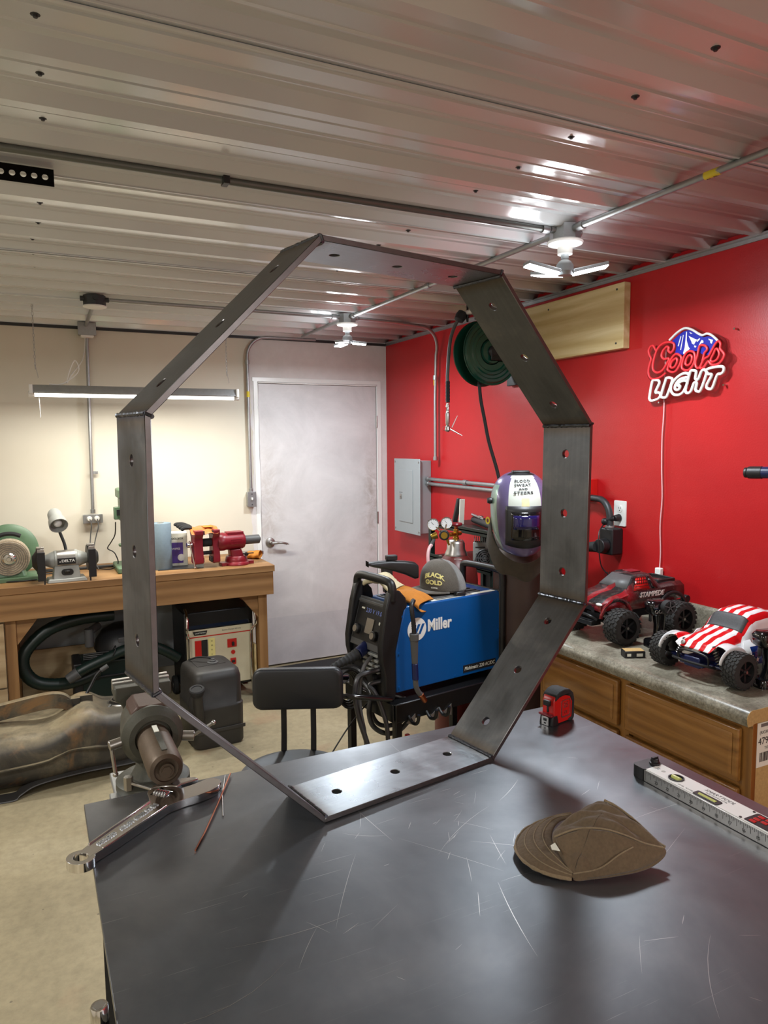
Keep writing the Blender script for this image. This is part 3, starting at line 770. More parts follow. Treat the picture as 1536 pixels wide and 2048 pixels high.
text('LEVEL  PLUMB', 0.005, (0.112, -0.015, lh + 0.0012), (1, 0, 0), (0, 1, 0), 'grey_ink', lv, 0.0002)
text('33', 0.008, (0.038, 0.0, lh + 0.0012), (0, 1, 0), (-1, 0, 0), 'ink', lv, 0.0002)
tk = MB()
for i in range(184):
    x = 0.03 + i * 0.003175
    if x > ll - 0.004: break
    h = (0.012, 0.004, 0.006, 0.004)[i % 4] if i % 8 else 0.018
    tk.box((x, -lw / 2 - 0.0001, lh - 0.001 - h / 2), (0.0005, 0.0003, h))
tk.build('ruler_marks', 'ink', lv, kind='stuff')
for i in range(1, 23):
    text(str(24 - i), 0.0075, (0.034 + i * 0.0254 - 0.004, -lw / 2, 0.008), (1, 0, 0), (0, 0, 1), 'ink', lv, 0.0003, name='ruler_number')

# ------------------------------------------------------------------ folded cap
cp = thing('welder_hat', 'crumpled brown duck cloth hat with frayed bill lying on the table', 'hat', (-1.70, -4.14, TABLE), math.radians(-26.15))
bill_out = spline([(-0.035, 0.040, 0.020), (-0.076, 0.036, 0.013), (-0.108, 0.014, 0.009), (-0.126, -0.022, 0.008), (-0.126, -0.055, 0.009), (-0.112, -0.083, 0.009), (-0.088, -0.097, 0.006), (-0.061, -0.104, 0.004)], 5)
bill_in = spline([(-0.020, 0.020, 0.030), (-0.045, 0.012, 0.030), (-0.060, -0.002, 0.028), (-0.070, -0.022, 0.026), (-0.073, -0.042, 0.024), (-0.070, -0.062, 0.020), (-0.064, -0.08, 0.014), (-0.058, -0.098, 0.007)], 5)
rows = []
for k in range(9):
    f = k / 8
    rows.append([o_.lerp(i_, f) + Vector((0, 0, 0.006 * math.sin(PI * f))) for o_, i_ in zip(bill_out, bill_in)])
MB().surf(rows).build('bill', 'cap_cloth', cp, solid=0.003, sub=1, smooth=60)
rims = MB().tube([p + Vector((0, 0, 0.0015)) for p in bill_out], [0.0024 + random.uniform(-.0006, .0006) for _ in bill_out], 7)
rims.build('frayed_edge', 'cap_seam', cp)
for f in (0.25, 0.5, 0.75):
    T([o_.lerp(i_, f) + Vector((0, 0, 0.006 * math.sin(PI * f) + 0.0018)) for o_, i_ in zip(bill_out, bill_in)], 0.0009, 5).build('stitching', 'cap_seam', cp)
# crown: a low folded cloth shell, boundary and crest
bd = spline([(-0.061, -0.104, 0.004), (-0.03, -0.103, 0.004), (0.004, -0.097, 0.004), (0.035, -0.090, 0.005), (0.062, -0.080, 0.007), (0.084, -0.068, 0.014), (0.091, -0.058, 0.020),
             (0.083, -0.045, 0.022), (0.072, -0.026, 0.030), (0.058, -0.002, 0.038), (0.041, 0.022, 0.044), (0.022, 0.036, 0.048), (0.006, 0.034, 0.044), (-0.012, 0.028, 0.036), (-0.032, 0.020, 0.030),
             (-0.050, 0.008, 0.024), (-0.068, -0.018, 0.026), (-0.074, -0.045, 0.024), (-0.070, -0.075, 0.014)], 4, True)
cen = Vector((0.004, -0.026, 0.060)); rows = []
for k in range(15):
    f = k / 14; row = []
    for p in bd:
        q = p.lerp(cen, f)
        z = p.z + (cen.z - p.z) * (1 - (1 - f) ** 1.9)
        # creases run from the near right corner towards the upper left
        s = (q.x * 0.45 + q.y * 0.9)
        z += 0.0055 * math.sin(s * 150 + q.x * 40) * math.sin(PI * min(1, f * 1.25)) + 0.003 * math.sin(s * 330 + 1.3 - q.x * 60) * math.sin(PI * f)
        row.append((q.x, q.y, z))
    row.append(row[0]); rows.append(row)
MB().surf(rows).build('crown', 'cap_cloth', cp, solid=0.002, sub=1, smooth=80)
# the folded-over lower panel with its corner at the bill
a0 = [(-0.061, -0.1045, 0.005), (-0.028, -0.1035, 0.006), (0.004, -0.098, 0.007), (0.035, -0.091, 0.009), (0.06, -0.081, 0.012), (0.086, -0.067, 0.020)]
a1 = [(-0.067, -0.078, 0.022), (-0.034, -0.080, 0.028), (0.0, -0.079, 0.032), (0.03, -0.076, 0.032), (0.057, -0.070, 0.028), (0.086, -0.064, 0.023)]
a2 = [(-0.073, -0.049, 0.036), (-0.040, -0.052, 0.050), (-0.004, -0.060, 0.054), (0.028, -0.064, 0.046), (0.056, -0.065, 0.034), (0.086, -0.062, 0.025)]
sp_ = [spline(x, 4) for x in (a0, a1, a2)]
rows = [[p.copy() for p in sp_[0]]] + [[a.lerp(b, .5) + Vector((0, -.001, .003)) for a, b in zip(sp_[0], sp_[1])]] + [sp_[1]] + [[a.lerp(b, .5) + Vector((0, 0, .002)) for a, b in zip(sp_[1], sp_[2])]] + [sp_[2]]
MB().surf(rows).build('folded_panel', 'cap_cloth', cp, solid=0.0025, sub=1, smooth=80)
T([p + Vector((0, 0, .0016)) for p in sp_[2]], 0.0013, 6).build('seam', 'cap_seam', cp)
T([p + Vector((0, -0.0012, .0012)) for p in spline([(-0.058, -0.100, 0.011), (-0.02, -0.0975, 0.017), (0.012, -0.086, 0.0305), (0.036, -0.0735, 0.0345)], 5)], 0.0010, 6).build('seam', 'cap_seam', cp)
T([p + Vector((0, 0, .003)) for p in bd[25:44]], [0.0022 + random.uniform(-.0005, .0005) for _ in bd[25:44]], 6).build('frayed_edge', 'cap_seam', cp)
MB().plate([(-0.0735, -0.055), (-0.071, -0.076), (-0.082, -0.072), (-0.0815, -0.062)], [], 0.001, Matrix.Translation((0, 0, 0.031))).build('cloth_tag', 'paper', cp, label='small white woven tag')

# ------------------------------------------------------------------ tape measure
tm = thing('tape_measure', 'red and black tape measure standing at the far right table corner', 'tape measure', (-1.457, -3.748, TABLE), math.radians(12))
tm.scale = (0.86, 0.86, 0.86)
# local: x along its length (away to the right), y thickness away
hull = [(0.002, 0.012), (0.002, 0.06), (0.008, 0.074), (0.022, 0.084), (0.044, 0.087), (0.062, 0.083), (0.074, 0.072), (0.080, 0.055), (0.080, 0.010), (0.074, 0.003), (0.012, 0.003)]
XZ = lambda y: Matrix.Translation((0, y, 0)) @ frame((0, -1, 0), (1, 0, 0)).to_4x4()
MB().plate([(x, z) for x, z in hull], [], 0.038, XZ(0.038)).build('case', 'red', tm, bevel=0.006, seg=3)
MB().plate([(0.006, 0.064), (0.010, 0.078), (0.024, 0.0865), (0.044, 0.0895), (0.064, 0.0855), (0.078, 0.074), (0.083, 0.055), (0.083, 0.008), (0.078, 0.0005), (0.06, 0.0005), (0.06, 0.006), (0.074, 0.01), (0.076, 0.05), (0.066, 0.066), (0.044, 0.074), (0.024, 0.072)], [], 0.044, XZ(0.041)).build('rubber_overmould', 'rubber', tm, bevel=0.003)
MB().wedge((-0.006, 0.02, -0.003, 0.041, 0.0), (-0.003, 0.016, -0.001, 0.039, 0.026)).build('foot', 'black', tm, bevel=0.002)
MB().box((-0.005, 0.019, 0.028), (0.012, 0.042, 0.006)).build('front_lip', 'maroon', tm, bevel=0.002)
MB().box((-0.009, 0.019, 0.012), (0.0015, 0.022, 0.022)).box((-0.004, 0.019, 0.023), (0.01, 0.020, 0.001)).build('hook', 'silver', tm, bevel=0.0004)
MB().box((-0.0102, 0.019, 0.016), (0.0008, 0.010, 0.007)).box((-0.0102, 0.019, 0.007), (0.0008, 0.006, 0.003)).build('hook_slot', 'black', tm)
MB().box((-0.002, 0.019, 0.058), (0.010, 0.020, 0.014)).box((0.001, 0.019, 0.043), (0.004, 0.006, 0.022)).build('lock_button', 'black', tm, bevel=0.002)
MB().plate(rect(0.038, 0.046, 0.006, 3, (0.050, 0.038)), [rect(0.033, 0.041, 0.005, 3, (0.050, 0.038))], 0.002, XZ(0.0005)).build('label_rim', 'silver', tm)
text('25', 0.02, (0.05, -0.0005, 0.046), (1, 0, 0), (0, 0, 1), 'silver', tm, 0.0008)
text('FT', 0.011, (0.05, -0.0005, 0.027), (1, 0, 0), (0, 0, 1), 'silver', tm, 0.0008)

# ------------------------------------------------------------------ deep socket on its peg at the table's side
sk = thing('chrome_socket', 'chrome deep socket standing on a bracket beside the left table edge', 'socket', (-2.4235, -4.155, 0.928))
sk.scale = (0.72, 0.72, 0.82)
MB().lathe([(0.0125, 0), (0.0125, 0.035), (0.0118, 0.038), (0.0118, 0.041), (0.0135, 0.045), (0.0135, 0.088), (0.0122, 0.090), (0.0085, 0.090), (0.0085, 0.07), (0, 0.07)], n=24).build('socket_body', 'chrome', sk)
MB().lathe([(0.0085, 0.0905), (0.0095, 0.0905), (0.0095, 0.08), (0.0085, 0.08)], n=6).build('hex_opening', 'silver', sk)
tag(MB().box((-2.4235, -4.155, 0.925), (0.030, 0.030, 0.004)).box((-2.4095, -4.155, 0.905), (0.003, 0.030, 0.040)).build('tool_bracket', 'dark_paint'), 'small black steel bracket on the table side under the chrome socket', 'bracket')

# ------------------------------------------------------------------ table vise
vs = thing('bench_vise', 'worn brown grey pipe vise at the rear left table corner', 'vise', (-2.27, -3.49, 0.93))
# local origin at base; axis of the slide runs along y at z=0.11
MB().box((0.0, 0.02, -0.008), (0.15, 0.16, 0.012)).build('mount_plate', 'galv', vs, bevel=0.002)
MB().wedge((-0.085, -0.05, -0.075, -0.01, -0.045), (-0.085, -0.05, -0.075, 0.0, -0.0)).build('mount_lug', 'galv', vs, bevel=0.002)
MB().lathe([(0.070, 0), (0.072, 0.004), (0.072, 0.018), (0.066, 0.022), (0.052, 0.026)], (0, 0, 0), n=36).build('swivel_base', 'vise_old', vs)
MB().loft([[(0.045 * math.cos(a), 0.045 * math.sin(a), 0.022) for a in [2 * PI * i / 20 for i in range(20)]],
           [(0.032 * math.cos(a), 0.034 * math.sin(a), 0.045) for a in [2 * PI * i / 20 for i in range(20)]],
           [(0.036 * math.cos(a), 0.04 * math.sin(a) + 0.01, 0.08) for a in [2 * PI * i / 20 for i in range(20)]]]).build('pedestal', 'vise_old', vs)
MB().lathe([(0.040, -0.12), (0.050, -0.10), (0.056, -0.05), (0.057, -0.012), (0.060, -0.006), (0.060, 0.006), (0.053, 0.013), (0.036, 0.013), (0.036, 0.006), (0.0, 0.006)], (0, -0.012, 0.11), (0, -1, 0), 36).build('body', 'vise_old', vs)
MB().lathe([(0.040, 0.0), (0.052, 0.006), (0.055, 0.014), (0.047, 0.021), (0.036, 0.021), (0.034, 0.012)], (0, -0.014, 0.11), (0, -1, 0), 36).build('front_ring', 'vise_old', vs)
MB().loft([[(x, y, z) for x, z in ((-0.040, 0.138), (0.040, 0.138), (0.038, 0.158), (0.026, 0.170), (-0.026, 0.170), (-0.038, 0.158))] for y in (-0.012, 0.075)]).build('anvil', 'vise_brown', vs, bevel=0.003)
MB().lathe([(0.032, -0.10), (0.032, 0.13), (0.029, 0.142), (0.022, 0.145), (0.022, 0.14), (0.013, 0.138), (0.013, 0.148), (0.0, 0.148)], (0, -0.035, 0.105), (0, -1, 0), 28).build('slide_tube', 'rusty', vs)
MB().cyl((0, -0.175, 0.105), (0, -0.186, 0.105), 0.009, n=6).build('screw_end', 'rusty', vs)
MB().box((0, -0.10, 0.1375), (0.010, 0.13, 0.002)).build('key_slot', 'vise_old', vs)
MB().box((0.0, -0.06, 0.139), (0.009, 0.034, 0.0015)).build('slide_label', 'paper', vs)
def jaw(y, th, nm, up):
    mb = MB()
    pr = [(-0.058, 0.178), (-0.058, 0.150), (-0.052, 0.147), (-0.044, 0.138), (-0.038, 0.122), (-0.036, 0.10), (0.036, 0.10), (0.038, 0.122), (0.044, 0.138), (0.052, 0.147), (0.058, 0.150), (0.058, 0.178)]
    mb.plate(pr, [], th, Matrix.Translation((0, y, 0)) @ frame((0, -1, 0), (1, 0, 0)).to_4x4())
    mb.build(nm, 'vise_old', vs, bevel=0.003)
jaw(0.128, 0.030, 'fixed_jaw', 0)
jaw(0.172, 0.036, 'moving_jaw', 0)
for y in (0.131, 0.136):
    MB().box((0, y, 0.174), (0.118, 0.0038, 0.014)).build('jaw_insert', 'silver', vs, bevel=0.0008)
MB().box((0, 0.150, 0.181), (0.116, 0.010, 0.004)).build('jaw_insert', 'silver', vs, bevel=0.0008)
for sx, dz in ((-1, 0.0), (1, -0.01)):
    MB().cyl((0.058 * sx, -0.01, 0.105 + dz), (0.082 * sx, -0.014, 0.102 + dz), 0.010, n=16).build('lock_boss', 'silver', vs, bevel=0.001)
MB().cyl((-0.078, -0.016, 0.100), (-0.073, -0.022, 0.048), 0.0038, n=10).ell((-0.073, -0.022, 0.046), (0.0055, 0.0055, 0.0055)).build('lock_handle', 'silver', vs)
MB().cyl((0.076, -0.016, 0.092), (0.118, -0.03, 0.118), 0.0036, n=10).ell((0.119, -0.03, 0.1185), (0.005, 0.005, 0.005)).build('lock_handle', 'silver', vs)
MB().cyl((-0.05, -0.045, 0.034), (0.0, -0.085, 0.022), 0.0035, n=10).ell((0.0, -0.085, 0.022), (0.0055, 0.0055, 0.0055)).cyl((-0.052, -0.043, 0.02), (-0.052, -0.043, 0.046), 0.009, n=6).build('swivel_lock', 'silver', vs)
# ================================================================== ceiling: boxes, conduits, lamps
CZ = 2.357
def strap_clip(mb, p, r, d):     # one-hole strap over a conduit, d = direction away from the surface
    pass
def conduit(name, pts, label, r=0.0105, fit=(), cat='conduit', mat='galv', extra=None):
    root = thing(name, label, cat, pts[0])
    o = Vector(pts[0])
    T([Vector(p) - o for p in pts], r, 14).build('pipe', mat, root)
    for a, b in fit:
        a, b = Vector(a) - o, Vector(b) - o
        MB().cyl(a, b, r * 1.45, n=14).build('coupling', 'galv', root, bevel=0.001)
    return root, o
def octbox(loc, label, mat='zinc_dark'):
    t = thing('junction_box', label, 'junction box', loc)
    MB().lathe([(0.054, 0), (0.054, -0.05), (0.050, -0.052), (0, -0.052)], n=8).build('box_body', mat, t, smooth=20)
    for a in (0, 90, 180, 270):
        d = Vector((math.cos(math.radians(a)), math.sin(math.radians(a)), 0))
        MB().cyl(d * 0.045 + Vector((0, 0, -0.018)), d * 0.068 + Vector((0, 0, -0.018)), 0.013, n=12).build('knockout_fitting', mat, t)
    return t
b1 = octbox((-0.72, -2.89, CEIL - 0.018), 'grey round ceiling box above the larger front shop lamp', 'galv')
b2 = octbox((-0.742, -0.985, CEIL - 0.018), 'grey ceiling box above the small lamp near the door', 'galv')
b3 = octbox((-2.131, -0.985, CEIL - 0.018), 'dark round ceiling box with pale cover and no lamp', 'zinc_dark')
MB().lathe([(0.057, -0.052), (0.057, -0.058), (0.045, -0.062), (0, -0.062)], n=24).build('cover_plate', 'white', b3)
def run(a, b): return [Vector(a), Vector(b)]
conduit('conduit', run((-0.72, -2.95, CZ), (-0.69, -5.6, CZ)), 'straight ceiling conduit with a yellow tag running toward the viewer from the front lamp', fit=[((-0.719, -2.955, CZ), (-0.719, -2.985, CZ))])
yt = MB().cyl((-0.7145, -3.475, CZ), (-0.7130, -3.525, CZ), 0.0108, n=16); tag(yt.build('tag_sleeve', 'yellow'), 'yellow printed tag wrapped round the ceiling conduit', 'tag')
tg = bpy.data.objects['tag_sleeve']
text('A1', 0.012, (-0.7145, -3.487, CZ - 0.0116), (0, -1, 0), (-1, 0, 0), 'ink', tg, 0.0004)
text('FEL', 0.010, (-0.7135, -3.51, CZ - 0.0116), (0, -1, 0), (-1, 0, 0), 'ink', tg, 0.0004)
conduit('conduit', run((-0.724, -2.82, CZ), (-0.74, -1.055, CZ)), 'ceiling conduit running between the two shop lamps', fit=[((-0.724, -2.83, CZ), (-0.725, -2.80, CZ)), ((-0.733, -1.95, CZ), (-0.733, -1.92, CZ)), ((-0.7395, -1.09, CZ), (-0.7395, -1.06, CZ))])
conduit('conduit', [Vector((-0.742, -0.915, CZ)), Vector((-0.74, -0.32, CZ)), Vector((-0.738, -0.20, CZ - 0.004))], 'short ceiling conduit from the small lamp toward the door wall', fit=[((-0.742, -0.93, CZ), (-0.742, -0.90, CZ))])
conduit('conduit', run((-0.79, -2.885, CZ), (-4.6, -2.875, CZ)), 'long dark ceiling conduit running left from the front lamp', mat='conduit_dark', fit=[((-0.79, -2.885, CZ), (-0.82, -2.885, CZ))])
tag(MB().box((-1.93, -2.885, CZ), (0.018, 0.036, 0.026)).box((-1.93, -2.905, CZ + 0.012), (0.018, 0.03, 0.003)).build('pipe_strap', 'black', bevel=0.002), 'small black strap clipping the dark ceiling conduit', 'strap')
conduit('conduit', run((-2.06, -0.985, CZ), (-0.81, -0.985, CZ)), 'ceiling conduit between the lampless box and the small lamp', fit=[((-0.84, -0.985, CZ), (-0.81, -0.985, CZ))])
# conduit that turns down the red wall to the electrical panel
arc = [Vector((-0.67, -0.985, CZ)), Vector((-0.40, -0.95, CZ)), Vector((-0.20, -0.90, CZ - 0.003))]
arc += [Vector((-0.20 + 0.165 * math.sin(a), -0.90 + 0.11 * (1 - math.cos(a)) * 0.8, CZ - 0.003 - 0.165 * (1 - math.cos(a)))) for a in [PI / 2 * k / 9 for k in range(1, 10)]]
arc += [Vector((-0.035, -0.80, 1.9)), Vector((-0.035, -0.80, 1.505))]
rt, o = conduit('conduit', arc, 'conduit bending down the red wall into the electrical panel', fit=[((-0.035, -0.80, 2.06), (-0.035, -0.80, 2.03)), ((-0.035, -0.80, 1.525), (-0.035, -0.80, 1.500))])
MB().cyl(Vector((-0.035, -0.80, 1.995)) - o, Vector((-0.035, -0.80, 2.03)) - o, 0.0109).build('yellow_sticker', 'yellow', rt, label='small yellow sticker')
# conduit from light switch up beside the door
arc = [Vector((-1.083, -0.028, 1.29)), Vector((-1.085, -0.028, 2.20))]
arc += [Vector((-1.085 + 0.14 * (1 - math.cos(a)), -0.028, 2.22 + 0.14 * math.sin(a))) for a in [PI / 2 * k / 9 for k in range(0, 10)]]
arc += [Vector((-0.80, -0.028, 2.361)), Vector((-0.58, -0.03, 2.363))]
rt, o = conduit('conduit', arc, 'conduit rising from the light switch and bending along the wall top', fit=[((-1.083, -0.028, 1.285), (-1.083, -0.028, 1.31)), ((-1.085, -0.028, 2.2), (-1.085, -0.028, 2.17))])
MB().cyl(Vector((-1.0845, -0.028, 1.945)) - o, Vector((-1.0845, -0.028, 1.985)) - o, 0.0109).build('yellow_sticker', 'yellow', rt, label='small yellow sticker')
sw = thing('light_switch', 'galvanised light switch box beside the white door', 'light switch', (-1.083, 0, 1.235))
MB().box((0, -0.024, 0), (0.055, 0.046, 0.1)).build('box_body', 'galv', sw, bevel=0.003)
MB().box((0, -0.048, 0), (0.060, 0.003, 0.106)).build('cover_plate', 'galv', sw, bevel=0.002)
MB().box((0, -0.055, 0.004), (0.009, 0.016, 0.018)).build('toggle', 'white', sw, bevel=0.002)
for z in (0.037, -0.037): MB().cyl((0, -0.049, z), (0, -0.052, z), 0.004, n=10).build('screw', 'zinc_dark', sw)
# left wall conduit and its outlet
rt, o = conduit('conduit', run((-2.107, -0.035, 2.33), (-2.122, -0.035, 1.19)), 'conduit dropping down the cream wall to the bench outlet', fit=[((-2.107, -0.035, 2.33), (-2.108, -0.035, 2.30)), ((-2.1215, -0.035, 1.215), (-2.1215, -0.035, 1.19))])
MB().box(Vector((-2.104, -0.03, 1.45)) - o, (0.05, 0.006, 0.018)).cyl(Vector((-2.086, -0.035, 1.45)) - o, Vector((-2.086, -0.046, 1.45)) - o, 0.006, n=8).build('clip', 'galv', rt)
sb = thing('junction_box', 'square galvanised box at the top of the cream wall', 'junction box', (-2.107, 0, 2.345))
MB().box((0, -0.045, 0), (0.1, 0.05, 0.075)).build('box_body', 'galv', sb, bevel=0.003)
MB().box((0, -0.072, 0), (0.106, 0.004, 0.080)).build('cover_plate', 'galv', sb, bevel=0.002)
MB().box((0, -0.05, -0.045), (0.075, 0.045, 0.016)).build('lower_plug', 'white', sb, bevel=0.004)
MB().cyl((-0.005, -0.075, 0.02), (-0.02, -0.93, 0.012), 0.010, n=14).build('stub_pipe', 'galv', sb)
ou = thing('wall_outlet', 'galvanised double outlet above the bench with two white plugs', 'outlet', (-2.124, 0, 1.155))
MB().box((0, -0.022, 0), (0.112, 0.044, 0.052)).build('box_body', 'galv', ou, bevel=0.003)
MB().box((0, -0.046, 0), (0.118, 0.003, 0.056)).build('cover_plate', 'galv', ou, bevel=0.002)
for x in (-0.021, 0.024):
    pg = MB().lathe([(0.017, 0), (0.017, 0.012), (0.012, 0.026), (0, 0.028)], (x, -0.048, 0.002), (0, -1, 0), 18).build('plug', 'white', ou)
cdn = lambda nm, pts, r, mat, lab, cat='cord': tag(T(spline(pts, 8), r, 8).build(nm, mat), lab, cat)
cdn('grinder_cord', [(-2.144, -0.075, 1.155), (-2.138, -0.10, 1.12), (-2.147, -0.11, 1.06), (-2.155, -0.15, 0.99), (-2.15, -0.2, 0.93), (-2.15, -0.26, 0.863)], 0.0035, 'grey_dark', 'grey cord hanging from the left plug of the bench outlet')
cdn('press_cord', [(-2.10, -0.075, 1.155), (-2.098, -0.10, 1.11), (-2.115, -0.11, 1.05), (-2.135, -0.16, 0.98), (-2.138, -0.22, 0.92), (-2.12, -0.27, 0.863)], 0.0035, 'grey_dark', 'grey cord hanging from the right plug of the bench outlet')

def shop_lamp(loc, label, rz, wing_angles, tilt, L):
    t = thing('shop_lamp', label, 'ceiling lamp', loc, rz)
    MB().lathe([(0.062, 0), (0.064, -0.004), (0.060, -0.010), (0.035, -0.016), (0.026, -0.020), (0.026, -0.045), (0.0, -0.045)], n=28).build('lamp_holder', 'white', t)
    MB().lathe([(0.014, -0.045), (0.014, -0.065), (0.022, -0.07), (0.030, -0.082), (0.032, -0.105), (0.024, -0.118), (0.0, -0.12)], n=24).build('lamp_base', 'grey_box', t)
    for i, wa in enumerate(wing_angles):
        a = math.radians(wa)
        d = Vector((math.cos(a), math.sin(a), 0)); s = Vector((-math.sin(a), math.cos(a), 0))
        dn = Vector((0, 0, -1))
        e = (d * math.cos(tilt) + Vector((0, 0, 1)) * math.sin(tilt)).normalized()
        nrm = s.cross(e)
        if nrm.z > 0: nrm = -nrm
        R3 = Matrix((e, s, e.cross(s))).transposed().to_4x4(); R3.translation = Vector((0, 0, -0.112)) + d * 0.028
        MB().box((L / 2, 0, 0.005), (L, 0.056, 0.012), R3).build('wing', 'grey_box', t, bevel=0.003)
        MB().box((L / 2, 0, -0.0025), (L - 0.008, 0.048, 0.004), R3).build('led_panel', 'led', t)
    return t
shop_lamp((-0.72, -2.89, CEIL - 0.070), 'lit three-wing shop lamp hanging from the front ceiling box', 0, (-30, 95, 168), 0.20, 0.125)
shop_lamp((-0.742, -0.985, CEIL - 0.070), 'lit small shop lamp hanging from the ceiling box near the door', 0, (-20, 100, 220), -0.1, 0.085)

# ------------------------------------------------------------------ hanging fluorescent fixture
fx = thing('tube_light', 'long white tube light lit above the bench, hanging on two chains', 'tube light', (-1.88, -0.60, 1.905))
pr = [(-0.030, 0.0), (-0.034, 0.006), (-0.026, 0.04), (-0.022, 0.046), (0.022, 0.046), (0.026, 0.04), (0.034, 0.006), (0.030, 0.0), (0.0, 0.004)]
MB().loft([[(x, y, z) for y, z in pr] for x in (-0.555, 0.555)]).build('housing', 'galv', fx, bevel=0.001)
for s in (-1, 1): MB().box((0.562 * s, 0, 0.022), (0.018, 0.074, 0.05)).build('end_cap', 'white', fx, bevel=0.003)
MB().cyl((-0.55, 0, -0.004), (0.55, 0, -0.004), 0.013, n=16).build('lamp_tube', 'tube_lit', fx)
for s in (-1, 1): MB().cyl((0.545 * s, 0, -0.004), (0.575 * s, 0, -0.004), 0.016, n=16).build('lamp_socket', 'white', fx)
T([(-0.525, -0.03, 0), (-0.523, -0.032, -0.06), (-0.522, -0.032, -0.13)], 0.0015, 6).build('pull_cord', 'white', fx)
def chain(x, y, z0, z1, label):
    t = thing('hanging_chain', label, 'chain', (x, y, z1))
    link = None; n = int((z1 - z0) / 0.019)
    for k in range(n):
        if link is None or True:
            pass
        if k < 2:
            base = MB().tube([(0.0045 * math.cos(a), 0, 0.0115 * math.sin(a)) for a in [2 * PI * i / 10 for i in range(10)]], 0.0011, 5, True)
        if link is None: o = base.build('chain_link', 'galv', t); link = o
        else: o = link.copy(); COL.objects.link(o)
        o.location = (0, 0, -0.025 - 0.019 * k); o.rotation_euler = (0, 0, (k % 2) * PI / 2 + 0.3)
    T([(0, 0, 0.0), (0, 0, -0.012), (0.006, 0, -0.02), (0.0, 0, -0.028), (-0.006, 0, -0.022)], 0.0014, 6).build('ceiling_hook', 'galv', t)
    T([(0.0, 0, z0 - z1 + 0.02), (0.012, 0, z0 - z1 - 0.05), (0, 0, z0 - z1 - 0.055), (-0.012, 0, z0 - z1 - 0.05), (0, 0, z0 - z1 + 0.02)], 0.0012, 6).build('wire_hanger', 'galv', t)
chain(-2.414, -0.60, 2.04, CEIL - 0.001, 'thin chain holding the left end of the tube light')
chain(-1.372, -0.60, 2.04, CEIL - 0.001, 'thin chain holding the right end of the tube light')
cdn('lamp_cord', [(-2.12, -0.06, 2.30), (-2.13, -0.14, 2.22), (-2.16, -0.3, 2.12), (-2.23, -0.5, 2.02), (-2.26, -0.58, 1.968), (-2.245, -0.60, 2.03), (-2.215, -0.6, 2.09), (-2.20, -0.6, 2.03), (-2.28, -0.6, 1.962), (-2.35, -0.6, 1.957)], 0.003, 'white', 'white cord looping from the wall box down to the tube light')
# perforated angle under the ceiling at the left
pa = thing('perforated_angle', 'black perforated steel strip mounted under the ceiling at left', 'steel strip', (-2.365, -2.745, 2.343))
hl = [circ(0.0078, 16, (-0.022 - 0.0265 * i, 0)) for i in range(30)]
MB().plate([(-0.85, -0.0225), (0, -0.0225), (0, 0.0225), (-0.85, 0.0225)], hl, 0.002, frame((0, -1, 0), (1, 0, 0)).to_4x4()).build('strip_face', 'matt_black', pa)
MB().box((-0.425, 0.014, 0.0222), (0.85, 0.026, 0.002)).build('strip_flange', 'matt_black', pa)

# ================================================================== red wall fittings
pn = thing('electrical_panel', 'grey steel electrical breaker panel mounted on the red wall', 'electrical panel', (0, -0.50, 1.245))
MB().box((-0.045, 0, 0), (0.09, 0.36, 0.50)).build('enclosure', 'grey_box', pn, bevel=0.002)
MB().box((-0.092, 0, 0), (0.004, 0.385, 0.525)).build('cover', 'grey_box', pn, bevel=0.002)
MB().box((-0.096, 0.01, 0.0), (0.005, 0.20, 0.37)).build('panel_door', 'grey_box', pn, bevel=0.002)
MB().box((-0.100, 0.082, -0.005), (0.006, 0.028, 0.034)).box((-0.104, 0.082, -0.005), (0.003, 0.010, 0.018)).build('latch', 'silver', pn, bevel=0.001)
text('SQUARE D', 0.010, (-0.0985, 0.08, 0.022), (0, -1, 0), (0, 0, 1), 'ink', pn, 0.0003)
for y in (-0.175, 0.175):
    for z in (-0.24, 0.24): MB().cyl((-0.094, y, z), (-0.098, y, z), 0.006, n=10).build('screw', 'silver', pn)
rt, o = conduit('conduit', [(-0.035, -0.685, 1.372), (-0.035, -1.6, 1.365), (-0.035, -2.2, 1.365)], 'upper of the two horizontal conduits leaving the electrical panel', r=0.012, fit=[((-0.035, -0.69, 1.372), (-0.035, -0.72, 1.372)), ((-0.035, -1.15, 1.368), (-0.035, -1.19, 1.368))])
conduit('conduit', [(-0.035, -0.685, 1.340), (-0.035, -1.6, 1.334), (-0.035, -2.2, 1.334)], 'lower of the two horizontal conduits leaving the electrical panel', r=0.012, fit=[((-0.035, -0.69, 1.340), (-0.035, -0.72, 1.340))], mat='galv')
wb = thing('junction_box', 'red-splashed box on the red wall behind the ring, feeding the black socket', 'junction box', (0, -2.255, 1.38))
MB().box((-0.03, 0, 0), (0.06, 0.09, 0.11)).build('box_body', 'red', wb, bevel=0.004)
arc = [Vector((-0.04, -2.30, 1.345)), Vector((-0.04, -2.34, 1.343))] + [Vector((-0.04, -2.35 - 0.075 * math.sin(a), 1.343 - 0.09 * (1 - math.cos(a)))) for a in [PI / 2 * k / 7 for k in range(8)]] + [Vector((-0.04, -2.426, 1.205))]
conduit('conduit', arc, 'thick grey conduit curving down into the black power socket', r=0.0155, mat='zinc_dark', fit=[((-0.04, -2.426, 1.222), (-0.04, -2.426, 1.205))])
ps = thing('power_socket', 'large black surface mounted power socket with an angled plug', 'power socket', (-0.0, -2.43, 1.15))
MB().box((-0.035, 0, 0), (0.07, 0.085, 0.125)).build('housing', 'black', ps, bevel=0.008, seg=3)
MB().cyl((-0.07, 0.0, -0.02), (-0.11, 0.0, -0.02), 0.034, n=24).build('socket_face', 'black', ps, bevel=0.003)
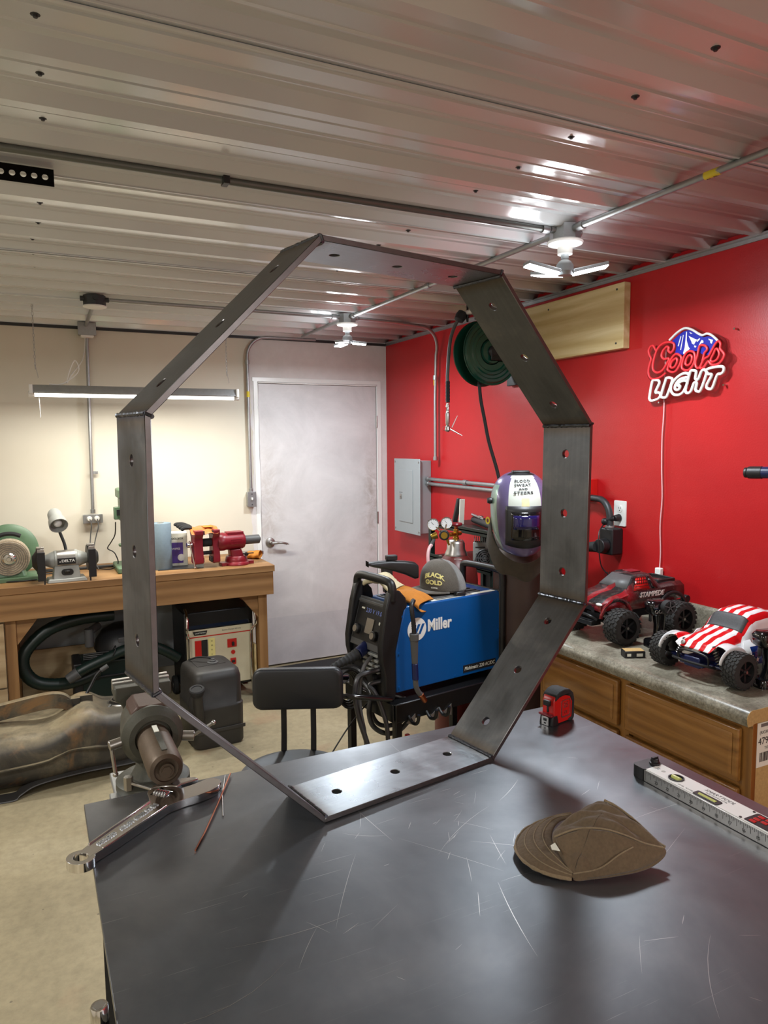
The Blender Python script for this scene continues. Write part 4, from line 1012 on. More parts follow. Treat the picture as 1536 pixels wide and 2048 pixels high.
MB().cyl((-0.105, 0.02, -0.025), (-0.105, 0.12, -0.04), 0.026, 0.019, n=20).build('angled_plug', 'rubber', ps, bevel=0.004)
ot = thing('wall_outlet', 'white double outlet on the red wall with a black adapter in it', 'outlet', (0, -2.452, 1.28))
MB().plate(rect(0.075, 0.118, 0.004, 3), [], 0.006, Matrix.Translation((-0.006, 0, 0)) @ frame((1, 0, 0), (0, 1, 0)).to_4x4()).build('cover_plate', 'white', ot, bevel=0.001)
MB().lathe([(0.017, 0), (0.017, 0.002), (0, 0.002)], (-0.006, 0, 0.022), (-1, 0, 0), 20).build('socket_face', 'white', ot)
for dy, h in ((-0.006, 0.008), (0.006, 0.008)): MB().box((-0.0083, dy, 0.026), (0.001, 0.0022, h)).build('slot', 'ink', ot)
MB().cyl((-0.008, 0, 0.014), (-0.0088, 0, 0.014), 0.0026, n=10).build('slot', 'ink', ot)
MB().cyl((-0.006, 0.0, -0.020), (-0.036, 0.004, -0.022), 0.018, 0.014).cyl((-0.034, 0.002, -0.022), (-0.05, 0.038, -0.034), 0.011).build('adapter', 'black', ot, bevel=0.003)
MB().ell((-0.055, 0.045, -0.040), (0.014, 0.018, 0.017)).build('plug_head', 'black', ot)
cdn('charger_cord', [(-0.058, -2.405, 1.228), (-0.115, -2.435, 1.19), (-0.120, -2.445, 1.10), (-0.10, -2.445, 1.03), (-0.07, -2.48, 0.985), (-0.055, -2.52, 0.95)], 0.003, 'black', 'thin black cord hanging from the white outlet behind the truck')

# wood backing board
bdv = thing('backing_board', 'pale pine board screwed high on the red wall behind the hose reel', 'board', (0, -1.88, 2.18))
MB().box((-0.02, 0, 0), (0.038, 1.21, 0.292)).build('plank', 'board', bdv, bevel=0.002)
for y, z in ((-0.56, 0.12), (-0.56, -0.12), (-0.08, 0.11), (-0.1, -0.12)): MB().cyl((-0.038, y, z), (-0.0405, y, z), 0.005, n=10).build('screw', 'zinc_dark', bdv)

# ------------------------------------------------------------------ hose reel
hr = thing('hose_reel', 'green round hose reel hanging on the pale board', 'hose reel', (-0.21, -1.65, 2.10))
def disc(y, s):
    pr = [(0.0, 0.012), (0.06, 0.012), (0.066, 0.0), (0.10, 0.0), (0.106, 0.006), (0.120, 0.006), (0.126, 0.0), (0.140, 0.0), (0.146, 0.007), (0.160, 0.007), (0.168, 0.0), (0.176, 0.004), (0.179, 0.001), (0.176, -0.003), (0.168, -0.004), (0.0, -0.004)]
    return MB().lathe(pr[::-1], (0, y, 0), (0, s, 0), 56)
disc(-0.050, -1).build('front_disc', 'green', hr)
disc(0.050, 1).build('rear_disc', 'green', hr)
MB().cyl((0, -0.05, 0), (0, 0.05, 0), 0.07, n=36).build('drum', 'green_black', hr)
hm = MB()
for k in range(4):
    for j in range(3): hm.tube([((0.085 + 0.017 * j) * math.cos(a), -0.036 + 0.0205 * k + (0.004 if j % 2 else 0), (0.085 + 0.017 * j) * math.sin(a)) for a in [2 * PI * i / 40 for i in range(40)]], 0.0085, 8, True)
hm.build('coiled_hose', 'rubber', hr)
MB().lathe([(0.03, 0), (0.03, 0.01), (0.02, 0.02), (0, 0.02)], (0, -0.062, 0), (0, -1, 0), 24).build('hub', 'black', hr)
MB().box((0.19, 0.0, -0.03), (0.02, 0.12, 0.28)).box((0.085, -0.075, -0.01), (0.21, 0.008, 0.075)).box((0.085, 0.075, -0.01), (0.21, 0.008, 0.075)).build('mount_frame', 'dark_paint', hr, bevel=0.003)
MB().box((-0.05, 0.0, 0.245), (0.09, 0.11, 0.008)).box((-0.095, -0.04, 0.21), (0.010, 0.010, 0.09)).box((-0.095, 0.04, 0.21), (0.010, 0.010, 0.09)).box((-0.01, -0.05, 0.19), (0.012, 0.008, 0.12)).box((-0.01, 0.05, 0.19), (0.012, 0.008, 0.12)).build('guide_arm', 'dark_paint', hr, bevel=0.002)
MB().cyl((-0.095, -0.05, 0.215), (-0.095, 0.05, 0.215), 0.012).cyl((-0.04, -0.05, 0.235), (-0.04, 0.05, 0.235), 0.010).build('roller', 'white', hr)
MB().lathe([(0.012, -0.03), (0.026, -0.024), (0.03, 0), (0.026, 0.024), (0.012, 0.03)], (-0.125, 0.06, 0.195), (-0.5, 0, -0.8), 20).build('hose_stop', 'rubber', hr)
ah = thing('air_hose', 'grey air hose looping off the reel with rubber grip and chrome blow gun', 'air hose', (-0.36, -1.52, 1.7))
hp = spline([(-0.33, -1.60, 2.30), (-0.352, -1.57, 2.26), (-0.366, -1.54, 2.19), (-0.374, -1.53, 2.10), (-0.376, -1.52, 1.99), (-0.375, -1.52, 1.95)], 8)
oo = Vector((-0.36, -1.52, 1.7))
T([p - oo for p in hp], 0.0095, 10).build('hose', 'grey_dark', ah)
gp = MB()
gp.lathe([(0.011 + (0.002 if i % 2 else 0), -0.009 * i) for i in range(14)], Vector((-0.375, -1.52, 1.955)) - oo, (0, 0, 1), 16)
gp.build('rubber_grip', 'rubber', ah)
MB().lathe([(0.009, 0), (0.009, -0.01), (0.012, -0.012), (0.012, -0.022), (0.008, -0.025), (0.010, -0.04), (0.010, -0.05)], Vector((-0.375, -1.52, 1.835)) - oo, n=16).build('coupler', 'chrome', ah)
MB().lathe([(0.009, 0), (0.012, -0.01), (0.012, -0.06), (0.009, -0.075), (0.014, -0.08), (0.016, -0.10), (0.008, -0.108), (0, -0.108)], Vector((-0.376, -1.52, 1.785)) - oo, n=16).build('gun_body', 'silver', ah)
MB().cyl(Vector((-0.376, -1.52, 1.70)) - oo, Vector((-0.30, -1.55, 1.655)) - oo, 0.0055, 0.003, n=10).build('nozzle', 'chrome', ah)
MB().cyl(Vector((-0.355, -1.53, 1.70)) - oo, Vector((-0.325, -1.54, 1.765)) - oo, 0.0035, 0.002, n=8).build('trigger', 'silver', ah)
T([Vector((-0.398 + 0.012 * math.cos(a), -1.52, 1.695 + 0.012 * math.sin(a))) - oo for a in [2 * PI * i / 14 for i in range(14)]], 0.0012, 6, True).build('hanging_ring', 'silver', ah)
cdn('supply_hose', [(-0.262, -1.66, 1.945), (-0.255, -1.665, 1.85), (-0.24, -1.68, 1.74), (-0.225, -1.70, 1.62), (-0.20, -1.74, 1.47), (-0.185, -1.76, 1.36), (-0.16, -1.78, 1.2), (-0.10, -1.8, 1.05), (-0.09, -1.8, 0.9)], 0.0095, 'rubber', 'black supply hose dropping from the bottom of the reel', 'hose')

# ------------------------------------------------------------------ clamp on the wall at the right edge
cl = thing('bar_clamp', 'black and blue clamp handle jutting in at the right edge by the red wall', 'clamp', (-0.14, -3.2, 1.498))
d = Vector((0.25, -0.9, 0.02)).normalized()
MB().cyl((0, 0, 0), d * 0.012, 0.019, n=20).cyl(d * 0.012, d * 0.055, 0.022, n=20).cyl(d * 0.055, d * 0.062, 0.017, n=20).build('end_fitting', 'black', cl, bevel=0.003)
MB().cyl(d * 0.02, d * 0.06, 0.0225, n=20).build('collar', 'black', cl)
MB().cyl(d * 0.058, d * 0.4, 0.021, n=20).build('blue_tube', 'navy', cl)
MB().box(d * 0.2 + Vector((0.03, 0.0, 0.0)), (0.14, 0.02, 0.02)).build('wall_bracket', 'dark_paint', cl)
# ================================================================== wooden work bench
BT = 0.857
bn = thing('work_bench', 'long pine work bench along the cream wall', 'bench', (-2.4, -0.31, 0))
def bx(name, x0, x1, y0, y1, z0, z1, mat, par=bn, o=(-2.4, -0.31, 0), bev=0.002, **kw):
    return MB().box(((x0 + x1) / 2 - o[0], (y0 + y1) / 2 - o[1], (z0 + z1) / 2 - o[2]), (x1 - x0, y1 - y0, z1 - z0)).build(name, mat, par, bevel=bev, **kw)
bx('bench_top', -4.3, -1.110, -0.625, -0.004, BT - 0.040, BT, 'wood_x')
bx('apron', -4.3, -1.118, -0.615, -0.577, BT - 0.187, BT - 0.042, 'wood_x')
bx('end_apron', -1.156, -1.118, -0.575, -0.02, BT - 0.187, BT - 0.042, 'wood_y')
for x in (-1.180, -2.610, -4.2):
    bx('leg', x - 0.028, x + 0.028, -0.576, -0.487, 0.001, BT - 0.042, 'wood_z')
    bx('leg', x - 0.028, x + 0.028, -0.11, -0.02, 0.001, BT - 0.042, 'wood_z')
for x, s in ((-1.208, -1), (-2.582, 1)):
    MB().plate([(0, 0), (0.115 * s, 0), (0.0, -0.15)] if s < 0 else [(0, 0), (0, -0.15), (0.115, 0)], [], 0.035, Matrix.Translation((x + 2.4, -0.53 + 0.31, BT - 0.189)) @ frame((0, -1, 0), (1, 0, 0)).to_4x4()).build('corner_brace', 'wood_x', bn, bevel=0.001)
bx('lower_shelf', -2.58, -2.10, -0.56, -0.03, 0.02, 0.045, 'ply')
bx('lower_back_panel', -2.58, -2.02, -0.10, -0.08, 0.045, 0.36, 'ply')
bx('drawer_front', -3.05, -2.641, -0.60, -0.578, 0.30, BT - 0.20, 'ply')
bx('drawer_front', -3.05, -2.641, -0.60, -0.578, 0.03, 0.29, 'ply')
tag(MB().box((-2.05, -0.012, 0.42), (1.0, 0.02, 0.6)).build('grey_panel', 'grey_box', bevel=0.002), 'flat grey sheet leaning against the wall under the bench', 'panel')

# --- buffing machine
bf = thing('buffing_machine', 'pale green buffing machine with a thick cloth wheel at the left end of the bench', 'buffer', (-2.60, -0.34, BT))
MB().box((0.02, 0.0, 0.012), (0.26, 0.24, 0.024)).loft([[(x, y, 0.024) for x, y in rect(0.17, 0.16, 0.02, 3)], [(x, y, 0.10) for x, y in rect(0.11, 0.11, 0.02, 3)]]).build('base', 'green_pale', bf, bevel=0.003)
MB().lathe([(0.0, 0.02), (0.10, 0.02), (0.125, 0.012), (0.150, 0.0), (0.156, -0.006), (0.156, -0.012), (0.150, -0.012), (0.0, -0.012)][::-1], (0, 0.06, 0.158), (0, -1, 0), 40).build('backing_disc', 'green_pale', bf)
MB().cyl((0, 0.05, 0.158), (0, 0.17, 0.158), 0.07, n=28).build('motor', 'green_pale', bf, bevel=0.004)
fm = MB()
for i in range(9):
    r = 0.108 + random.uniform(-0.004, 0.005) - 0.003 * abs(i - 4)
    fm.lathe([(0.02, 0), (r - 0.004, 0), (r, 0.004), (r, 0.010), (r - 0.004, 0.0135), (0.02, 0.0135)], (0, 0.04 - i * 0.014, 0.13), (0, -1, 0), 34)
fm.build('cloth_wheel', 'felt', bf)
rg = MB()
for i in range(6): rg.tube([((0.040 + 0.011 * i) * math.cos(a), -0.0875, 0.13 + (0.040 + 0.011 * i) * math.sin(a)) for a in [2 * PI * j / 30 for j in range(30)]], 0.0012, 5, True)
rg.build('wheel_stitching', 'grey_dark', bf)
MB().lathe([(0.034, 0), (0.034, 0.006), (0.028, 0.012), (0.014, 0.014), (0.011, 0.022), (0, 0.022)], (0, -0.086, 0.13), (0, -1, 0), 26).build('hub', 'chrome', bf)
MB().tube([(0.125 * math.cos(a), 0.0, 0.14 + 0.125 * math.sin(a)) for a in [math.radians(60 + 8 * k) for k in range(14)]], 0.012, 8).build('guard', 'rubber', bf)
cdn('buffer_cord', [(-2.50, -0.30, BT + 0.02), (-2.46, -0.34, BT + 0.006), (-2.42, -0.40, BT + 0.006), (-2.45, -0.45, BT + 0.006), (-2.55, -0.47, BT + 0.006), (-2.68, -0.44, BT + 0.006)], 0.004, 'black', 'black cord on the bench in front of the buffing machine')
cdn('extension_cord', [(-2.47, -0.27, BT + 0.005), (-2.43, -0.21, BT + 0.005), (-2.36, -0.20, BT + 0.005), (-2.36, -0.26, BT + 0.005), (-2.43, -0.30, BT + 0.010), (-2.47, -0.24, BT + 0.014), (-2.42, -0.18, BT + 0.014), (-2.30, -0.19, BT + 0.006), (-2.18, -0.20, BT + 0.005)], 0.004, 'black', 'black cord coiled behind the bench grinder')

# --- bench grinder
gr = thing('bench_grinder', 'light grey bench grinder with two black wheel guards', 'grinder', (-2.312, -0.53, BT), math.radians(3))
MB().wedge((-0.105, 0.105, -0.07, 0.07, 0.0), (-0.095, 0.095, -0.065, 0.065, 0.02)).wedge((-0.072, 0.072, -0.055, 0.055, 0.018), (-0.062, 0.062, -0.045, 0.045, 0.09)).build('base', 'grinder_grey', gr, bevel=0.004)
MB().cyl((-0.06, 0, 0.122), (0.06, 0, 0.122), 0.052, n=32).cyl((-0.06, 0, 0.122), (-0.115, 0, 0.122), 0.050, 0.028, n=24).cyl((0.06, 0, 0.122), (0.115, 0, 0.122), 0.050, 0.028, n=24).build('motor', 'grinder_grey', gr, bevel=0.002)
MB().cyl((-0.047, 0, 0.122), (0.047, 0, 0.122), 0.0535, n=32).build('motor_band', 'silver', gr)
MB().box((0.0, -0.0525, 0.118), (0.094, 0.006, 0.036)).build('name_plate', 'black', gr, bevel=0.001)
text('DELTA', 0.020, (0.008, -0.0555, 0.119), (1, 0, 0), (0, 0, 1), 'white', gr, 0.0006, bold=0.0004, wid=1.15)
MB().plate([(-0.038, 0), (-0.030, 0), (-0.034, 0.008)], [], 0.0006, Matrix.Translation((0, -0.0555, 0.113)) @ frame((0, -1, 0), (1, 0, 0)).to_4x4()).build('emblem', 'white', gr)
MB().plate(rect(0.062, 0.036, 0.017, 6), [], 0.006, Matrix.Translation((0.002, -0.049, 0.055)) @ frame((0, -1, 0), (1, 0, 0)).to_4x4()).build('switch_plate', 'black', gr, bevel=0.001)
MB().box((0.0, -0.057, 0.055), (0.028, 0.008, 0.016)).build('switch', 'black_gloss', gr, bevel=0.002)
for s in (-1, 1):
    MB().cyl((0.112 * s, 0, 0.122), (0.150 * s, 0, 0.122), 0.074, n=36).cyl((0.150 * s, 0, 0.122), (0.172 * s, 0, 0.122), 0.060, 0.03, n=30).build('wheel_guard', 'black', gr, bevel=0.003)
    MB().cyl((0.118 * s, -0.006, 0.122), (0.145 * s, -0.006, 0.122), 0.070, n=36).build('grinding_wheel', 'grey_dark', gr)
    MB().box((0.131 * s, -0.03, 0.200), (0.036, 0.05, 0.010)).box((0.131 * s, -0.072, 0.165), (0.034, 0.004, 0.06)).build('spark_shield', 'silver', gr, bevel=0.001)
    MB().box((0.131 * s, -0.082, 0.10), (0.040, 0.014, 0.16)).build('guard_front', 'black', gr, bevel=0.002)
    MB().box((0.118 * s, -0.082, 0.015), (0.008, 0.010, 0.04)).build('rest_bracket', 'black', gr, bevel=0.001)
# gooseneck lamp on the grinder
T([p - Vector((-2.312, -0.53, BT)) for p in spline([(-2.305, -0.50, BT + 0.165), (-2.312, -0.49, BT + 0.21), (-2.330, -0.48, BT + 0.27), (-2.334, -0.48, BT + 0.30)], 6)], 0.0085, 10).build('lamp_neck', 'rubber', gr)
ax = Vector((0.12, -0.80, -0.55)).normalized()
MB().lathe([(0.0, -0.03), (0.030, -0.028), (0.038, -0.010), (0.040, 0.03), (0.040, 0.040), (0.0465, 0.052), (0.050, 0.085), (0.050, 0.095), (0.046, 0.095), (0.042, 0.06), (0.0, 0.05)], Vector((-0.040, 0.055, 0.370)), ax, 30).build('lamp_shade', 'grinder_grey', gr)
MB().ell(tuple(Vector((-0.040, 0.055, 0.370)) + ax * 0.068), (0.024, 0.024, 0.024)).build('bulb', 'gauge', gr)

# --- bench drill press behind the ring's left bar
dp = thing('drill_press', 'pale green bench drill press mostly hidden behind the left bar', 'drill press', (-1.93, -0.30, BT))
MB().box((0, -0.03, 0.018), (0.20, 0.30, 0.036)).build('base', 'green_pale', dp, bevel=0.008)
MB().cyl((0, 0.06, 0.036), (0, 0.06, 0.50), 0.024, n=20).build('column', 'silver', dp)
MB().lathe([(0.0, 0), (0.075, 0), (0.078, 0.006), (0.078, 0.016), (0, 0.016)], (0, -0.06, 0.15), n=26).box((0, 0.03, 0.158), (0.06, 0.10, 0.022)).build('work_table', 'green_pale', dp, bevel=0.003)
MB().loft([[(x, y - 0.02, z) for x, y in rect(0.115, 0.26, 0.03, 4)] for z in (0.30, 0.44)]).build('head', 'green_pale', dp, bevel=0.006)
MB().loft([[(x, y, z) for x, y in rect(0.14, 0.30, 0.05, 4)] for z in (0.442, 0.50)]).build('belt_cover', 'green_pale', dp, bevel=0.01)
MB().cyl((0, -0.09, 0.30), (0, -0.09, 0.25), 0.022, n=18).cyl((0, -0.09, 0.25), (0, -0.09, 0.215), 0.016, 0.010, n=16).build('chuck', 'silver', dp)
for k in range(3):
    a = math.radians(120 * k + 20); d = Vector((0, math.cos(a), math.sin(a)))
    MB().cyl(Vector((0.07, -0.05, 0.35)), Vector((0.085, -0.05, 0.35)) + d * 0.085, 0.004, n=8).ell(tuple(Vector((0.086, -0.05, 0.35)) + d * 0.09), (0.010, 0.010, 0.010)).build('feed_handle', 'black', dp)
MB().box((-0.075, -0.06, 0.355), (0.045, 0.05, 0.075)).build('switch_box', 'green_pale', dp, bevel=0.004)
MB().box((-0.072, -0.088, 0.36), (0.022, 0.006, 0.035)).build('switch', 'black', dp, bevel=0.001)
cdn('extension_cord', [(-2.02, -0.36, BT + 0.30), (-2.02, -0.30, BT + 0.22), (-2.04, -0.26, BT + 0.17), (-2.062, -0.25, BT + 0.13), (-2.035, -0.26, BT + 0.11), (-2.02, -0.28, BT + 0.09), (-2.01, -0.3, BT + 0.04), (-2.05, -0.30, BT + 0.007), (-2.14, -0.22, BT + 0.007)], 0.0035, 'black', 'black cord dangling beside the drill press')

# --- paper towel roll
tr = thing('paper_towel_roll', 'blue paper towel roll standing on the bench beside the red vise', 'towel roll', (-1.765, -0.41, BT))
MB().lathe([(0.021, 0.286), (0.060, 0.286), (0.062, 0.283), (0.062, 0.003), (0.060, 0.0), (0.021, 0.0), (0.021, 0.286)][::-1], n=40, caps=False).build('roll', 'towel', tr)
MB().lathe([(0.0205, 0.285), (0.0205, 0.001), (0.019, 0.001), (0.019, 0.285), (0.0205, 0.285)], n=24, caps=False).build('cardboard_core', 'particle', tr)
# --- box of cloths
wb_ = thing('wipes_box', 'purple and white printed cardboard box behind the paper towel roll', 'box', (-1.650, -0.30, BT), math.radians(-8))
MB().box((0, 0, 0.105), (0.12, 0.12, 0.21)).build('carton', 'paper', wb_, bevel=0.002)
MB().box((-0.01, -0.0608, 0.085), (0.085, 0.0012, 0.13)).build('printed_panel', 'purple', wb_)
text('TOOLBOX', 0.017, (-0.005, -0.0603, 0.175), (1, 0, 0), (0, 0, 1), 'ink', wb_, 0.0006, bold=0.0003)
text('WIPES', 0.018, (-0.01, -0.0615, 0.11), (1, 0, 0), (0, 0, 1), 'white', wb_, 0.0006, bold=0.0003)
MB().lathe([(0.022, 0), (0.022, 0.001), (0, 0.001)], (0.02, -0.0615, 0.055), (0, -1, 0), 20).build('printed_panel', 'white', wb_)

# --- red bench vise
rv = thing('bench_vise', 'red bench vise with chrome handle on the right end of the bench', 'vise', (-1.315, -0.47, BT), math.radians(4))
MB().lathe([(0.082, 0.0), (0.084, 0.006), (0.080, 0.016), (0.070, 0.022), (0.070, 0.034), (0.066, 0.052), (0.060, 0.058), (0, 0.058)], n=40).box((0, 0, 0.01), (0.21, 0.07, 0.02)).build('swivel_base', 'maroon', rv, bevel=0.002)
MB().loft([[(x, y, 0.056) for x, y in rect(0.085, 0.08, 0.015, 3)], [(x, y, 0.10) for x, y in rect(0.075, 0.075, 0.015, 3, (-0.01, 0))]]).build('pedestal', 'maroon', rv, bevel=0.004)
MB().cyl((0.05, -0.06, 0.068), (0.05, -0.045, 0.068), 0.012, n=14).box((0.06, -0.06, 0.073), (0.07, 0.008, 0.006)).build('swivel_lock', 'rubber', rv)
MB().lathe([(0.050, -0.125), (0.058, -0.11), (0.058, -0.08), (0.054, -0.07), (0.054, 0.035), (0.048, 0.05), (0.036, 0.056), (0, 0.056)], (0, 0, 0.152), (1, 0, 0), 36).build('body', 'maroon', rv)
MB().box((-0.01, 0, 0.203), (0.105, 0.07, 0.020)).build('anvil', 'maroon', rv, bevel=0.003)
MB().plate(rect(0.075, 0.030, 0.004, 2, (0, 0)), [rect(0.070, 0.025, 0.003, 2)], 0.002, Matrix.Translation((-0.012, -0.052, 0.152)) @ frame((0, -1, 0), (1, 0, 0)).to_4x4()).build('name_rim', 'maroon', rv)
text('Forged', 0.016, (-0.012, -0.0525, 0.152), (1, 0, 0), (0, 0, 1), 'maroon', rv, 0.002)
MB().cyl((0.04, 0, 0.152), (0.155, 0, 0.152), 0.029, n=28).cyl((0.155, 0, 0.152), (0.165, 0, 0.152), 0.020, 0.012, n=20).build('slide_tube', 'grey_dark', rv, bevel=0.002)
YZ = lambda x: Matrix.Translation((x, 0, 0)) @ frame((1, 0, 0), (0, 1, 0)).to_4x4()
def cj(x0, x1, nm):
    prof = [(-0.062, 0.238), (-0.062, 0.21), (-0.044, 0.19), (-0.040, 0.14), (-0.052, 0.07), (-0.052, 0.034), (-0.030, 0.026), (0.030, 0.026), (0.052, 0.034), (0.052, 0.07), (0.040, 0.14), (0.044, 0.19), (0.062, 0.21), (0.062, 0.238)]
    MB().plate(prof, [], x1 - x0, YZ(x0)).build(nm, 'maroon', rv, bevel=0.005, seg=3)
cj(-0.160, -0.118, 'fixed_jaw'); cj(-0.275, -0.222, 'moving_jaw')
MB().cyl((-0.225, 0, 0.155), (-0.155, 0, 0.155), 0.026, n=24).cyl((-0.225, 0, 0.09), (-0.155, 0, 0.09), 0.012, n=16).build('screw', 'rubber', rv)
for x in (-0.162, -0.218): MB().box((x, 0, 0.222), (0.008, 0.118, 0.024)).build('jaw_insert', 'zinc_dark', rv, bevel=0.001)
for x in (-0.163, -0.219): MB().box((x, 0, 0.050), (0.012, 0.06, 0.03)).build('pipe_jaw', 'zinc_dark', rv, bevel=0.002)
MB().cyl((-0.278, 0, 0.148), (-0.312, 0, 0.148), 0.018, n=22).build('screw_head', 'chrome', rv, bevel=0.003)
MB().cyl((-0.298, -0.012, 0.175), (-0.272, -0.03, 0.008), 0.0055, n=12).ell((-0.272, -0.030, 0.008), (0.009, 0.009, 0.007)).build('handle_bar', 'chrome', rv)
MB().box((-0.19, 0.02, 0.2475), (0.085, 0.10, 0.006)).build('jaw_cover', 'grey_dark', rv, bevel=0.002) if False else None

def glove_mesh(par, mat_palm, mat_cuff, L=0.2, W=0.1, H=0.05, fingers=True):
    """soft glove lying down: cuff shell (open), palm body, fingers and thumb"""
    n = 20; loops = []
    for k in range(9):
        f = k / 8; x = -L * 0.5 + f * L * 0.55
        ww = W * (0.56 - 0.10 * math.sin(f * PI)) ; hh = H * (0.62 - 0.12 * f)
        loops.append([(x, ww * math.cos(a) + 0.004 * math.sin(3 * a + k), max(0.002, hh * 0.95 + hh * math.sin(a) + 0.004 * math.sin(2 * a + 1.7 * k))) for a in [2 * PI * i / n for i in range(n)]])
    MB().loft(loops, caps=False).build('cuff', mat_cuff, par, solid=0.003, sub=1, smooth=80)
    loops = []
    for k in range(6):
        f = k / 5; x = L * 0.03 + f * L * 0.24
        ww = W * (0.46 - 0.04 * f); hh = H * (0.50 - 0.16 * f)
        loops.append([(x, ww * math.cos(a), max(0.002, hh * 0.95 + hh * math.sin(a))) for a in [2 * PI * i / n for i in range(n)]])
    MB().loft(loops).build('palm', mat_palm, par, sub=1, smooth=80)
    for i in range(4):
        y = W * (-0.32 + 0.21 * i); l = L * (0.26, 0.31, 0.29, 0.22)[i]; x0 = L * 0.23
        pts = spline([(x0, y * 0.9, H * 0.34), (x0 + l * 0.5, y * 1.08, H * 0.42), (x0 + l, y * 1.15, H * 0.22)], 4)
        T(pts, [W * 0.10] * (len(pts) - 2) + [W * 0.085, W * 0.03], 8).build('finger', mat_palm, par, sub=1, smooth=80)
    pts = spline([(L * 0.04, W * 0.35, H * 0.35), (L * 0.14, W * 0.62, H * 0.35), (L * 0.26, W * 0.68, H * 0.25)], 4)
    T(pts, [W * 0.11] * (len(pts) - 2) + [W * 0.09, W * 0.03], 8).build('thumb', mat_palm, par, sub=1, smooth=80)
g1 = thing('work_glove', 'tan leather work glove lying at the right end of the bench behind the red vise', 'glove', (-1.185, -0.28, BT + 0.001), math.radians(150))
glove_mesh(g1, 'leather_cream', 'leather_tan', 0.17, 0.10, 0.045)
g2 = thing('work_glove', 'black and orange work glove draped over the jaws of the red vise', 'glove', (-1.52, -0.44, BT + 0.240), math.radians(180))
# draped cloth over the jaws: palm on top, black fingers to the left, orange cuff hanging towards the viewer
rows = []
for k in range(13):
    f = k / 12; row = []
    for i in range(11):
        g = i / 10; x = -0.085 + 0.17 * g
        yy = -0.075 + 0.19 * f
        z = 0.006 + 0.006 * math.sin(5 * g * PI + f * 3) - 0.03 * max(0, f - 0.62) / 0.38
        row.append((x, yy - 0.03 * max(0, f - 0.62), z))
    rows.append(row)
MB().surf(rows).build('cuff', 'orange', g2, solid=0.005, sub=1, smooth=80)
MB().box((-0.03, 0.02, 0.013), (0.06, 0.09, 0.006)).build('knuckle_guard', 'leather_tan', g2, bevel=0.003, sub=1)
for i in range(4):
    y = -0.045 + i * 0.026
    pts = spline([(0.07, y, 0.012), (0.115, y + 0.004, 0.030 - 0.006 * i), (0.165 - 0.01 * i, y + 0.006, 0.028 - 0.010 * i)], 5)
    T(pts, [0.012] * (len(pts) - 2) + [0.010, 0.003], 8).build('finger', 'black', g2)
tag(MB().plate([(-0.20, -0.06), (0.07, -0.085), (0.10, 0.05), (-0.14, 0.07)], [], 0.004, Matrix.Translation((-1.60, -0.42, BT))).build('metal_offcut', 'zinc_dark'), 'thin grey metal offcut lying flat under the red vise jaws', 'metal sheet')
tag(MB().box((-1.14, -0.12, BT + 0.012), (0.20, 0.06, 0.024)).build('aluminium_block', 'silver', bevel=0.002), 'low silver block at the wall behind the tan glove', 'block')
tag(MB().box((-2.12, -0.17, BT + 0.006), (0.62, 0.05, 0.012)).build('steel_strip', 'zinc_dark', bevel=0.001), 'long dark steel strip lying against the wall on the bench', 'steel strip')

# ================================================================== under the bench
ch = thing('battery_charger', 'cream and black wheeled battery charger under the right end of the bench', 'charger', (-1.45, -0.33, 0.0), math.radians(2))
MB().box((-0.0, 0.0, 0.33), (0.44, 0.34, 0.50)).build('cabinet', 'dark_paint', ch, bevel=0.006)
MB().loft([[(x, -0.173 + (0.0 if z < 0.47 else 0.0), z) for x, z in ((-0.21, 0.10), (0.21, 0.10), (0.21, 0.47), (-0.21, 0.47))], [(x, -0.180, z) for x, z in ((-0.21, 0.10), (0.21, 0.10), (0.21, 0.47), (-0.21, 0.47))]]).build('front_panel', 'cream_paint', ch, bevel=0.001)
MB().box((0, -0.181, 0.425), (0.42, 0.002, 0.006)).build('red_line', 'red', ch)
MB().plate([(-0.045, 0.012), (0.045, 0.012), (0.036, -0.012), (-0.036, -0.012)], [], 0.003, Matrix.Translation((-0.125, -0.180, 0.449)) @ frame((0, -1, 0), (1, 0, 0)).to_4x4()).build('badge', 'ink', ch)
text('CRAFTSMAN', 0.0115, (-0.125, -0.1832, 0.449), (1, 0, 0), (0, 0, 1), 'paper', ch, 0.0006)
text('Battery Charger 200 amp', 0.012, (0.075, -0.1805, 0.45), (1, 0, 0), (0, 0, 1), 'grey_ink', ch, 0.0006)
MB().box((-0.140, -0.182, 0.345), (0.04, 0.006, 0.115)).build('red_scale', 'red', ch, bevel=0.001)
MB().box((-0.10, -0.183, 0.345), (0.036, 0.006, 0.115)).build('selector_slot', 'ink', ch)
MB().box((-0.055, -0.181, 0.32), (0.042, 0.004, 0.175)).build('number_strip', 'pale_yellow', ch)
for i in range(6): text('%d' % (12 - 2 * i), 0.013, (-0.055, -0.1835, 0.39 - i * 0.028), (1, 0, 0), (0, 0, 1), 'ink', ch, 0.0005)
MB().box((0.075, -0.182, 0.36), (0.06, 0.005, 0.055)).build('red_switch_plate', 'red', ch, bevel=0.001)
MB().box((0.08, -0.188, 0.355), (0.014, 0.012, 0.024)).build('switch', 'black', ch, bevel=0.001)
MB().cyl((0.08, -0.18, 0.30), (0.08, -0.186, 0.30), 0.013, n=20).build('red_lamp', 'red', ch)
MB().box((0.08, -0.182, 0.24), (0.036, 0.005, 0.042)).build('red_switch_plate', 'red', ch, bevel=0.001)
MB().box((0.08, -0.186, 0.24), (0.02, 0.006, 0.015)).build('switch', 'black', ch, bevel=0.001)
MB().wedge((-0.215, 0.215, -0.176, -0.1, 0.475), (-0.215, 0.215, -0.15, -0.05, 0.575)).build('meter_window', 'black_gloss', ch, bevel=0.002)
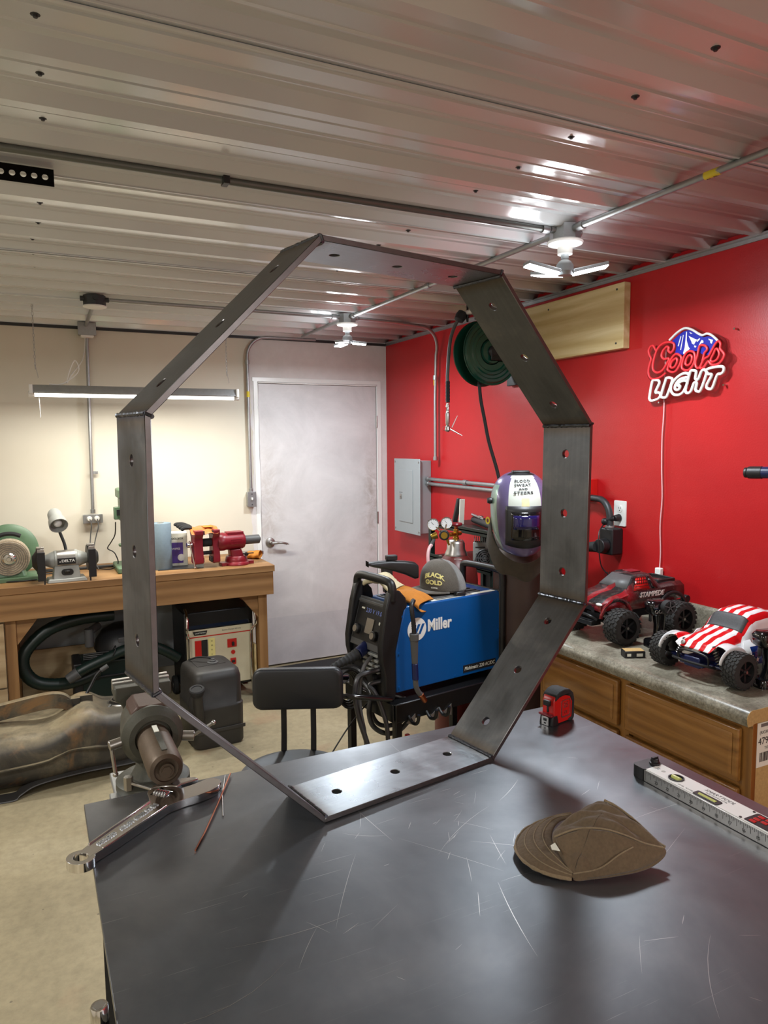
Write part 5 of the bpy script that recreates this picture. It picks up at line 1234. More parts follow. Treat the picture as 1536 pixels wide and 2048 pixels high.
for s in (-1, 1):
    T(spline([(0.205 * s, -0.14, 0.60), (0.212 * s, -0.215, 0.575), (0.215 * s, -0.235, 0.53), (0.217 * s, -0.235, 0.48), (0.205 * s, -0.20, 0.44), (0.200 * s, -0.195, 0.38), (0.200 * s, -0.195, 0.05), (0.215 * s, -0.20, 0.02)], 6), 0.0085, 10).build('handle_tube', 'chrome', ch)
for s in (-1, 1):
    w_ = MB().lathe([(0.02, -0.014), (0.055, -0.014), (0.06, -0.008), (0.06, 0.008), (0.055, 0.014), (0.02, 0.014)], (0.235 * s, 0.08, 0.0605), (1, 0, 0), 28).build('wheel', 'rubber', ch)
    MB().cyl((0.22 * s, 0.08, 0.0605), (0.252 * s, 0.08, 0.0605), 0.018, n=16).build('hub', 'silver', w_)
tag(MB().box((-1.222, -0.50, 0.17), (0.012, 0.05, 0.33)).build('wood_strip', 'board'), 'pale thin strip standing between the charger and the right bench leg', 'strip')
# shop vacuum hose
hs = thing('vacuum_hose', 'thick dark green vacuum hose looped under the bench', 'hose', (-2.35, -0.4, 0.4))
hp = spline([(-2.06, -0.40, 0.60), (-2.25, -0.42, 0.60), (-2.42, -0.44, 0.56), (-2.54, -0.46, 0.46), (-2.56, -0.47, 0.36), (-2.50, -0.47, 0.27), (-2.38, -0.46, 0.235), (-2.26, -0.44, 0.24), (-2.16, -0.42, 0.27)], 9)
T([p - Vector((-2.35, -0.4, 0.4)) for p in hp], [0.036 + 0.0014 * (i % 2) for i in range(len(hp))], 16).build('hose', 'green_black', hs)
hs2 = thing('vacuum_hose', 'dark green vacuum hose with grey nozzle rising from lower left behind the bar', 'hose', (-2.1, -0.52, 0.4))
hp = spline([(-2.28, -0.53, 0.31), (-2.20, -0.53, 0.345), (-2.10, -0.53, 0.38), (-2.0, -0.52, 0.41), (-1.88, -0.50, 0.41), (-1.78, -0.49, 0.36), (-1.70, -0.48, 0.30)], 12)
T([p - Vector((-2.1, -0.52, 0.4)) for p in hp], [0.030 + 0.0016 * (i % 2) for i in range(len(hp))], 16).build('hose', 'green_black', hs2)
MB().cyl((-0.175, -0.01, -0.09), (-0.235, -0.01, -0.125), 0.034, 0.028, n=20).build('nozzle', 'grey_dark', hs2, bevel=0.003)
T([(0.02 + 0.032 * math.cos(a) * 0.4, -0.01 + 0.034 * math.sin(a), 0.005 + 0.034 * math.cos(a)) for a in [2 * PI * i / 16 for i in range(16)]], 0.003, 6, True).build('cord_tie', 'black', hs2)
tb2 = thing('tool_case', 'dark green plastic tool case on edge under the bench', 'case', (-2.08, -0.33, 0.0))
MB().box((0.02, 0, 0.17), (0.40, 0.22, 0.33)).build('case_body', 'green_black', tb2, bevel=0.012, seg=3)
MB().box((-0.195, -0.0, 0.17), (0.05, 0.24, 0.335)).build('case_edge', 'black', tb2, bevel=0.01, seg=3)
MB().box((0.0, -0.115, 0.24), (0.20, 0.014, 0.012)).box((-0.09, -0.112, 0.25), (0.02, 0.012, 0.05)).build('case_handle', 'black', tb2, bevel=0.003)
for i in range(4):
    cdn('coiled_cable', [(-2.24, -0.40 - 0.01 * i, 0.345 + 0.013 * i), (-2.1, -0.445, 0.352 + 0.012 * i), (-1.95, -0.43 - 0.008 * i, 0.345 + 0.014 * i), (-1.82, -0.40, 0.35 + 0.01 * i)], 0.005, 'black', ('lowest', 'second lowest', 'third', 'topmost')[i] + ' of the black cables draped on the tool case')
vd = thing('shop_vacuum', 'black shop vacuum lid standing behind the green hose', 'vacuum', (-2.0, -0.26, 0.35))
MB().lathe([(0.16, 0.0), (0.17, 0.02), (0.16, 0.07), (0.12, 0.13), (0.06, 0.16), (0, 0.165)], n=36).build('motor_cover', 'black', vd)
MB().cyl((-0.20, -0.10, 0.06), (-0.20, -0.10, 0.17), 0.026, n=20).cyl((-0.20, -0.10, 0.15), (-0.14, -0.04, 0.17), 0.024, n=18).build('elbow', 'grey_dark', vd, bevel=0.003)
MB().box((0, -0.13, 0.09), (0.08, 0.05, 0.03)).build('latch', 'grey_dark', vd, bevel=0.004)

# ================================================================== fuel tanks on the floor
def rr(w, h, r, cy, cz, n=5):
    return [(cy + p[0], cz + p[1]) for p in rect(w, h, min(r, w / 2 - .001, h / 2 - .001), n)]
t1 = thing('fuel_tank', 'long dusty rusted fuel tank lying on the floor in front of the bench', 'fuel tank', (-2.3, -1.1, 0))
# stations along x: (x, width, height, bottom z, centre y, radius)
st = [(-0.95, 0.40, 0.20, 0.03, 0.00, 0.08), (-0.90, 0.44, 0.24, 0.02, 0.0, 0.09), (-0.55, 0.46, 0.25, 0.015, 0.0, 0.09), (-0.30, 0.46, 0.25, 0.015, 0.0, 0.09), (-0.16, 0.46, 0.24, 0.015, 0.0, 0.09), (-0.08, 0.42, 0.27, 0.02, -0.01, 0.08),
      (-0.02, 0.44, 0.31, 0.02, 0.0, 0.09), (0.05, 0.43, 0.32, 0.02, 0.0, 0.09), (0.10, 0.40, 0.27, 0.02, 0.0, 0.06), (0.16, 0.38, 0.265, 0.02, 0.0, 0.07), (0.36, 0.38, 0.265, 0.02, 0.02, 0.07), (0.45, 0.36, 0.25, 0.03, 0.02, 0.07)]
loops = []
for x, w_, h, zb, cy, r in st:
    loops.append([(x, y, z) for y, z in rr(w_, h, r, cy, zb + h / 2)])
MB().loft(loops).build('tank_shell', 'tank', t1, sub=2, smooth=80)
fl_ = MB()
for yy, sg in ((-0.225, -1), ):
    pts = spline([(-0.93, yy, 0.115), (-0.5, yy - 0.012, 0.13), (-0.2, yy - 0.012, 0.14), (-0.12, yy - 0.004, 0.155), (-0.05, yy + 0.005, 0.170), (0.05, yy, 0.165), (0.12, yy + 0.02, 0.150), (0.25, yy + 0.035, 0.15)], 6)
    fl_.loft([[p + Vector((0, -0.010, 0.003)), p + Vector((0, -0.010, -0.003)), p + Vector((0, 0.03, -0.003)), p + Vector((0, 0.03, 0.003))] for p in pts])
fl_.build('seam_flange', 'tank', t1)
sk_ = MB()
pts = spline([(-0.42, -0.275, 0.004), (-0.31, -0.285, 0.004), (-0.28, -0.275, 0.02), (-0.20, -0.255, 0.045), (0.0, -0.24, 0.055), (0.2, -0.23, 0.05), (0.32, -0.215, 0.06), (0.45, -0.20, 0.085)], 6)
sk_.loft([[p + Vector((0, 0, 0.004)), p + Vector((0, -0.004, 0.0)), p + Vector((0, 0.09, -0.004)), p + Vector((0, 0.09, 0.002))] for p in pts])
sk_.build('skid_lip', 'tank_black', t1)
sm_ = MB()
pts = spline([(-0.92, 0.12, 0.27), (-0.50, 0.06, 0.335), (-0.20, 0.02, 0.385), (-0.10, 0.0, 0.39), (-0.05, -0.01, 0.365), (-0.035, -0.02, 0.33)], 8)
sm_.loft([[p + Vector((0, -0.022, 0)), p + Vector((0, 0.022, 0.0)), p + Vector((0, 0.022, -0.075)), p + Vector((0, 0.018, -0.075)), p + Vector((0, 0.018, -0.004)), p + Vector((0, -0.018, -0.004)), p + Vector((0, -0.018, -0.075)), p + Vector((0, -0.022, -0.075))] for p in pts])
sm_.box((-0.03, -0.03, 0.315), (0.06, 0.006, 0.085)).box((0.03, -0.015, 0.325), (0.06, 0.006, 0.07))
sm_.build('mounting_bracket', 'tank', t1, bevel=0.001)
MB().cyl((-0.03, -0.032, 0.32), (-0.03, -0.036, 0.32), 0.010, n=14).build('bracket_hole', 'ink', t1)
t2 = MB().lathe([(0.062, 0), (0.064, 0.006), (0.060, 0.014), (0.045, 0.018), (0, 0.018)], (0.20, 0.02, 0.280), n=28)
t2.build('pump_flange', 'tank_black', t1)
for k, (r_, zz) in enumerate(((0.066, 0.284), (0.052, 0.300), (0.036, 0.308))):
    T([(0.20 + r_ * math.cos(a), 0.02 + r_ * math.sin(a), zz) for a in [2 * PI * i / 24 for i in range(24)]], 0.006, 8, True).build('lock_ring', 'silver' if k != 1 else 'tank', t1)
T(spline([(0.14, -0.02, 0.29), (0.12, -0.06, 0.27), (0.16, -0.12, 0.25), (0.26, -0.14, 0.25), (0.34, -0.10, 0.26)], 6), 0.010, 8).build('fuel_pipe', 'tank', t1)
T(spline([(0.02, 0.10, 0.30), (0.06, 0.12, 0.36), (0.09, 0.13, 0.41), (0.12, 0.13, 0.44)], 6), 0.008, 8).build('breather_hose', 'black', t1)
MB().cyl((0.115, 0.13, 0.435), (0.15, 0.13, 0.455), 0.012, n=12).build('hose_end', 'grey_dark', t1)
t3 = thing('fuel_tank', 'tall black plastic fuel tank with filler cap at the right of the rusted tank', 'fuel tank', (-1.632, -1.06, 0), math.radians(4))
t3.scale = (0.90, 0.95, 1.0)
def blk(z, w_, d_, r): return [(x, y, z * 1.12) for x, y in rect(w_ * 0.80, d_, r, 5)]
MB().loft([blk(0.0, 0.36, 0.34, 0.05), blk(0.012, 0.38, 0.36, 0.05), blk(0.19, 0.385, 0.365, 0.05), blk(0.20, 0.385, 0.365, 0.05), blk(0.206, 0.37, 0.35, 0.05), blk(0.33, 0.365, 0.345, 0.05), blk(0.36, 0.345, 0.325, 0.05), blk(0.372, 0.30, 0.28, 0.05)]).build('tank_shell', 'tank_black', t3, smooth=50)
MB().wedge((-0.08, 0.08, -0.03, 0.12, 0.411), (-0.09, 0.09, -0.04, 0.13, 0.4185)).build('recess', 'tank_black', t3, bevel=0.002)
MB().lathe([(0.034, 0), (0.034, 0.005), (0.018, 0.007), (0.018, 0.014), (0.012, 0.016), (0.012, 0.022), (0, 0.022)], (0.02, 0.0, 0.418), n=24).build('valve_flange', 'grey_dark', t3)
T(spline([(0.02, 0.01, 0.438), (-0.02, 0.03, 0.446), (-0.06, 0.07, 0.441), (-0.10, 0.10, 0.425)], 5), 0.005, 8).build('vent_pipe', 'black', t3)
T(spline([(-0.10, -0.14, 0.12), (-0.13, -0.19, 0.22), (-0.14, -0.21, 0.29), (-0.145, -0.22, 0.33)], 6), 0.030, 16).build('filler_neck', 'tank_black', t3)
MB().lathe([(0.036, 0), (0.038, 0.006), (0.038, 0.014), (0.044, 0.018), (0.045, 0.032), (0.040, 0.038), (0.030, 0.038), (0.028, 0.034), (0, 0.034)], (-0.145, -0.22, 0.325), (-0.1, -0.2, 1), 28).build('filler_cap', 'rubber', t3)
T(spline([(-0.18, -0.22, 0.33), (-0.20, -0.23, 0.29), (-0.19, -0.22, 0.24)], 5), 0.0015, 6).build('cap_wire', 'black', t3)
MB().box((0.0, -0.185, 0.10), (0.30, 0.006, 0.02)).build('strap', 'tank_black', t3, bevel=0.002)
tag(MB().cyl((-1.90, -1.22, 0.0), (-1.90, -1.22, 0.17), 0.05, n=24).cyl((-1.90, -1.22, 0.17), (-1.90, -1.22, 0.185), 0.045, 0.03, n=24).build('filter_canister', 'tank_black', bevel=0.002), 'dark canister on the floor between the two fuel tanks', 'canister')

# ================================================================== shop stool
sl = thing('shop_stool', 'black padded shop stool with backrest standing behind the table', 'stool', (-1.715, -2.735, 0), math.radians(-24))
SZ = 0.505
MB().lathe([(0.0, 0.004), (0.155, 0.004), (0.172, 0.010), (0.184, 0.010), (0.189, 0.002), (0.187, -0.018), (0.180, -0.02), (0.178, 0.0), (0.0, -0.004)][::-1], (0, 0, SZ), n=48).build('seat', 'dark_paint', sl)
for sx in (-1, 1):
    for sy in (-1, 1):
        MB().cyl((0.115 * sx, 0.115 * sy, SZ - 0.01), (0.185 * sx, 0.185 * sy, 0.012), 0.0125, n=14).build('leg', 'dark_paint', sl)
        MB().cyl((0.185 * sx, 0.185 * sy, 0.0), (0.1845 * sx, 0.1845 * sy, 0.03), 0.0155, n=14).build('foot', 'rubber', sl)
T([(0.165 * math.cos(a), 0.165 * math.sin(a), 0.2) for a in [2 * PI * i / 36 for i in range(36)]], 0.008, 8, True).build('foot_ring', 'dark_paint', sl)
for x in (-0.055, 0.052):
    MB().loft([[(x + p[0], y + p[1], z) for p in rect(0.020, 0.012)] for y, z in ((0.175, SZ - 0.02), (0.20, SZ + 0.06), (0.215, SZ + 0.30))]).build('back_post', 'dark_paint', sl, bevel=0.002)
pad = [(x, z) for x, z in rect(0.325, 0.150, 0.032, 6)]
MB().loft([[(x * s, 0.20 + dy + 0.10 * (x * s) ** 2 * -3, SZ + 0.235 + z * s) for x, z in pad] for s, dy in ((0.90, -0.022), (0.97, -0.019), (1.0, -0.010), (1.0, 0.006), (0.97, 0.014), (0.9, 0.016))]).build('backrest', 'seat_black', sl, smooth=70)
tag(MB().plate([(-1.0, -0.05), (-0.62, -0.62), (-0.15, -0.75), (-0.12, -0.03)], [], 0.006).build('floor_mat', 'rubber'), 'black rubber mat on the floor in front of the white door', 'mat')
# ================================================================== welder and its cart
WO = Vector((-1.173, -2.449, 0.612)); WR = math.radians(8.7)
wd = thing('welding_machine', 'blue and black welding machine with carry handles on a black cart', 'welder', WO, WR)
XZf = lambda y: Matrix.Translation((0, y, 0)) @ frame((0, -1, 0), (1, 0, 0)).to_4x4()
side = [(-0.012, 0.0), (0.565, 0.0), (0.565, 0.330), (0.553, 0.348), (0.045, 0.348), (0.030, 0.338), (-0.012, 0.175)]
MB().plate(side, [], 0.27, XZf(0.27)).build('side_cover', 'blue', wd, bevel=0.006, seg=3)
MB().box((0.27, 0.14, 0.350), (0.42, 0.20, 0.006)).build('top_tray', 'grey_dark', wd, bevel=0.002)
for i in range(5): MB().box((0.27, 0.06 + 0.04 * i, 0.3545), (0.40, 0.012, 0.004)).build('tray_rib', 'black', wd, bevel=0.001)
MB().box((0.36, 0.022, 0.3490), (0.36, 0.026, 0.0012)).build('warning_label', 'paper', wd)
MB().box((0.31, 0.022, 0.3498), (0.20, 0.018, 0.0008)).build('label_print', 'grey_ink', wd)
# circular emblem: white disc with two slanted blue bars and a foot
em = Matrix.Translation((0.095, -0.0004, 0.246)) @ frame((0, -1, 0), (1, 0, 0)).to_4x4()
MB().plate(circ(0.048, 48), [], 0.0008, em).build('emblem_disc', 'white', wd)
em2 = Matrix.Translation((0.095, -0.0013, 0.246)) @ frame((0, -1, 0), (1, 0, 0)).to_4x4()
for q in ([(-0.038, -0.028), (-0.024, -0.028), (-0.004, 0.012), (-0.004, 0.020), (-0.012, 0.020)], [(-0.016, -0.022), (-0.004, -0.022), (0.018, 0.020), (0.005, 0.020)], [(0.006, -0.022), (0.018, -0.022), (0.040, 0.020), (0.027, 0.020)]):
    MB().plate(q, [], 0.0006, em2).build('emblem_bar', 'blue', wd)
text('Miller', 0.068, (0.150, -0.0004, 0.250), (1, 0, 0), (0, 0, 1), 'white', wd, 0.0008, bold=0.0022, align='LEFT', wid=0.82)
MB().box((0.440, -0.0008, 0.030), (0.19, 0.0014, 0.032)).build('model_label', 'ink', wd)
text('Multimatic 220 AC/DC', 0.022, (0.351, -0.0016, 0.030), (1, 0, 0), (0, 0, 1), 'paper', wd, 0.0006, shear=0.2, align='LEFT', wid=0.86)
for x, z in ((0.003, 0.02), (0.003, 0.16), (0.02, 0.31), (0.55, 0.31), (0.55, 0.17), (0.30, 0.010)):
    MB().cyl((x, 0, z), (x, -0.003, z), 0.0045, n=12).build('screw', 'blue', wd)
# black bumper frames at both sides of the front, joined by the handle
for y0, nm in ((0.0, 'bumper'), (0.245, 'bumper')):
    out = [(-0.068, -0.030), (-0.020, -0.030), (-0.012, 0.0), (-0.012, 0.172), (0.030, 0.335), (0.048, 0.348), (0.040, 0.385), (0.012, 0.415), (-0.022, 0.428), (-0.042, 0.41), (-0.060, 0.345), (-0.085, 0.20), (-0.083, 0.15), (-0.068, 0.09)]
    MB().plate(out, [], 0.031, XZf(y0 + 0.028)).build(nm, 'black', wd, bevel=0.007, seg=3)
T(spline([(-0.022, 0.262, 0.38), (-0.022, 0.262, 0.43), (-0.022, 0.235, 0.452), (-0.022, 0.14, 0.455), (-0.022, 0.035, 0.452), (-0.022, 0.008, 0.43), (-0.022, 0.008, 0.38)], 6), 0.0175, 16).build('carry_handle', 'black', wd)
T(spline([(0.575, 0.265, 0.33), (0.575, 0.265, 0.41), (0.575, 0.25, 0.436), (0.575, 0.14, 0.44), (0.575, 0.02, 0.436), (0.575, 0.0, 0.41), (0.575, 0.0, 0.30), (0.575, 0.0, 0.0)], 6), 0.0155, 16).build('carry_handle', 'black', wd)
MB().plate([(0.555, -0.02), (0.578, -0.02), (0.578, 0.33), (0.565, 0.352), (0.555, 0.35)], [], 0.275, XZf(0.272)).build('rear_panel', 'black', wd, bevel=0.004)
# front panels
vt = Vector((0.060, 0, 0.20)).normalized(); nx = Vector((-0.20, 0, 0.060)).normalized()
fc = Vector((-0.048, 0.137, 0.265))
R3 = Matrix((Vector((0, -1, 0)), vt, nx)).transposed().to_4x4()
fm_ = Matrix.Translation(fc) @ R3
MB().box((0, 0.0, -0.012), (0.212, 0.205, 0.024), fm_).build('control_panel', 'grey_dark', wd, bevel=0.003)
MB().box((0, 0.0, 0.001), (0.196, 0.150, 0.002), fm_).build('panel_overlay', 'black', wd)
MB().box((0.0, 0.085, 0.004), (0.20, 0.012, 0.008), fm_).build('panel_lip', 'grey_dark', wd, bevel=0.002)
text('230 V 19.0', 0.026, fc + R3.to_3x3() @ Vector((0.02, 0.050, 0.0025)), (0, -1, 0), vt, 'neon_digits' if 'neon_digits' in M else 'blue_print', wd, 0.0006)
MB().box((0.012, -0.010, 0.004), (0.052, 0.062, 0.003), fm_).build('display', 'silver', wd)
MB().box((-0.06, 0.055, 0.0028), (0.022, 0.007, 0.001), fm_).build('panel_label', 'paper', wd)
MB().box((0.075, 0.012, 0.0028), (0.008, 0.012, 0.001), fm_).build('panel_label', 'paper', wd)
for x, y in ((-0.062, -0.035), (0.066, -0.042)):
    MB().lathe([(0.021, 0), (0.021, 0.016), (0.018, 0.020), (0, 0.020)], (x, y, 0.002), (0, 0, 1), 12, fm_).lathe([(0.024, -0.001), (0.024, 0.003), (0.02, 0.003)], (x, y, 0.0), (0, 0, 1), 24, fm_).build('knob', 'black', wd, bevel=0.001)
    MB().cyl((x, y, 0.022), (x, y, 0.0235), 0.014, n=20, mx=fm_).build('knob_cap', 'silver', wd)
MB().box((-0.045, 0.137, 0.075), (0.03, 0.215, 0.18)).build('lower_panel', 'black', wd, bevel=0.003)
for i in range(4): MB().box((-0.066, 0.095, 0.150 - 0.022 * i), (0.018, 0.11, 0.012)).build('vent_louvre', 'grinder_grey', wd, bevel=0.003)
for y, z in ((0.19, 0.125), (0.08, 0.05), (0.17, 0.03), (0.09, 0.0)):
    MB().cyl((-0.05, y, z), (-0.085, y, z), 0.024, n=20).build('connector', 'black', wd, bevel=0.003)
MB().box((-0.068, 0.12, 0.04), (0.006, 0.08, 0.06)).build('connector_plate', 'silver', wd, bevel=0.001)

# torch cable boot and lead
gl = thing('gun_cable', 'thick black MIG gun cable with ribbed boot and blue collar plugged in the welder front', 'cable', (-1.257, -2.337, 0.777))
go = Vector((-1.257, -2.337, 0.777))
P = [Vector(p) for p in [(-1.215, -2.30, 0.795), (-1.257, -2.337, 0.777), (-1.307, -2.347, 0.764), (-1.347, -2.351, 0.75), (-1.388, -2.355, 0.738), (-1.425, -2.35, 0.721), (-1.457, -2.337, 0.7), (-1.50, -2.32, 0.66)]]
MB().cyl(P[0] - go, P[2] - go, 0.026, 0.024, n=20).build('blue_collar', 'navy', gl, bevel=0.002)
bp = spline(P[2:6], 8)
T([p - go for p in bp], [0.0235 - 0.0125 * i / (len(bp) - 1) + (0.003 if i % 3 == 0 else 0) for i in range(len(bp))], 16).build('ribbed_boot', 'rubber', gl)
T([p - go for p in spline(P[5:] + [Vector((-1.48, -2.26, 0.60)), Vector((-1.42, -2.2, 0.58)), Vector((-1.36, -2.22, 0.63))], 6)], 0.009, 10).build('lead', 'grey_dark', gl)
M['cable'] = plain('cable_jacket', srgb(46, 46, 48), 0.38)
def W(pts, r, lab, mat='cable', nm='welding_cable', cat='cable'):
    return tag(T(spline(pts, 7), r, 10).build(nm, mat), lab, cat)
W([(-1.235, -2.355, 0.740), (-1.269, -2.39, 0.753), (-1.300, -2.401, 0.731), (-1.318, -2.407, 0.694), (-1.326, -2.408, 0.65), (-1.330, -2.41, 0.605), (-1.327, -2.42, 0.535), (-1.318, -2.431, 0.465), (-1.31, -2.441, 0.35), (-1.30, -2.45, 0.15), (-1.25, -2.45, 0.012), (-1.1, -2.5, 0.012)], 0.0085, 'grey lead arching from the upper small connector straight down to the floor', 'grey_dark')
W([(-1.235, -2.421, 0.712), (-1.263, -2.419, 0.707), (-1.303, -2.423, 0.705), (-1.334, -2.42, 0.695), (-1.352, -2.426, 0.665), (-1.356, -2.432, 0.606), (-1.345, -2.446, 0.526), (-1.326, -2.464, 0.447), (-1.30, -2.49, 0.33), (-1.25, -2.52, 0.15), (-1.2, -2.55, 0.012), (-1.05, -2.6, 0.012)], 0.0105, 'black ground cable bulging furthest left before it drops in front of the cart')
W([(-1.235, -2.421, 0.66), (-1.275, -2.419, 0.657), (-1.290, -2.424, 0.648), (-1.280, -2.44, 0.633), (-1.265, -2.452, 0.598), (-1.251, -2.464, 0.548), (-1.240, -2.476, 0.488), (-1.238, -2.484, 0.39), (-1.24, -2.50, 0.2), (-1.22, -2.5, 0.012)], 0.0095, 'black cable leaving the lowest connector and running down beside the cart hooks')
W([(-1.23, -2.369, 0.60), (-1.255, -2.36, 0.566), (-1.265, -2.361, 0.515), (-1.255, -2.371, 0.463), (-1.219, -2.392, 0.432), (-1.173, -2.415, 0.432), (-1.135, -2.43, 0.462), (-1.111, -2.438, 0.503), (-1.108, -2.445, 0.55), (-1.15, -2.42, 0.58), (-1.20, -2.40, 0.59)], 0.0105, 'outer black cable loop hanging below the cart shelf')
W([(-1.212, -2.340, 0.589), (-1.236, -2.332, 0.559), (-1.239, -2.335, 0.497), (-1.219, -2.348, 0.455), (-1.183, -2.366, 0.445), (-1.140, -2.387, 0.458), (-1.115, -2.398, 0.485), (-1.09, -2.404, 0.535)], 0.0095, 'inner black cable loop hanging below the cart shelf')
cc = Vector((-1.322, -2.262, 0.603))
for k in range(4):
    pts = [cc + Vector((0.038 * math.cos(a) * (1 + 0.14 * k), -0.012 * k + 0.01 * math.sin(a), 0.060 * math.sin(a) * (1 + 0.1 * k))) for a in [2 * PI * i / 24 for i in range(24)]]
    tag(T(pts, 0.0045, 8, True).build('coiled_lead', 'black'), ('thin black lead coil hung on the cart handle, ring nearest the wall', 'second ring of the thin black lead coil on the cart handle', 'third ring of the thin black lead coil on the cart handle', 'thin black lead coil ring nearest the viewer on the cart handle')[k], 'cable')
W([(-1.50, -2.20, 0.64), (-1.38, -2.234, 0.668), (-1.345, -2.235, 0.680), (-1.298, -2.255, 0.684), (-1.266, -2.288, 0.668), (-1.272, -2.33, 0.636), (-1.262, -2.369, 0.612), (-1.262, -2.40, 0.58)], 0.0125, 'fat black cable lying over the cart handle behind the stool')
W([(-1.238, -2.314, 0.548), (-1.308, -2.341, 0.505), (-1.377, -2.368, 0.454), (-1.45, -2.37, 0.36), (-1.55, -2.35, 0.2), (-1.62, -2.3, 0.006), (-1.7, -2.1, 0.006)], 0.003, 'thin black wire slanting down left to the floor', 'black', 'thin_wire', 'wire')

# TIG torch hanging in front of the blue side
tg_ = thing('welding_torch', 'grey and blue welding torch hanging over the blue side of the welder', 'torch', (-1.208, -2.69, 0.72))
to_ = Vector((-1.208, -2.69, 0.72))
pp = [Vector(p) for p in ((-1.155, -2.515, 1.00), (-1.175, -2.535, 0.985), (-1.178, -2.545, 0.955), (-1.172, -2.545, 0.91), (-1.170, -2.545, 0.875))]
T([p - to_ for p in spline(pp, 8)], [0.0085 + 0.0012 * (i % 2) for i in range(33)], 12).build('cable_sleeve', 'black', tg_)
pp2 = [Vector((-1.170, -2.545, 0.875)), Vector((-1.170, -2.547, 0.78)), Vector((-1.168, -2.548, 0.70)), Vector((-1.160, -2.548, 0.66)), Vector((-1.140, -2.545, 0.625))]
MB().cyl(pp2[0] - to_, pp2[0] - to_ - Vector((0, 0, 0.028)), 0.0185, n=20).cyl(pp2[0] - to_ - Vector((0, 0, 0.022)), Vector((-1.169, -2.547, 0.755)) - to_, 0.0165, 0.012, n=20).build('grip', 'grey_dark', tg_, bevel=0.002)
MB().cyl(Vector((-1.169, -2.547, 0.755)) - to_, Vector((-1.167, -2.548, 0.690)) - to_, 0.013, n=18).build('blue_grip', 'navy', tg_, bevel=0.002)
T([p - to_ for p in spline([Vector((-1.167, -2.548, 0.690)), Vector((-1.165, -2.548, 0.665)), Vector((-1.155, -2.547, 0.640)), Vector((-1.140, -2.545, 0.622))], 5)], 0.0105, 14).build('torch_neck', 'grey_dark', tg_)
MB().cyl(Vector((-1.143, -2.5455, 0.626)) - to_, Vector((-1.120, -2.542, 0.592)) - to_, 0.013, 0.010, n=18).build('nozzle', 'copper', tg_, bevel=0.001)
tg_.location.x += 0.02; tg_.location.y += 0.003

# cart
ct = thing('welder_cart', 'black steel cart with cable hooks carrying the blue welder', 'cart', WO + Vector((0, 0, -0.612)), WR)
def cb(n, c, d, mat='dark_paint', bev=0.003): return MB().box(c, d).build(n, mat, ct, bevel=bev)
cb('top_shelf', (0.262, 0.14, 0.578), (0.62, 0.36, 0.006))
cb('shelf_lip', (0.262, -0.045, 0.545), (0.62, 0.006, 0.075)); cb('shelf_lip', (0.262, 0.325, 0.545), (0.62, 0.006, 0.075))
cb('shelf_lip', (-0.053, 0.14, 0.545), (0.006, 0.36, 0.075)); cb('shelf_lip', (0.572, 0.14, 0.545), (0.006, 0.36, 0.075))
cb('lower_shelf', (0.262, 0.14, 0.16), (0.60, 0.34, 0.006))
for x in (-0.03, 0.552):
    for y in (-0.03, 0.31): MB().box((x, y, 0.33), (0.03, 0.03, 0.50)).build('post', 'dark_paint', ct, bevel=0.003)
for x, y in ((-0.03, -0.03), (-0.03, 0.31)):
    MB().cyl((x, y, 0.04), (x, y, 0.09), 0.010, n=12).build('caster_fork', 'silver', ct)
    MB().cyl((x, y - 0.014, 0.0405), (x, y + 0.014, 0.0405), 0.040, n=24).build('caster', 'rubber', ct, bevel=0.004)
for y in (-0.07, 0.28):
    MB().cyl((0.45, y - 0.02, 0.111), (0.45, y + 0.02, 0.111), 0.11, n=36).build('rear_wheel', 'rubber', ct, bevel=0.008)
T(spline([(-0.05, -0.02, 0.60), (-0.20, 0.02, 0.632), (-0.245, 0.06, 0.632), (-0.25, 0.14, 0.632), (-0.245, 0.24, 0.632), (-0.20, 0.29, 0.632), (-0.05, 0.31, 0.60)], 6), 0.011, 12).build('push_handle', 'black_gloss', ct)
for x in (0.015, 0.105, 0.17):
    T(spline([(x, -0.048, 0.525), (x, -0.075, 0.505), (x, -0.105, 0.515), (x, -0.115, 0.55)], 5), 0.007, 8).build('cable_hook', 'dark_paint', ct)
for x in (0.0, 0.12, 0.19):
    MB().plate([(0, 0), (0.045, 0.03), (0.045, -0.02)], [], 0.003, Matrix.Translation((x, -0.05, 0.50)) @ frame((0, -1, 0), (1, 0, 0)).to_4x4()).build('hook_plate', 'galv', ct)
rd = tag(MB().box((-1.055, -2.30, 0.19), (0.02, 0.02, 0.34), None).build('red_handle', 'red', bevel=0.004), 'red handle standing on the lower cart shelf', 'handle')
rd['label'] = 'red tool handle standing behind the cable loops near the floor'

# --- items on top of the welder
def Wl(x, y, z): 
    c, s = math.cos(WR), math.sin(WR)
    return Vector((WO.x + c * x - s * y, WO.y + s * x + c * y, WO.z + z))
g3 = thing('work_glove', 'tan leather and cream glove draped over the welder handle and top edge', 'glove', Wl(0.10, 0.11, 0.366), WR + math.radians(-66))
n = 24; loops = []
for k in range(12):
    f = k / 11; x = -0.12 + 0.24 * f
    ww = 0.050 + 0.024 * f; hh = 0.020 + 0.004 * math.sin(f * 9)
    drop = -0.05 * max(0, f - 0.6) / 0.4
    lift = 0.05 * math.exp(-((f - 0.1) / 0.2) ** 2)
    loops.append([(x, ww * math.cos(a) + 0.005 * math.sin(3 * a + k), hh + drop + lift + hh * math.sin(a) + 0.004 * math.sin(2 * a + 1.3 * k)) for a in [2 * PI * i / n for i in range(n)]])
MB().loft(loops[:6], caps=False).build('cream_back', 'leather_cream', g3, solid=0.003, sub=1, smooth=80)
MB().loft(loops[5:], caps=False).build('leather_cuff', 'leather_tan', g3, solid=0.003, sub=1, smooth=80)
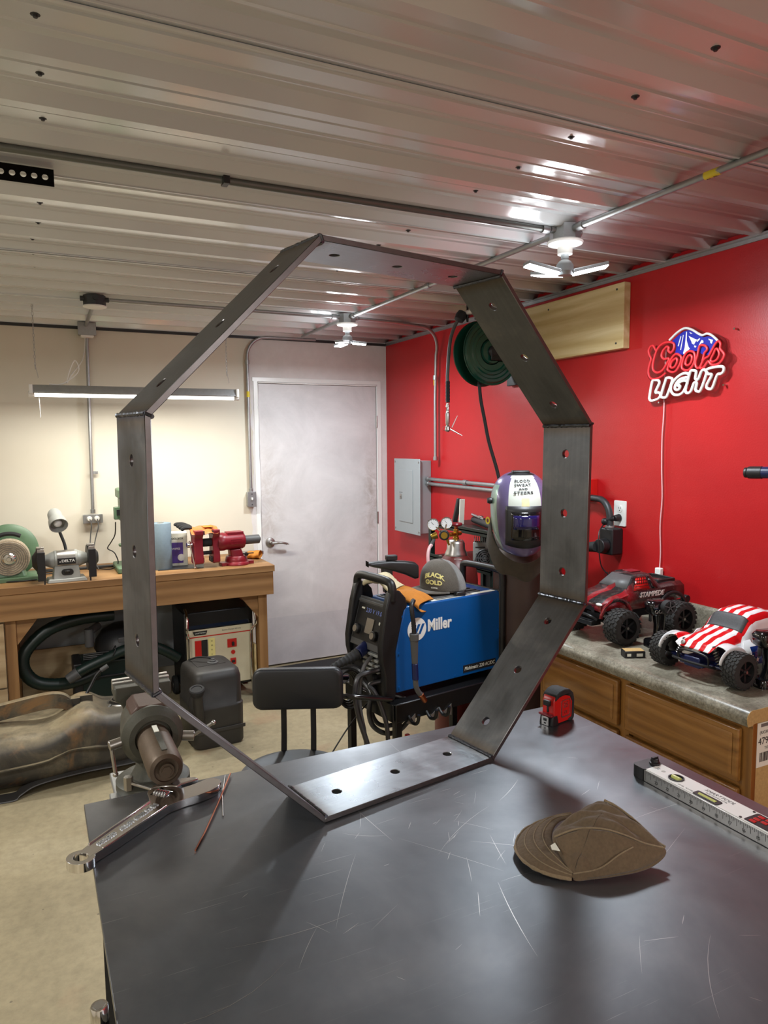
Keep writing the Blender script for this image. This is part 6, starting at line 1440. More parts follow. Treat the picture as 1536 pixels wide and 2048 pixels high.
for i in range(4):
    pts = spline([(-0.11, -0.034 + 0.022 * i, 0.062), (-0.15, -0.036 + 0.024 * i, 0.055), (-0.185, -0.036 + 0.026 * i, 0.03)], 4)
    T(pts, [0.012] * (len(pts) - 2) + [0.010, 0.004], 8).build('finger', 'leather_cream', g3, sub=1, smooth=80)
T(spline([(-0.06, 0.045, 0.05), (-0.09, 0.072, 0.04), (-0.13, 0.085, 0.02)], 4), [0.013] * 7 + [0.010, 0.004], 8).build('thumb', 'leather_cream', g3, sub=1, smooth=80)

ht = thing('trucker_hat', 'grey brown trucker hat with yellow lettering lying on top of the welder', 'hat', Wl(0.350, 0.14, 0.358), math.radians(10))
ht.scale = (1.1, 1.1, 1.08)
HA, HB, HH = 0.088, 0.098, 0.135        # half depth (x), half width (y), height
def hatp(az, t):
    r = (1 - t ** 2.3) ** 0.5
    z = 0.004 + HH * t * (0.92 + 0.22 * (1 - t) * math.cos(az - PI))
    return Vector((HA * r * math.cos(az) - 0.014 * t, HB * r * math.sin(az), z))
def hat_surf(a0, a1, n, off=0.0):
    return [[hatp(a0 + (a1 - a0) * i / n, j / 14 * 0.999) for i in range(n + 1)] for j in range(15)]
MB().surf(hat_surf(math.radians(110), math.radians(272), 22)).build('front_crown', 'hat_grey', ht, solid=0.002, smooth=80)
MB().surf(hat_surf(math.radians(272), math.radians(470), 26)).build('mesh_crown', 'hat_mesh', ht, solid=0.0015, smooth=80)
MB().ell((-0.014, 0, 0.139), (0.007, 0.007, 0.004)).build('top_button', 'hat_grey', ht)
rows = []
for j in range(9):
    f = j / 8; row = []
    for i in range(19):
        a = math.radians(118 + 124 * i / 18)
        o1 = hatp(a, 0.02)
        tip = Vector((-0.155 + 0.0 * f, 0, 0))
        w_ = math.sin(PI * i / 18) ** 0.55
        p = o1 + Vector((-0.095 * f * w_, 0, -0.0 - 0.016 * f * f * (1 - abs(2 * i / 18 - 1)) ** 0 * abs(2 * i / 18 - 1) ** 1.5 + 0.010 * f))
        row.append(p)
    rows.append(row)
MB().surf(rows).build('visor', 'hat_grey', ht, solid=0.003, smooth=80)
def wrap_text(body, size, fn, mat, parent, depth=0.001, bold=0.0003, name='lettering', sp=1.0):
    """bend flat text onto a surface: fn(u, v) -> (point, normal)"""
    cu = bpy.data.curves.new('t', 'FONT'); cu.body = body; cu.size = size; cu.align_x = 'CENTER'; cu.align_y = 'CENTER'; cu.offset = bold; cu.resolution_u = 3; cu.extrude = depth / 2
    cu.space_character = sp
    to = bpy.data.objects.new('t', cu); COL.objects.link(to)
    dg = bpy.context.evaluated_depsgraph_get(); me = bpy.data.meshes.new_from_object(to.evaluated_get(dg)); bpy.data.objects.remove(to)
    for v in me.vertices:
        p, nn = fn(v.co.x, v.co.y); v.co = Vector(p) + Vector(nn) * (0.0015 + v.co.z)
    me.name = name; me.materials.clear(); me.materials.append(M[mat])
    ob = bpy.data.objects.new(name, me); COL.objects.link(ob); ob.parent = parent
    return ob
def hatfn(az0, t0):
    def fn(u, v):
        az = az0 + u / 0.095; t = t0 + v / 0.155
        p = hatp(az, t); q = hatp(az + 0.02, t); r = hatp(az, t + 0.02)
        nn = (q - p).cross(r - p).normalized()
        return p, nn
    return fn
wrap_text('BLACK', 0.030, lambda u, v: hatfn(math.radians(204), 0.50)(u, v - 6.5 * u * u), 'pale_yellow', ht, bold=0.0012)
wrap_text('GOLD', 0.027, hatfn(math.radians(203), 0.27), 'pale_yellow', ht, bold=0.0010)
wrap_text('COFFEE', 0.008, hatfn(math.radians(205), 0.12), 'paper', ht)
hc = tag(MB().wedge((-0.025, 0.025, -0.015, 0.015, 0), (-0.022, 0.022, -0.012, 0.012, 0.016)).build('black_pouch', 'black', bevel=0.004), 'small black item under the edge of the trucker hat', 'pouch')
hc.location = Wl(0.345, 0.022, 0.352)
# black holder and cordless tool standing behind the glove
bh = thing('pistol_grip_tool', 'black pistol shaped tool lying behind the glove on the welder', 'tool', Wl(0.16, 0.235, 0.40), math.radians(-8))
MB().loft([[(x, y, z) for y, z in rect(0.045, h, 0.012, 3, (0, zc))] for x, h, zc in ((-0.13, 0.012, 0.086), (-0.10, 0.024, 0.082), (-0.03, 0.042, 0.075), (0.04, 0.060, 0.060), (0.085, 0.075, 0.045), (0.10, 0.06, 0.04))]).build('tool_body', 'black', bh, bevel=0.002)
MB().wedge((-0.055, -0.015, -0.018, 0.018, -0.045), (-0.065, -0.02, -0.018, 0.018, 0.07)).build('tool_grip', 'black', bh, bevel=0.004)
MB().box((-0.02, 0, 0.108), (0.05, 0.03, 0.022)).build('tool_sight', 'black', bh, bevel=0.004)

# ================================================================== gas cylinders
g4 = thing('gas_cylinder', 'dark red shielding gas cylinder with silver collar behind the welder', 'gas cylinder', (-0.568, -1.915, 0))
MB().lathe([(0.0, 0.004), (0.10, 0.004), (0.109, 0.02), (0.110, 0.93), (0.107, 0.965), (0.097, 1.0), (0.078, 1.03), (0.062, 1.048), (0.052, 1.06)], n=48).build('cylinder_body', 'maroon_dark', g4, smooth=50)
MB().lathe([(0.056, 1.045), (0.058, 1.05), (0.055, 1.065), (0.046, 1.085), (0.044, 1.115), (0.036, 1.130), (0.020, 1.134), (0, 1.134)], n=40).build('neck_collar', 'silver', g4, smooth=50)
MB().cyl((0, 0, 1.13), (0, 0, 1.145), 0.016, n=18).cyl((0, 0, 1.145), (0, 0, 1.185), 0.013, n=16).cyl((-0.05, -0.02, 1.162), (0.035, 0.015, 1.162), 0.011, n=14).build('valve_body', 'brass', g4, bevel=0.001)
MB().cyl((0, 0, 1.185), (0, 0, 1.205), 0.009, n=12).build('valve_stem', 'copper', g4)
MB().lathe([(0.012, 1.200), (0.030, 1.204), (0.033, 1.210), (0.030, 1.217), (0.012, 1.216), (0, 1.214)], n=16).build('valve_wheel', 'maroon', g4)
lb = MB().box((-0.025, -0.052, 1.050), (0.036, 0.003, 0.014), Matrix.Rotation(math.radians(-28), 4, 'Z') @ Matrix.Translation((0.03, -0.012, -0.012))).build('cylinder_label', 'paper', g4)
rgx = thing('gas_regulator', 'brass gas regulator with two white dial gauges on the cylinder valve', 'regulator', (-0.655, -1.945, 1.165))
ro = Vector((-0.655, -1.945, 1.165)); fd = Vector((-0.50, -0.86, 0.06)).normalized()
MB().cyl(Vector((-0.61, -1.932, 1.162)) - ro, Vector((-0.66, -1.945, 1.168)) - ro, 0.010, n=14).cyl(Vector((-0.635, -1.94, 1.164)) - ro, Vector((-0.648, -1.942, 1.166)) - ro, 0.016, n=6).cyl(-fd * 0.02, fd * 0.015, 0.026, n=24).cyl(Vector((-0.03, 0.015, 0.0)), Vector((-0.055, 0.03, -0.01)), 0.018, 0.014, n=16).build('regulator_body', 'brass', rgx, bevel=0.002)
MB().cyl(fd * 0.012, fd * 0.04, 0.026, 0.024, n=24).build('adjust_knob', 'black', rgx, bevel=0.003)
MB().cyl(fd * 0.040, fd * 0.0415, 0.016, n=24).build('knob_badge', 'brass', rgx)
for gp_ in (Vector((-0.690, -1.900, 1.215)), Vector((-0.622, -1.915, 1.220))):
    c = gp_ - ro
    g_ = MB().lathe([(0.029, -0.010), (0.030, 0.0), (0.030, 0.008), (0.027, 0.010), (0.027, 0.006)], c, fd, 32).cyl(c - fd * 0.004, c * 0.35, 0.005, n=10).build('gauge_case', 'chrome', rgx)
    MB().cyl(c + fd * 0.004, c + fd * 0.0065, 0.027, n=32).build('gauge_face', 'gauge', g_)
    fr = frame(fd, Vector((0, 0, 1)).cross(fd))
    mk = MB(); mm_ = Matrix.Translation(c + fd * 0.0068) @ fr.to_4x4()
    for i in range(11):
        a = math.radians(225 - 27 * i); mk.box((0, 0.022, 0), (0.0012, 0.005, 0.0004), mm_ @ Matrix.Rotation(a - PI / 2, 4, 'Z'))
    mk.box((0.0, 0.007, 0.0003), (0.0014, 0.02, 0.0004), mm_ @ Matrix.Rotation(0.7, 4, 'Z'))
    mk.build('gauge_marks', 'ink', g_)
MB().cyl(Vector((0.01, -0.01, -0.02)), Vector((0.02, -0.015, -0.05)), 0.008, 0.005, n=12).build('relief_valve', 'brass', rgx)
MB().cyl(Vector((-0.045, 0.02, -0.02)), Vector((-0.06, 0.018, -0.045)), 0.008, n=10).build('hose_barb', 'grey_dark', rgx)
cdn('gas_tube', [(-0.716, -1.928, 1.118), (-0.735, -1.935, 1.10), (-0.750, -1.95, 1.06), (-0.752, -1.97, 1.01), (-0.74, -2.0, 0.96), (-0.72, -2.02, 0.9), (-0.70, -2.04, 0.8)], 0.0085, 'vinyl_tube', 'pink clear gas tube curving down from the regulator', 'tube')
c2 = thing('gas_cylinder', 'tall dark brown gas cylinder with the welding helmet hung on it', 'gas cylinder', (-0.475, -2.325, 0))
MB().lathe([(0.0, 0.004), (0.115, 0.004), (0.124, 0.02), (0.125, 1.03), (0.120, 1.08), (0.100, 1.13), (0.06, 1.165), (0.035, 1.175), (0.035, 1.20), (0, 1.20)], n=52).build('cylinder_body', 'dark_cyl', c2, smooth=50)
MB().cyl((0, 0, 1.2), (0, 0, 1.27), 0.016, n=16).cyl((-0.0, 0.0, 1.25), (-0.05, 0.02, 1.25), 0.012, n=12).build('valve_body', 'brass', c2)
MB().lathe([(0.01, 1.27), (0.03, 1.275), (0.03, 1.29), (0, 1.29)], n=16).build('valve_wheel', 'brass', c2)

# ================================================================== welding helmet
hl_ = thing('welding_helmet', 'purple and white welding helmet with dark lens hung on the brown cylinder', 'helmet', (-0.625, -2.515, 1.318), math.radians(-27))
prof = [(-0.168, 0.040, 0.105), (-0.160, 0.066, 0.115), (-0.140, 0.088, 0.123), (-0.09, 0.106, 0.130), (-0.03, 0.116, 0.134), (0.04, 0.120, 0.128), (0.09, 0.114, 0.112), (0.13, 0.098, 0.085), (0.155, 0.074, 0.056), (0.170, 0.045, 0.025), (0.174, 0.015, 0.0)]
ps_ = spline(prof, 4)
def helm(th, z):
    # interpolate the profile
    for a, b in zip(ps_[:-1], ps_[1:]):
        if a.x <= z <= b.x or b is ps_[-1]:
            f = max(0, min(1, (z - a.x) / (b.x - a.x))); w_ = a.y + (b.y - a.y) * f; d_ = a.z + (b.z - a.z) * f; break
    return Vector((w_ * math.sin(th), 0.03 - (d_ + 0.03) * max(-0.3, math.cos(th)) ** (0.85 if math.cos(th) > 0 else 1) if math.cos(th) > 0 else 0.03 - 0.5 * math.cos(th) * 0.06, z))
NT_ = 44; mbh = MB(); rows = []
zs = [p.x for p in ps_]; ths = [math.radians(-104 + 208 * i / NT_) for i in range(NT_ + 1)]
vv = [[helm(t, z) for t in ths] for z in zs]
mbh.v = [tuple(p) for r in vv for p in r]
for k in range(len(zs) - 1):
    for i in range(NT_):
        t = abs(math.degrees((ths[i] + ths[i + 1]) / 2)); z = (zs[k] + zs[k + 1]) / 2
        x_ = abs(vv[k][i][0] + vv[k][i + 1][0]) / 2
        lim = 0.048 + (0.155 - z) * 0.22
        if z > 0.030 + 0.9 * x_ ** 2 * 4 and x_ < min(lim, 0.072) and z < 0.158: m_ = 2
        elif t > 62 and z < 0.12: m_ = 1
        elif z > 0.158 and t < 60: m_ = 3
        elif z < -0.135 and t < 40: m_ = 0
        else: m_ = 0
        mbh.f.append((k * (NT_ + 1) + i, k * (NT_ + 1) + i + 1, (k + 1) * (NT_ + 1) + i + 1, (k + 1) * (NT_ + 1) + i)); mbh.mi.append(m_)
M['helm_purple'] = plain('helmet_purple', srgb(98, 88, 124), 0.28, metal=0.3, scale=6, var=0.2, coat=0.4)
M['helm_teal'] = plain('helmet_teal', srgb(134, 164, 152), 0.28, metal=0.3, scale=6, var=0.2, coat=0.4)
M['helm_white'] = plain('helmet_white_sticker', srgb(186, 190, 180), 0.6, scale=14, var=0.06)
mbh.build('shell', ['helm_purple', 'helm_teal', 'helm_white', 'black'], hl_, solid=0.003, smooth=60)
def hpatch(x0, x1, z0, z1, off, nm, mat, nx_=16, nz=8, rnd=0):
    rows = []
    for k in range(nz + 1):
        z = z0 + (z1 - z0) * k / nz; row = []
        for i in range(nx_ + 1):
            x = x0 + (x1 - x0) * i / nx_
            w_ = 0.118; th = math.asin(max(-1, min(1, x / w_)))
            zz = z - (0.012 * (1 - (x / 0.075) ** 2) if rnd and k == 0 else 0)
            p = helm(th, zz); row.append(Vector((x, p.y - off, zz)))
        rows.append(row)
    return MB().surf(rows).build(nm, mat, hl_, solid=0.006, smooth=60)
hpatch(-0.076, 0.076, -0.118, 0.040, 0.008, 'lens_frame', 'black', rnd=1)
hpatch(-0.056, 0.058, -0.096, 0.018, 0.013, 'front_lens', 'black_gloss')
hpatch(-0.050, 0.052, -0.052, 0.004, 0.0165, 'filter_window', 'blue_screen', 8, 4)
def helmfn(z0):
    def fn(u, v):
        th = math.asin(u / 0.118); v *= 0.78; u *= 1.25; th = math.asin(u / 0.118); p = helm(th, z0 + v); q = helm(th, z0 + v + 0.004); r = helm(th + 0.04, z0 + v)
        nn = (r - p).cross(q - p).normalized()
        if nn.y > 0: nn = -nn
        return p, nn
    return fn
for s_, z0, sz in (('BLOOD', 0.1385, 0.0175), ('SWEAT', 0.123, 0.0175), ('AND', 0.108, 0.013), ('STEERS', 0.093, 0.0185)):
    wrap_text(s_, sz, helmfn(z0), 'ink', hl_, 0.0006, 0.0006, sp=1.15).location = (-0.006, -0.003, 0)
M['ochre'] = plain('ochre_print', srgb(212, 196, 152), 0.6, scale=60, var=0.2)
rows = []
for k in range(9):
    z = 0.030 + 0.042 * k / 8; hw = (0.012, 0.018, 0.022, 0.025, 0.027, 0.028, 0.030, 0.028, 0.020)[k]
    rows.append([Vector((x, helmfn(z)(x, 0)[0].y - 0.0022, z)) for x in [-hw + 2 * hw * i / 10 + 0.002 * math.sin(3 * k + i) for i in range(11)]])
MB().surf(rows).build('printed_skull', 'ochre', hl_, smooth=60, label='faded ochre cattle print')
for s in (-1, 1): MB().lathe([(0.012, 0), (0.014, 0.010), (0.010, 0.02), (0, 0.021)], (0.118 * s, 0.0, 0.055), (s, 0, 0), 18).build('headgear_knob', 'black', hl_)
MB().box((0.0, -0.0, 0.174), (0.07, 0.05, 0.012)).build('top_clip', 'black', hl_, bevel=0.004)
MB().box((-0.082, -0.055, 0.038), (0.022, 0.022, 0.05)).build('lens_catch', 'black', hl_, bevel=0.006)
rows = []
for k in range(9):
    f = k / 8; row = []
    for i in range(25):
        th = math.radians(-118 + 236 * i / 24)
        z = 0.02 - 0.155 * math.cos(th / 2.1) ** 2 - 0.06 - f * (0.075 + 0.012 * math.sin(i * 1.1)) + 0.10 * (abs(th) / 2.0) ** 2
        row.append((0.118 * math.sin(th) * (1 + 0.16 * f), 0.02 - 0.125 * math.cos(th) * (1 - 0.15 * f), z))
    rows.append(row)
M['bib'] = m_cloth('leather_bib', srgb(56, 48, 36), 60)
MB().surf(rows).build('neck_bib', 'bib', hl_, solid=0.004, sub=1, smooth=80)
MB().plate(circ(0.016, 20), [circ(0.009, 16)], 0.002, Matrix.Translation((-0.128, 0.052, -0.035)) @ frame((-0.9, -0.45, 0), (0, 0, 1)).to_4x4()).build('bib_emblem', 'yellow', hl_)

# ================================================================== black rack behind the cylinders
rk = thing('tool_rack', 'black and dark green tool rack against the red wall behind the cylinders', 'rack', (-0.22, -1.69, 0))
for x in (-0.18, 0.18):
    for y in (-0.31, 0.31): MB().box((x, y, 0.58), (0.028, 0.028, 1.16)).build('post', 'green_black', rk, bevel=0.002)
for z in (0.15, 0.55, 0.965, 1.155):
    MB().box((0, 0, z), (0.40, 0.64, 0.008)).box((-0.196, 0, z + 0.0), (0.008, 0.64, 0.035)).box((0, -0.316, z + 0.0), (0.40, 0.008, 0.035)).build('shelf', 'green_black', rk, bevel=0.001)
MB().box((0.185, 0, 0.6), (0.006, 0.62, 1.1)).build('back_panel', 'black', rk)
cg = thing('finned_charger', 'pale grey finned charger standing on the rack shelf left of the helmet', 'charger', (-0.375, -1.845, 0.970), math.radians(-35))
MB().box((0, 0, 0.065), (0.075, 0.06, 0.13)).build('case', 'grinder_grey', cg, bevel=0.004)
for i in range(7): MB().box((-0.03 + 0.010 * i, 0, 0.142), (0.003, 0.05, 0.024)).build('fin', 'grinder_grey', cg)
MB().box((0, -0.031, 0.105), (0.05, 0.003, 0.005)).box((0, -0.031, 0.06), (0.045, 0.003, 0.025)).build('slot', 'ink', cg)
fn_ = thing('fan_cover', 'black round mesh cover in front of the pale charger on the rack', 'disc', (-0.395, -1.915, 1.024), math.radians(-35))
fn_.scale = (0.85, 0.85, 0.85)
for r_ in (0.052, 0.040, 0.028, 0.016): T([(r_ * math.cos(a), 0, r_ * math.sin(a)) for a in [2 * PI * i / 28 for i in range(28)]], 0.0035, 6, True).build('ring', 'grey_dark', fn_)
for k in range(6): MB().cyl((0, 0, 0), (0.05 * math.cos(k * PI / 3), 0, 0.05 * math.sin(k * PI / 3)), 0.003, n=6).build('spoke', 'grey_dark', fn_)
MB().cyl((0, 0.01, 0), (0, 0.03, 0), 0.054, n=28).build('backing', 'black', fn_)
it = thing('grease_gun', 'long black tool with chrome end lying on top of the rack', 'tool', (-0.28, -1.70, 1.185), math.radians(72))
MB().cyl((-0.22, 0, 0.0), (0.13, 0, 0.0), 0.018, n=18).build('barrel', 'black', it, bevel=0.002)
MB().cyl((-0.08, 0, 0.022), (0.12, 0.01, 0.030), 0.008, n=12).cyl((-0.03, 0.0, 0.025), (0.0, 0, 0.027), 0.012, n=12).build('lever', 'chrome', it)
kn_ = tag(MB().box((0, 0, 0.06), (0.028, 0.02, 0.16), TR((-0.32, -1.50, 1.165), (0.12, 0.16, 0))).build('brush_handle', 'black', bevel=0.005), 'black handle standing upright on the left end of the rack', 'handle')
kp_ = tag(MB().box((0, 0, 0.06), (0.030, 0.008, 0.15), TR((-0.30, -1.54, 1.165), (0.05, 0.02, 0))).build('white_card', 'paper'), 'narrow white card standing behind the upright black handle', 'card')
for k, (y, z) in enumerate(((-1.75, 0.60), (-1.62, 0.60), (-1.50, 0.60))):
    tag(MB().box((-0.26, y, z + 0.035), (0.20, 0.10, 0.14)).build('parts_box', 'black', bevel=0.004), ('black parts box on the rack middle shelf, nearest the helmet', 'black parts box in the middle of the rack middle shelf', 'black parts box on the rack middle shelf, nearest the panel')[k], 'box')
# ================================================================== neon style sign
NEON = {
    'white': [[(0.1979,-0.0589),(0.181,-0.0539),(0.1639,-0.0582),(0.1598,-0.0707),(0.1792,-0.1055),(0.1622,-0.1087),(0.1519,-0.1152),(0.1523,-0.1247),(0.1632,-0.1342),(0.1819,-0.1395),(0.2009,-0.1413),(0.2107,-0.1343),(0.2112,-0.1195)],[(0.1181,-0.0505),(0.0981,-0.0528),(0.0905,-0.0647),(0.1155,-0.125),(0.1299,-0.1318),(0.144,-0.1295),(0.148,-0.12),(0.1251,-0.0591)],[(0.0075,-0.0439),(0.0299,-0.0391),(0.0574,-0.0478),(0.0816,-0.0655),(0.0951,-0.0871),(0.0944,-0.107),(0.0795,-0.1222),(0.0547,-0.1252),(0.034,-0.1167),(0.0209,-0.0982),(0.0121,-0.0753),(0.0288,-0.0692),(0.0512,-0.0741),(0.0595,-0.0869),(0.0489,-0.0891),(0.0538,-0.1014),(0.0678,-0.1037),(0.0751,-0.0956),(0.0687,-0.0778),(0.0482,-0.0612),(0.0224,-0.057),(0.007,-0.0555)],[(-0.0007,-0.0364),(-0.014,-0.0316),(-0.0293,-0.0369),(-0.0282,-0.0526),(-0.0271,-0.0661),(-0.0405,-0.0694),(-0.0542,-0.0413),(-0.0669,-0.0331),(-0.0787,-0.0436),(-0.0747,-0.0647),(-0.0537,-0.1145),(-0.0406,-0.1177),(-0.0297,-0.1101),(-0.0344,-0.0845),(-0.021,-0.0826),(-0.007,-0.114),(0.0097,-0.1211),(0.0204,-0.1121),(0.0145,-0.0848)],[(-0.0831,-0.0333),(-0.1116,-0.0286),(-0.1491,-0.0291),(-0.1593,-0.0379),(-0.1561,-0.0507),(-0.1441,-0.0575),(-0.1302,-0.0602),(-0.11,-0.1077),(-0.0958,-0.112),(-0.0827,-0.1052),(-0.0853,-0.0898),(-0.1049,-0.058),(-0.0887,-0.0525),(-0.0786,-0.0414)]],
    'white_open': [[(0.1108,0.1054),(0.0778,0.1276),(0.0468,0.1412),(0.0228,0.1419),(-0.008,0.1293),(-0.0352,0.1119),(-0.0552,0.1033),(-0.0745,0.1065),(-0.0939,0.0998),(-0.1167,0.0823),(-0.128,0.0708)]],
    'blue': [[(0.1035,0.0997),(0.0705,0.121),(0.0431,0.1324),(0.0191,0.1337),(-0.0083,0.1216),(-0.0355,0.1038),(-0.0555,0.0952),(-0.0748,0.0971),(-0.0943,0.0905),(-0.1171,0.0717),(-0.1085,0.049),(-0.0873,0.025),(-0.0615,0.0226),(-0.0279,0.044),(0.0058,0.0493),(0.0396,0.0361),(0.0857,0.0503),(0.0793,0.072)]],
    'streak': [[(0.0309,0.1293),(0.0265,0.1287),(0.0262,0.093),(0.0167,0.0671),(0.0095,0.058),(0.0397,0.0395),(0.0433,0.0441),(0.0355,0.0666),(0.0331,0.0939)],[(0.0183,0.1111),(-0.0127,0.0947),(-0.0279,0.0887),(-0.0165,0.082),(-0.0102,0.0719),(0.0001,0.0773),(0.0039,0.0874)],[(0.0581,0.1152),(0.0545,0.1133),(0.0671,0.0747),(0.0717,0.0766)],[(0.046,0.1191),(0.0425,0.1172),(0.0542,0.0578),(0.0585,0.0597)],[(-0.0461,0.0863),(-0.0544,0.0825),(-0.0563,0.0742),(-0.0433,0.0732),(-0.034,0.0582),(-0.0321,0.0638)],[(-0.0784,0.0873),(-0.101,0.0791),(-0.0952,0.0653),(-0.0887,0.0687),(-0.0868,0.0783),(-0.0802,0.0818)],[(0.0154,0.1258),(0.0084,0.118),(-0.0017,0.1179)],[(-0.0196,0.087),(-0.0359,0.0943),(-0.0393,0.0912),(-0.0265,0.0807)],[(-0.0103,0.0692),(-0.0221,0.065),(-0.0173,0.0588),(-0.0122,0.0622)]],
    'red_closed': [[(0.0961,0.0937),(0.1232,0.0986),(0.1523,0.0923),(0.174,0.0749),(0.188,0.0448),(0.1965,0.0138),(0.193,-0.0113),(0.1707,-0.0235),(0.1449,-0.0172),(0.1236,0.005),(0.11,0.0291),(0.1347,0.0298),(0.1499,0.0434),(0.144,0.0642),(0.1244,0.0798),(0.1123,0.0746),(0.114,0.0621),(0.1,0.0525),(0.0862,0.0658),(0.0843,0.0832)],[(0.0748,0.044),(0.0552,0.0371),(0.0453,0.0235),(0.0538,-0.0035),(0.0723,-0.0254),(0.0936,-0.0283),(0.1149,-0.0166),(0.1091,0.0049),(0.0956,0.0289)],[(0.0724,0.0264),(0.066,0.0145),(0.0759,-0.0046),(0.0899,-0.0111),(0.1009,-0.0044),(0.0944,0.0142)],[(0.0092,0.0475),(-0.0147,0.0415),(-0.0228,0.0215),(-0.0171,-0.0051),(0.0031,-0.0256),(0.0262,-0.0264),(0.0419,-0.0135),(0.0367,0.0156),(0.0259,0.0379)],[(0.0052,0.0323),(-0.008,0.0231),(-0.0034,0.0012),(0.0105,-0.0084),(0.0237,-0.0015),(0.019,0.0192)],[(-0.0469,0.0641),(-0.0698,0.0597),(-0.0801,0.0445),(-0.0677,0.0313),(-0.062,0.0118),(-0.0562,-0.0091),(-0.0437,-0.0241),(-0.0303,-0.0201),(-0.0256,-0.0006),(-0.0345,0.0256),(-0.0392,0.0494)],[(-0.1312,0.0704),(-0.1409,0.0582),(-0.1401,0.04),(-0.153,0.0254),(-0.1597,0.0116),(-0.1482,-0.0081),(-0.127,-0.019),(-0.1016,-0.0164),(-0.089,-0.0031),(-0.0821,-0.0064),(-0.0666,-0.0236),(-0.0503,-0.0261),(-0.0577,-0.0039),(-0.0717,0.0107),(-0.0876,0.017),(-0.1026,0.0392),(-0.1175,0.0611)],[(-0.1214,0.0422),(-0.1327,0.033),(-0.1364,0.0168),(-0.1262,-0.0005),(-0.106,-0.0063),(-0.0983,0.0025),(-0.1096,0.0225)]],
    'red_open': [[(0.1813,0.07),(0.1913,0.0857),(0.198,0.0937),(0.2123,0.0911),(0.2222,0.0748),(0.2157,0.0537),(0.2068,0.0381),(0.2155,0.0128),(0.2211,-0.0159),(0.2139,-0.0371),(0.1963,-0.0488),(0.1699,-0.0481),(0.1441,-0.0403),(0.1261,-0.029)]],
    'back': [[(0.1129,0.1128),(0.0781,0.136),(0.0437,0.1504),(0.0095,0.1487),(-0.0246,0.1301),(-0.0581,0.112),(-0.0903,0.1109),(-0.1351,0.0877),(-0.1542,0.0721),(-0.1618,0.0347),(-0.1839,0.014),(-0.1854,-0.0068),(-0.1702,-0.0208),(-0.1715,-0.0521),(-0.1571,-0.0744),(-0.1389,-0.0834),(-0.1248,-0.1221),(-0.0933,-0.1307),(-0.0607,-0.1258),(-0.0281,-0.1374),(0.0333,-0.1363),(0.0824,-0.1418),(0.1404,-0.1471),(0.1776,-0.1537),(0.2122,-0.1489),(0.2171,-0.1162),(0.2033,-0.0673),(0.2312,-0.0386),(0.2369,-0.0086),(0.2238,0.0312),(0.2325,0.0614),(0.2144,0.0943),(0.1746,0.0937)]],
}
ns = thing('neon_sign', 'unlit red, white and blue mountain beer sign on the red wall', 'sign', (-0.004, -2.85, 1.93))
def nb(pl, x): return [Vector((x, p[0], p[1])) for p in pl]
pl = spline([(p[0], p[1], 0) for p in NEON['back'][0]], 4, True)
MB().plate([(-p.x, p.y) for p in pl], [], 0.006, Matrix(((0, 0, -1, -0.012), (-1, 0, 0, 0), (0, 1, 0, 0), (0, 0, 0, 1)))).build('acrylic_panel', 'acrylic', ns, smooth=20)
pl = NEON['blue'][0]
MB().plate([(-p[0], p[1]) for p in pl], [], 0.0015, Matrix(((0, 0, -1, -0.0185), (-1, 0, 0, 0), (0, 1, 0, 0), (0, 0, 0, 1)))).build('blue_mountain', 'blue_print', ns, smooth=0)
for pl in NEON['streak']:
    MB().plate([(-p[0], p[1]) for p in pl], [], 0.001, Matrix(((0, 0, -1, -0.0202), (-1, 0, 0, 0), (0, 1, 0, 0), (0, 0, 0, 1)))).build('snow_streak', 'white', ns, smooth=0)
for pl in NEON['white']: T(spline(nb(pl, -0.026), 4, True), 0.0058, 8, True).build('letter_tube', 'white', ns)
for pl in NEON['white_open']: T(spline(nb(pl, -0.026), 4), 0.0048, 8).build('outline_tube', 'white', ns)
for pl in NEON['red_closed']: T(spline(nb(pl, -0.027), 4, True), 0.0048, 8, True).build('script_tube', 'red_neon', ns)
for pl in NEON['red_open']: T(spline(nb(pl, -0.027), 4), 0.0044, 8).build('script_tube', 'red_neon', ns)
for y, z in ((0.19, 0.09), (-0.19, 0.11), (0.17, -0.15), (-0.15, -0.10)): MB().cyl((0.003, y, z), (-0.016, y, z), 0.004, n=10).build('standoff', 'chrome', ns)
cdn('sign_cord', [(-0.012, -2.708, 2.0), (-0.014, -2.705, 1.86), (-0.012, -2.703, 1.76), (-0.014, -2.703, 1.70), (-0.013, -2.698, 1.63), (-0.013, -2.70, 1.5), (-0.012, -2.706, 1.37), (-0.013, -2.700, 1.25), (-0.012, -2.705, 1.13), (-0.015, -2.705, 1.06)], 0.0027, 'vinyl_tube', 'thin pale cord hanging straight down the red wall from the beer sign')
tag(MB().box((-0.018, -2.705, 1.035), (0.022, 0.030, 0.055)).build('inline_switch', 'white', bevel=0.004), 'small white inline switch at the lower end of the sign cord', 'switch')

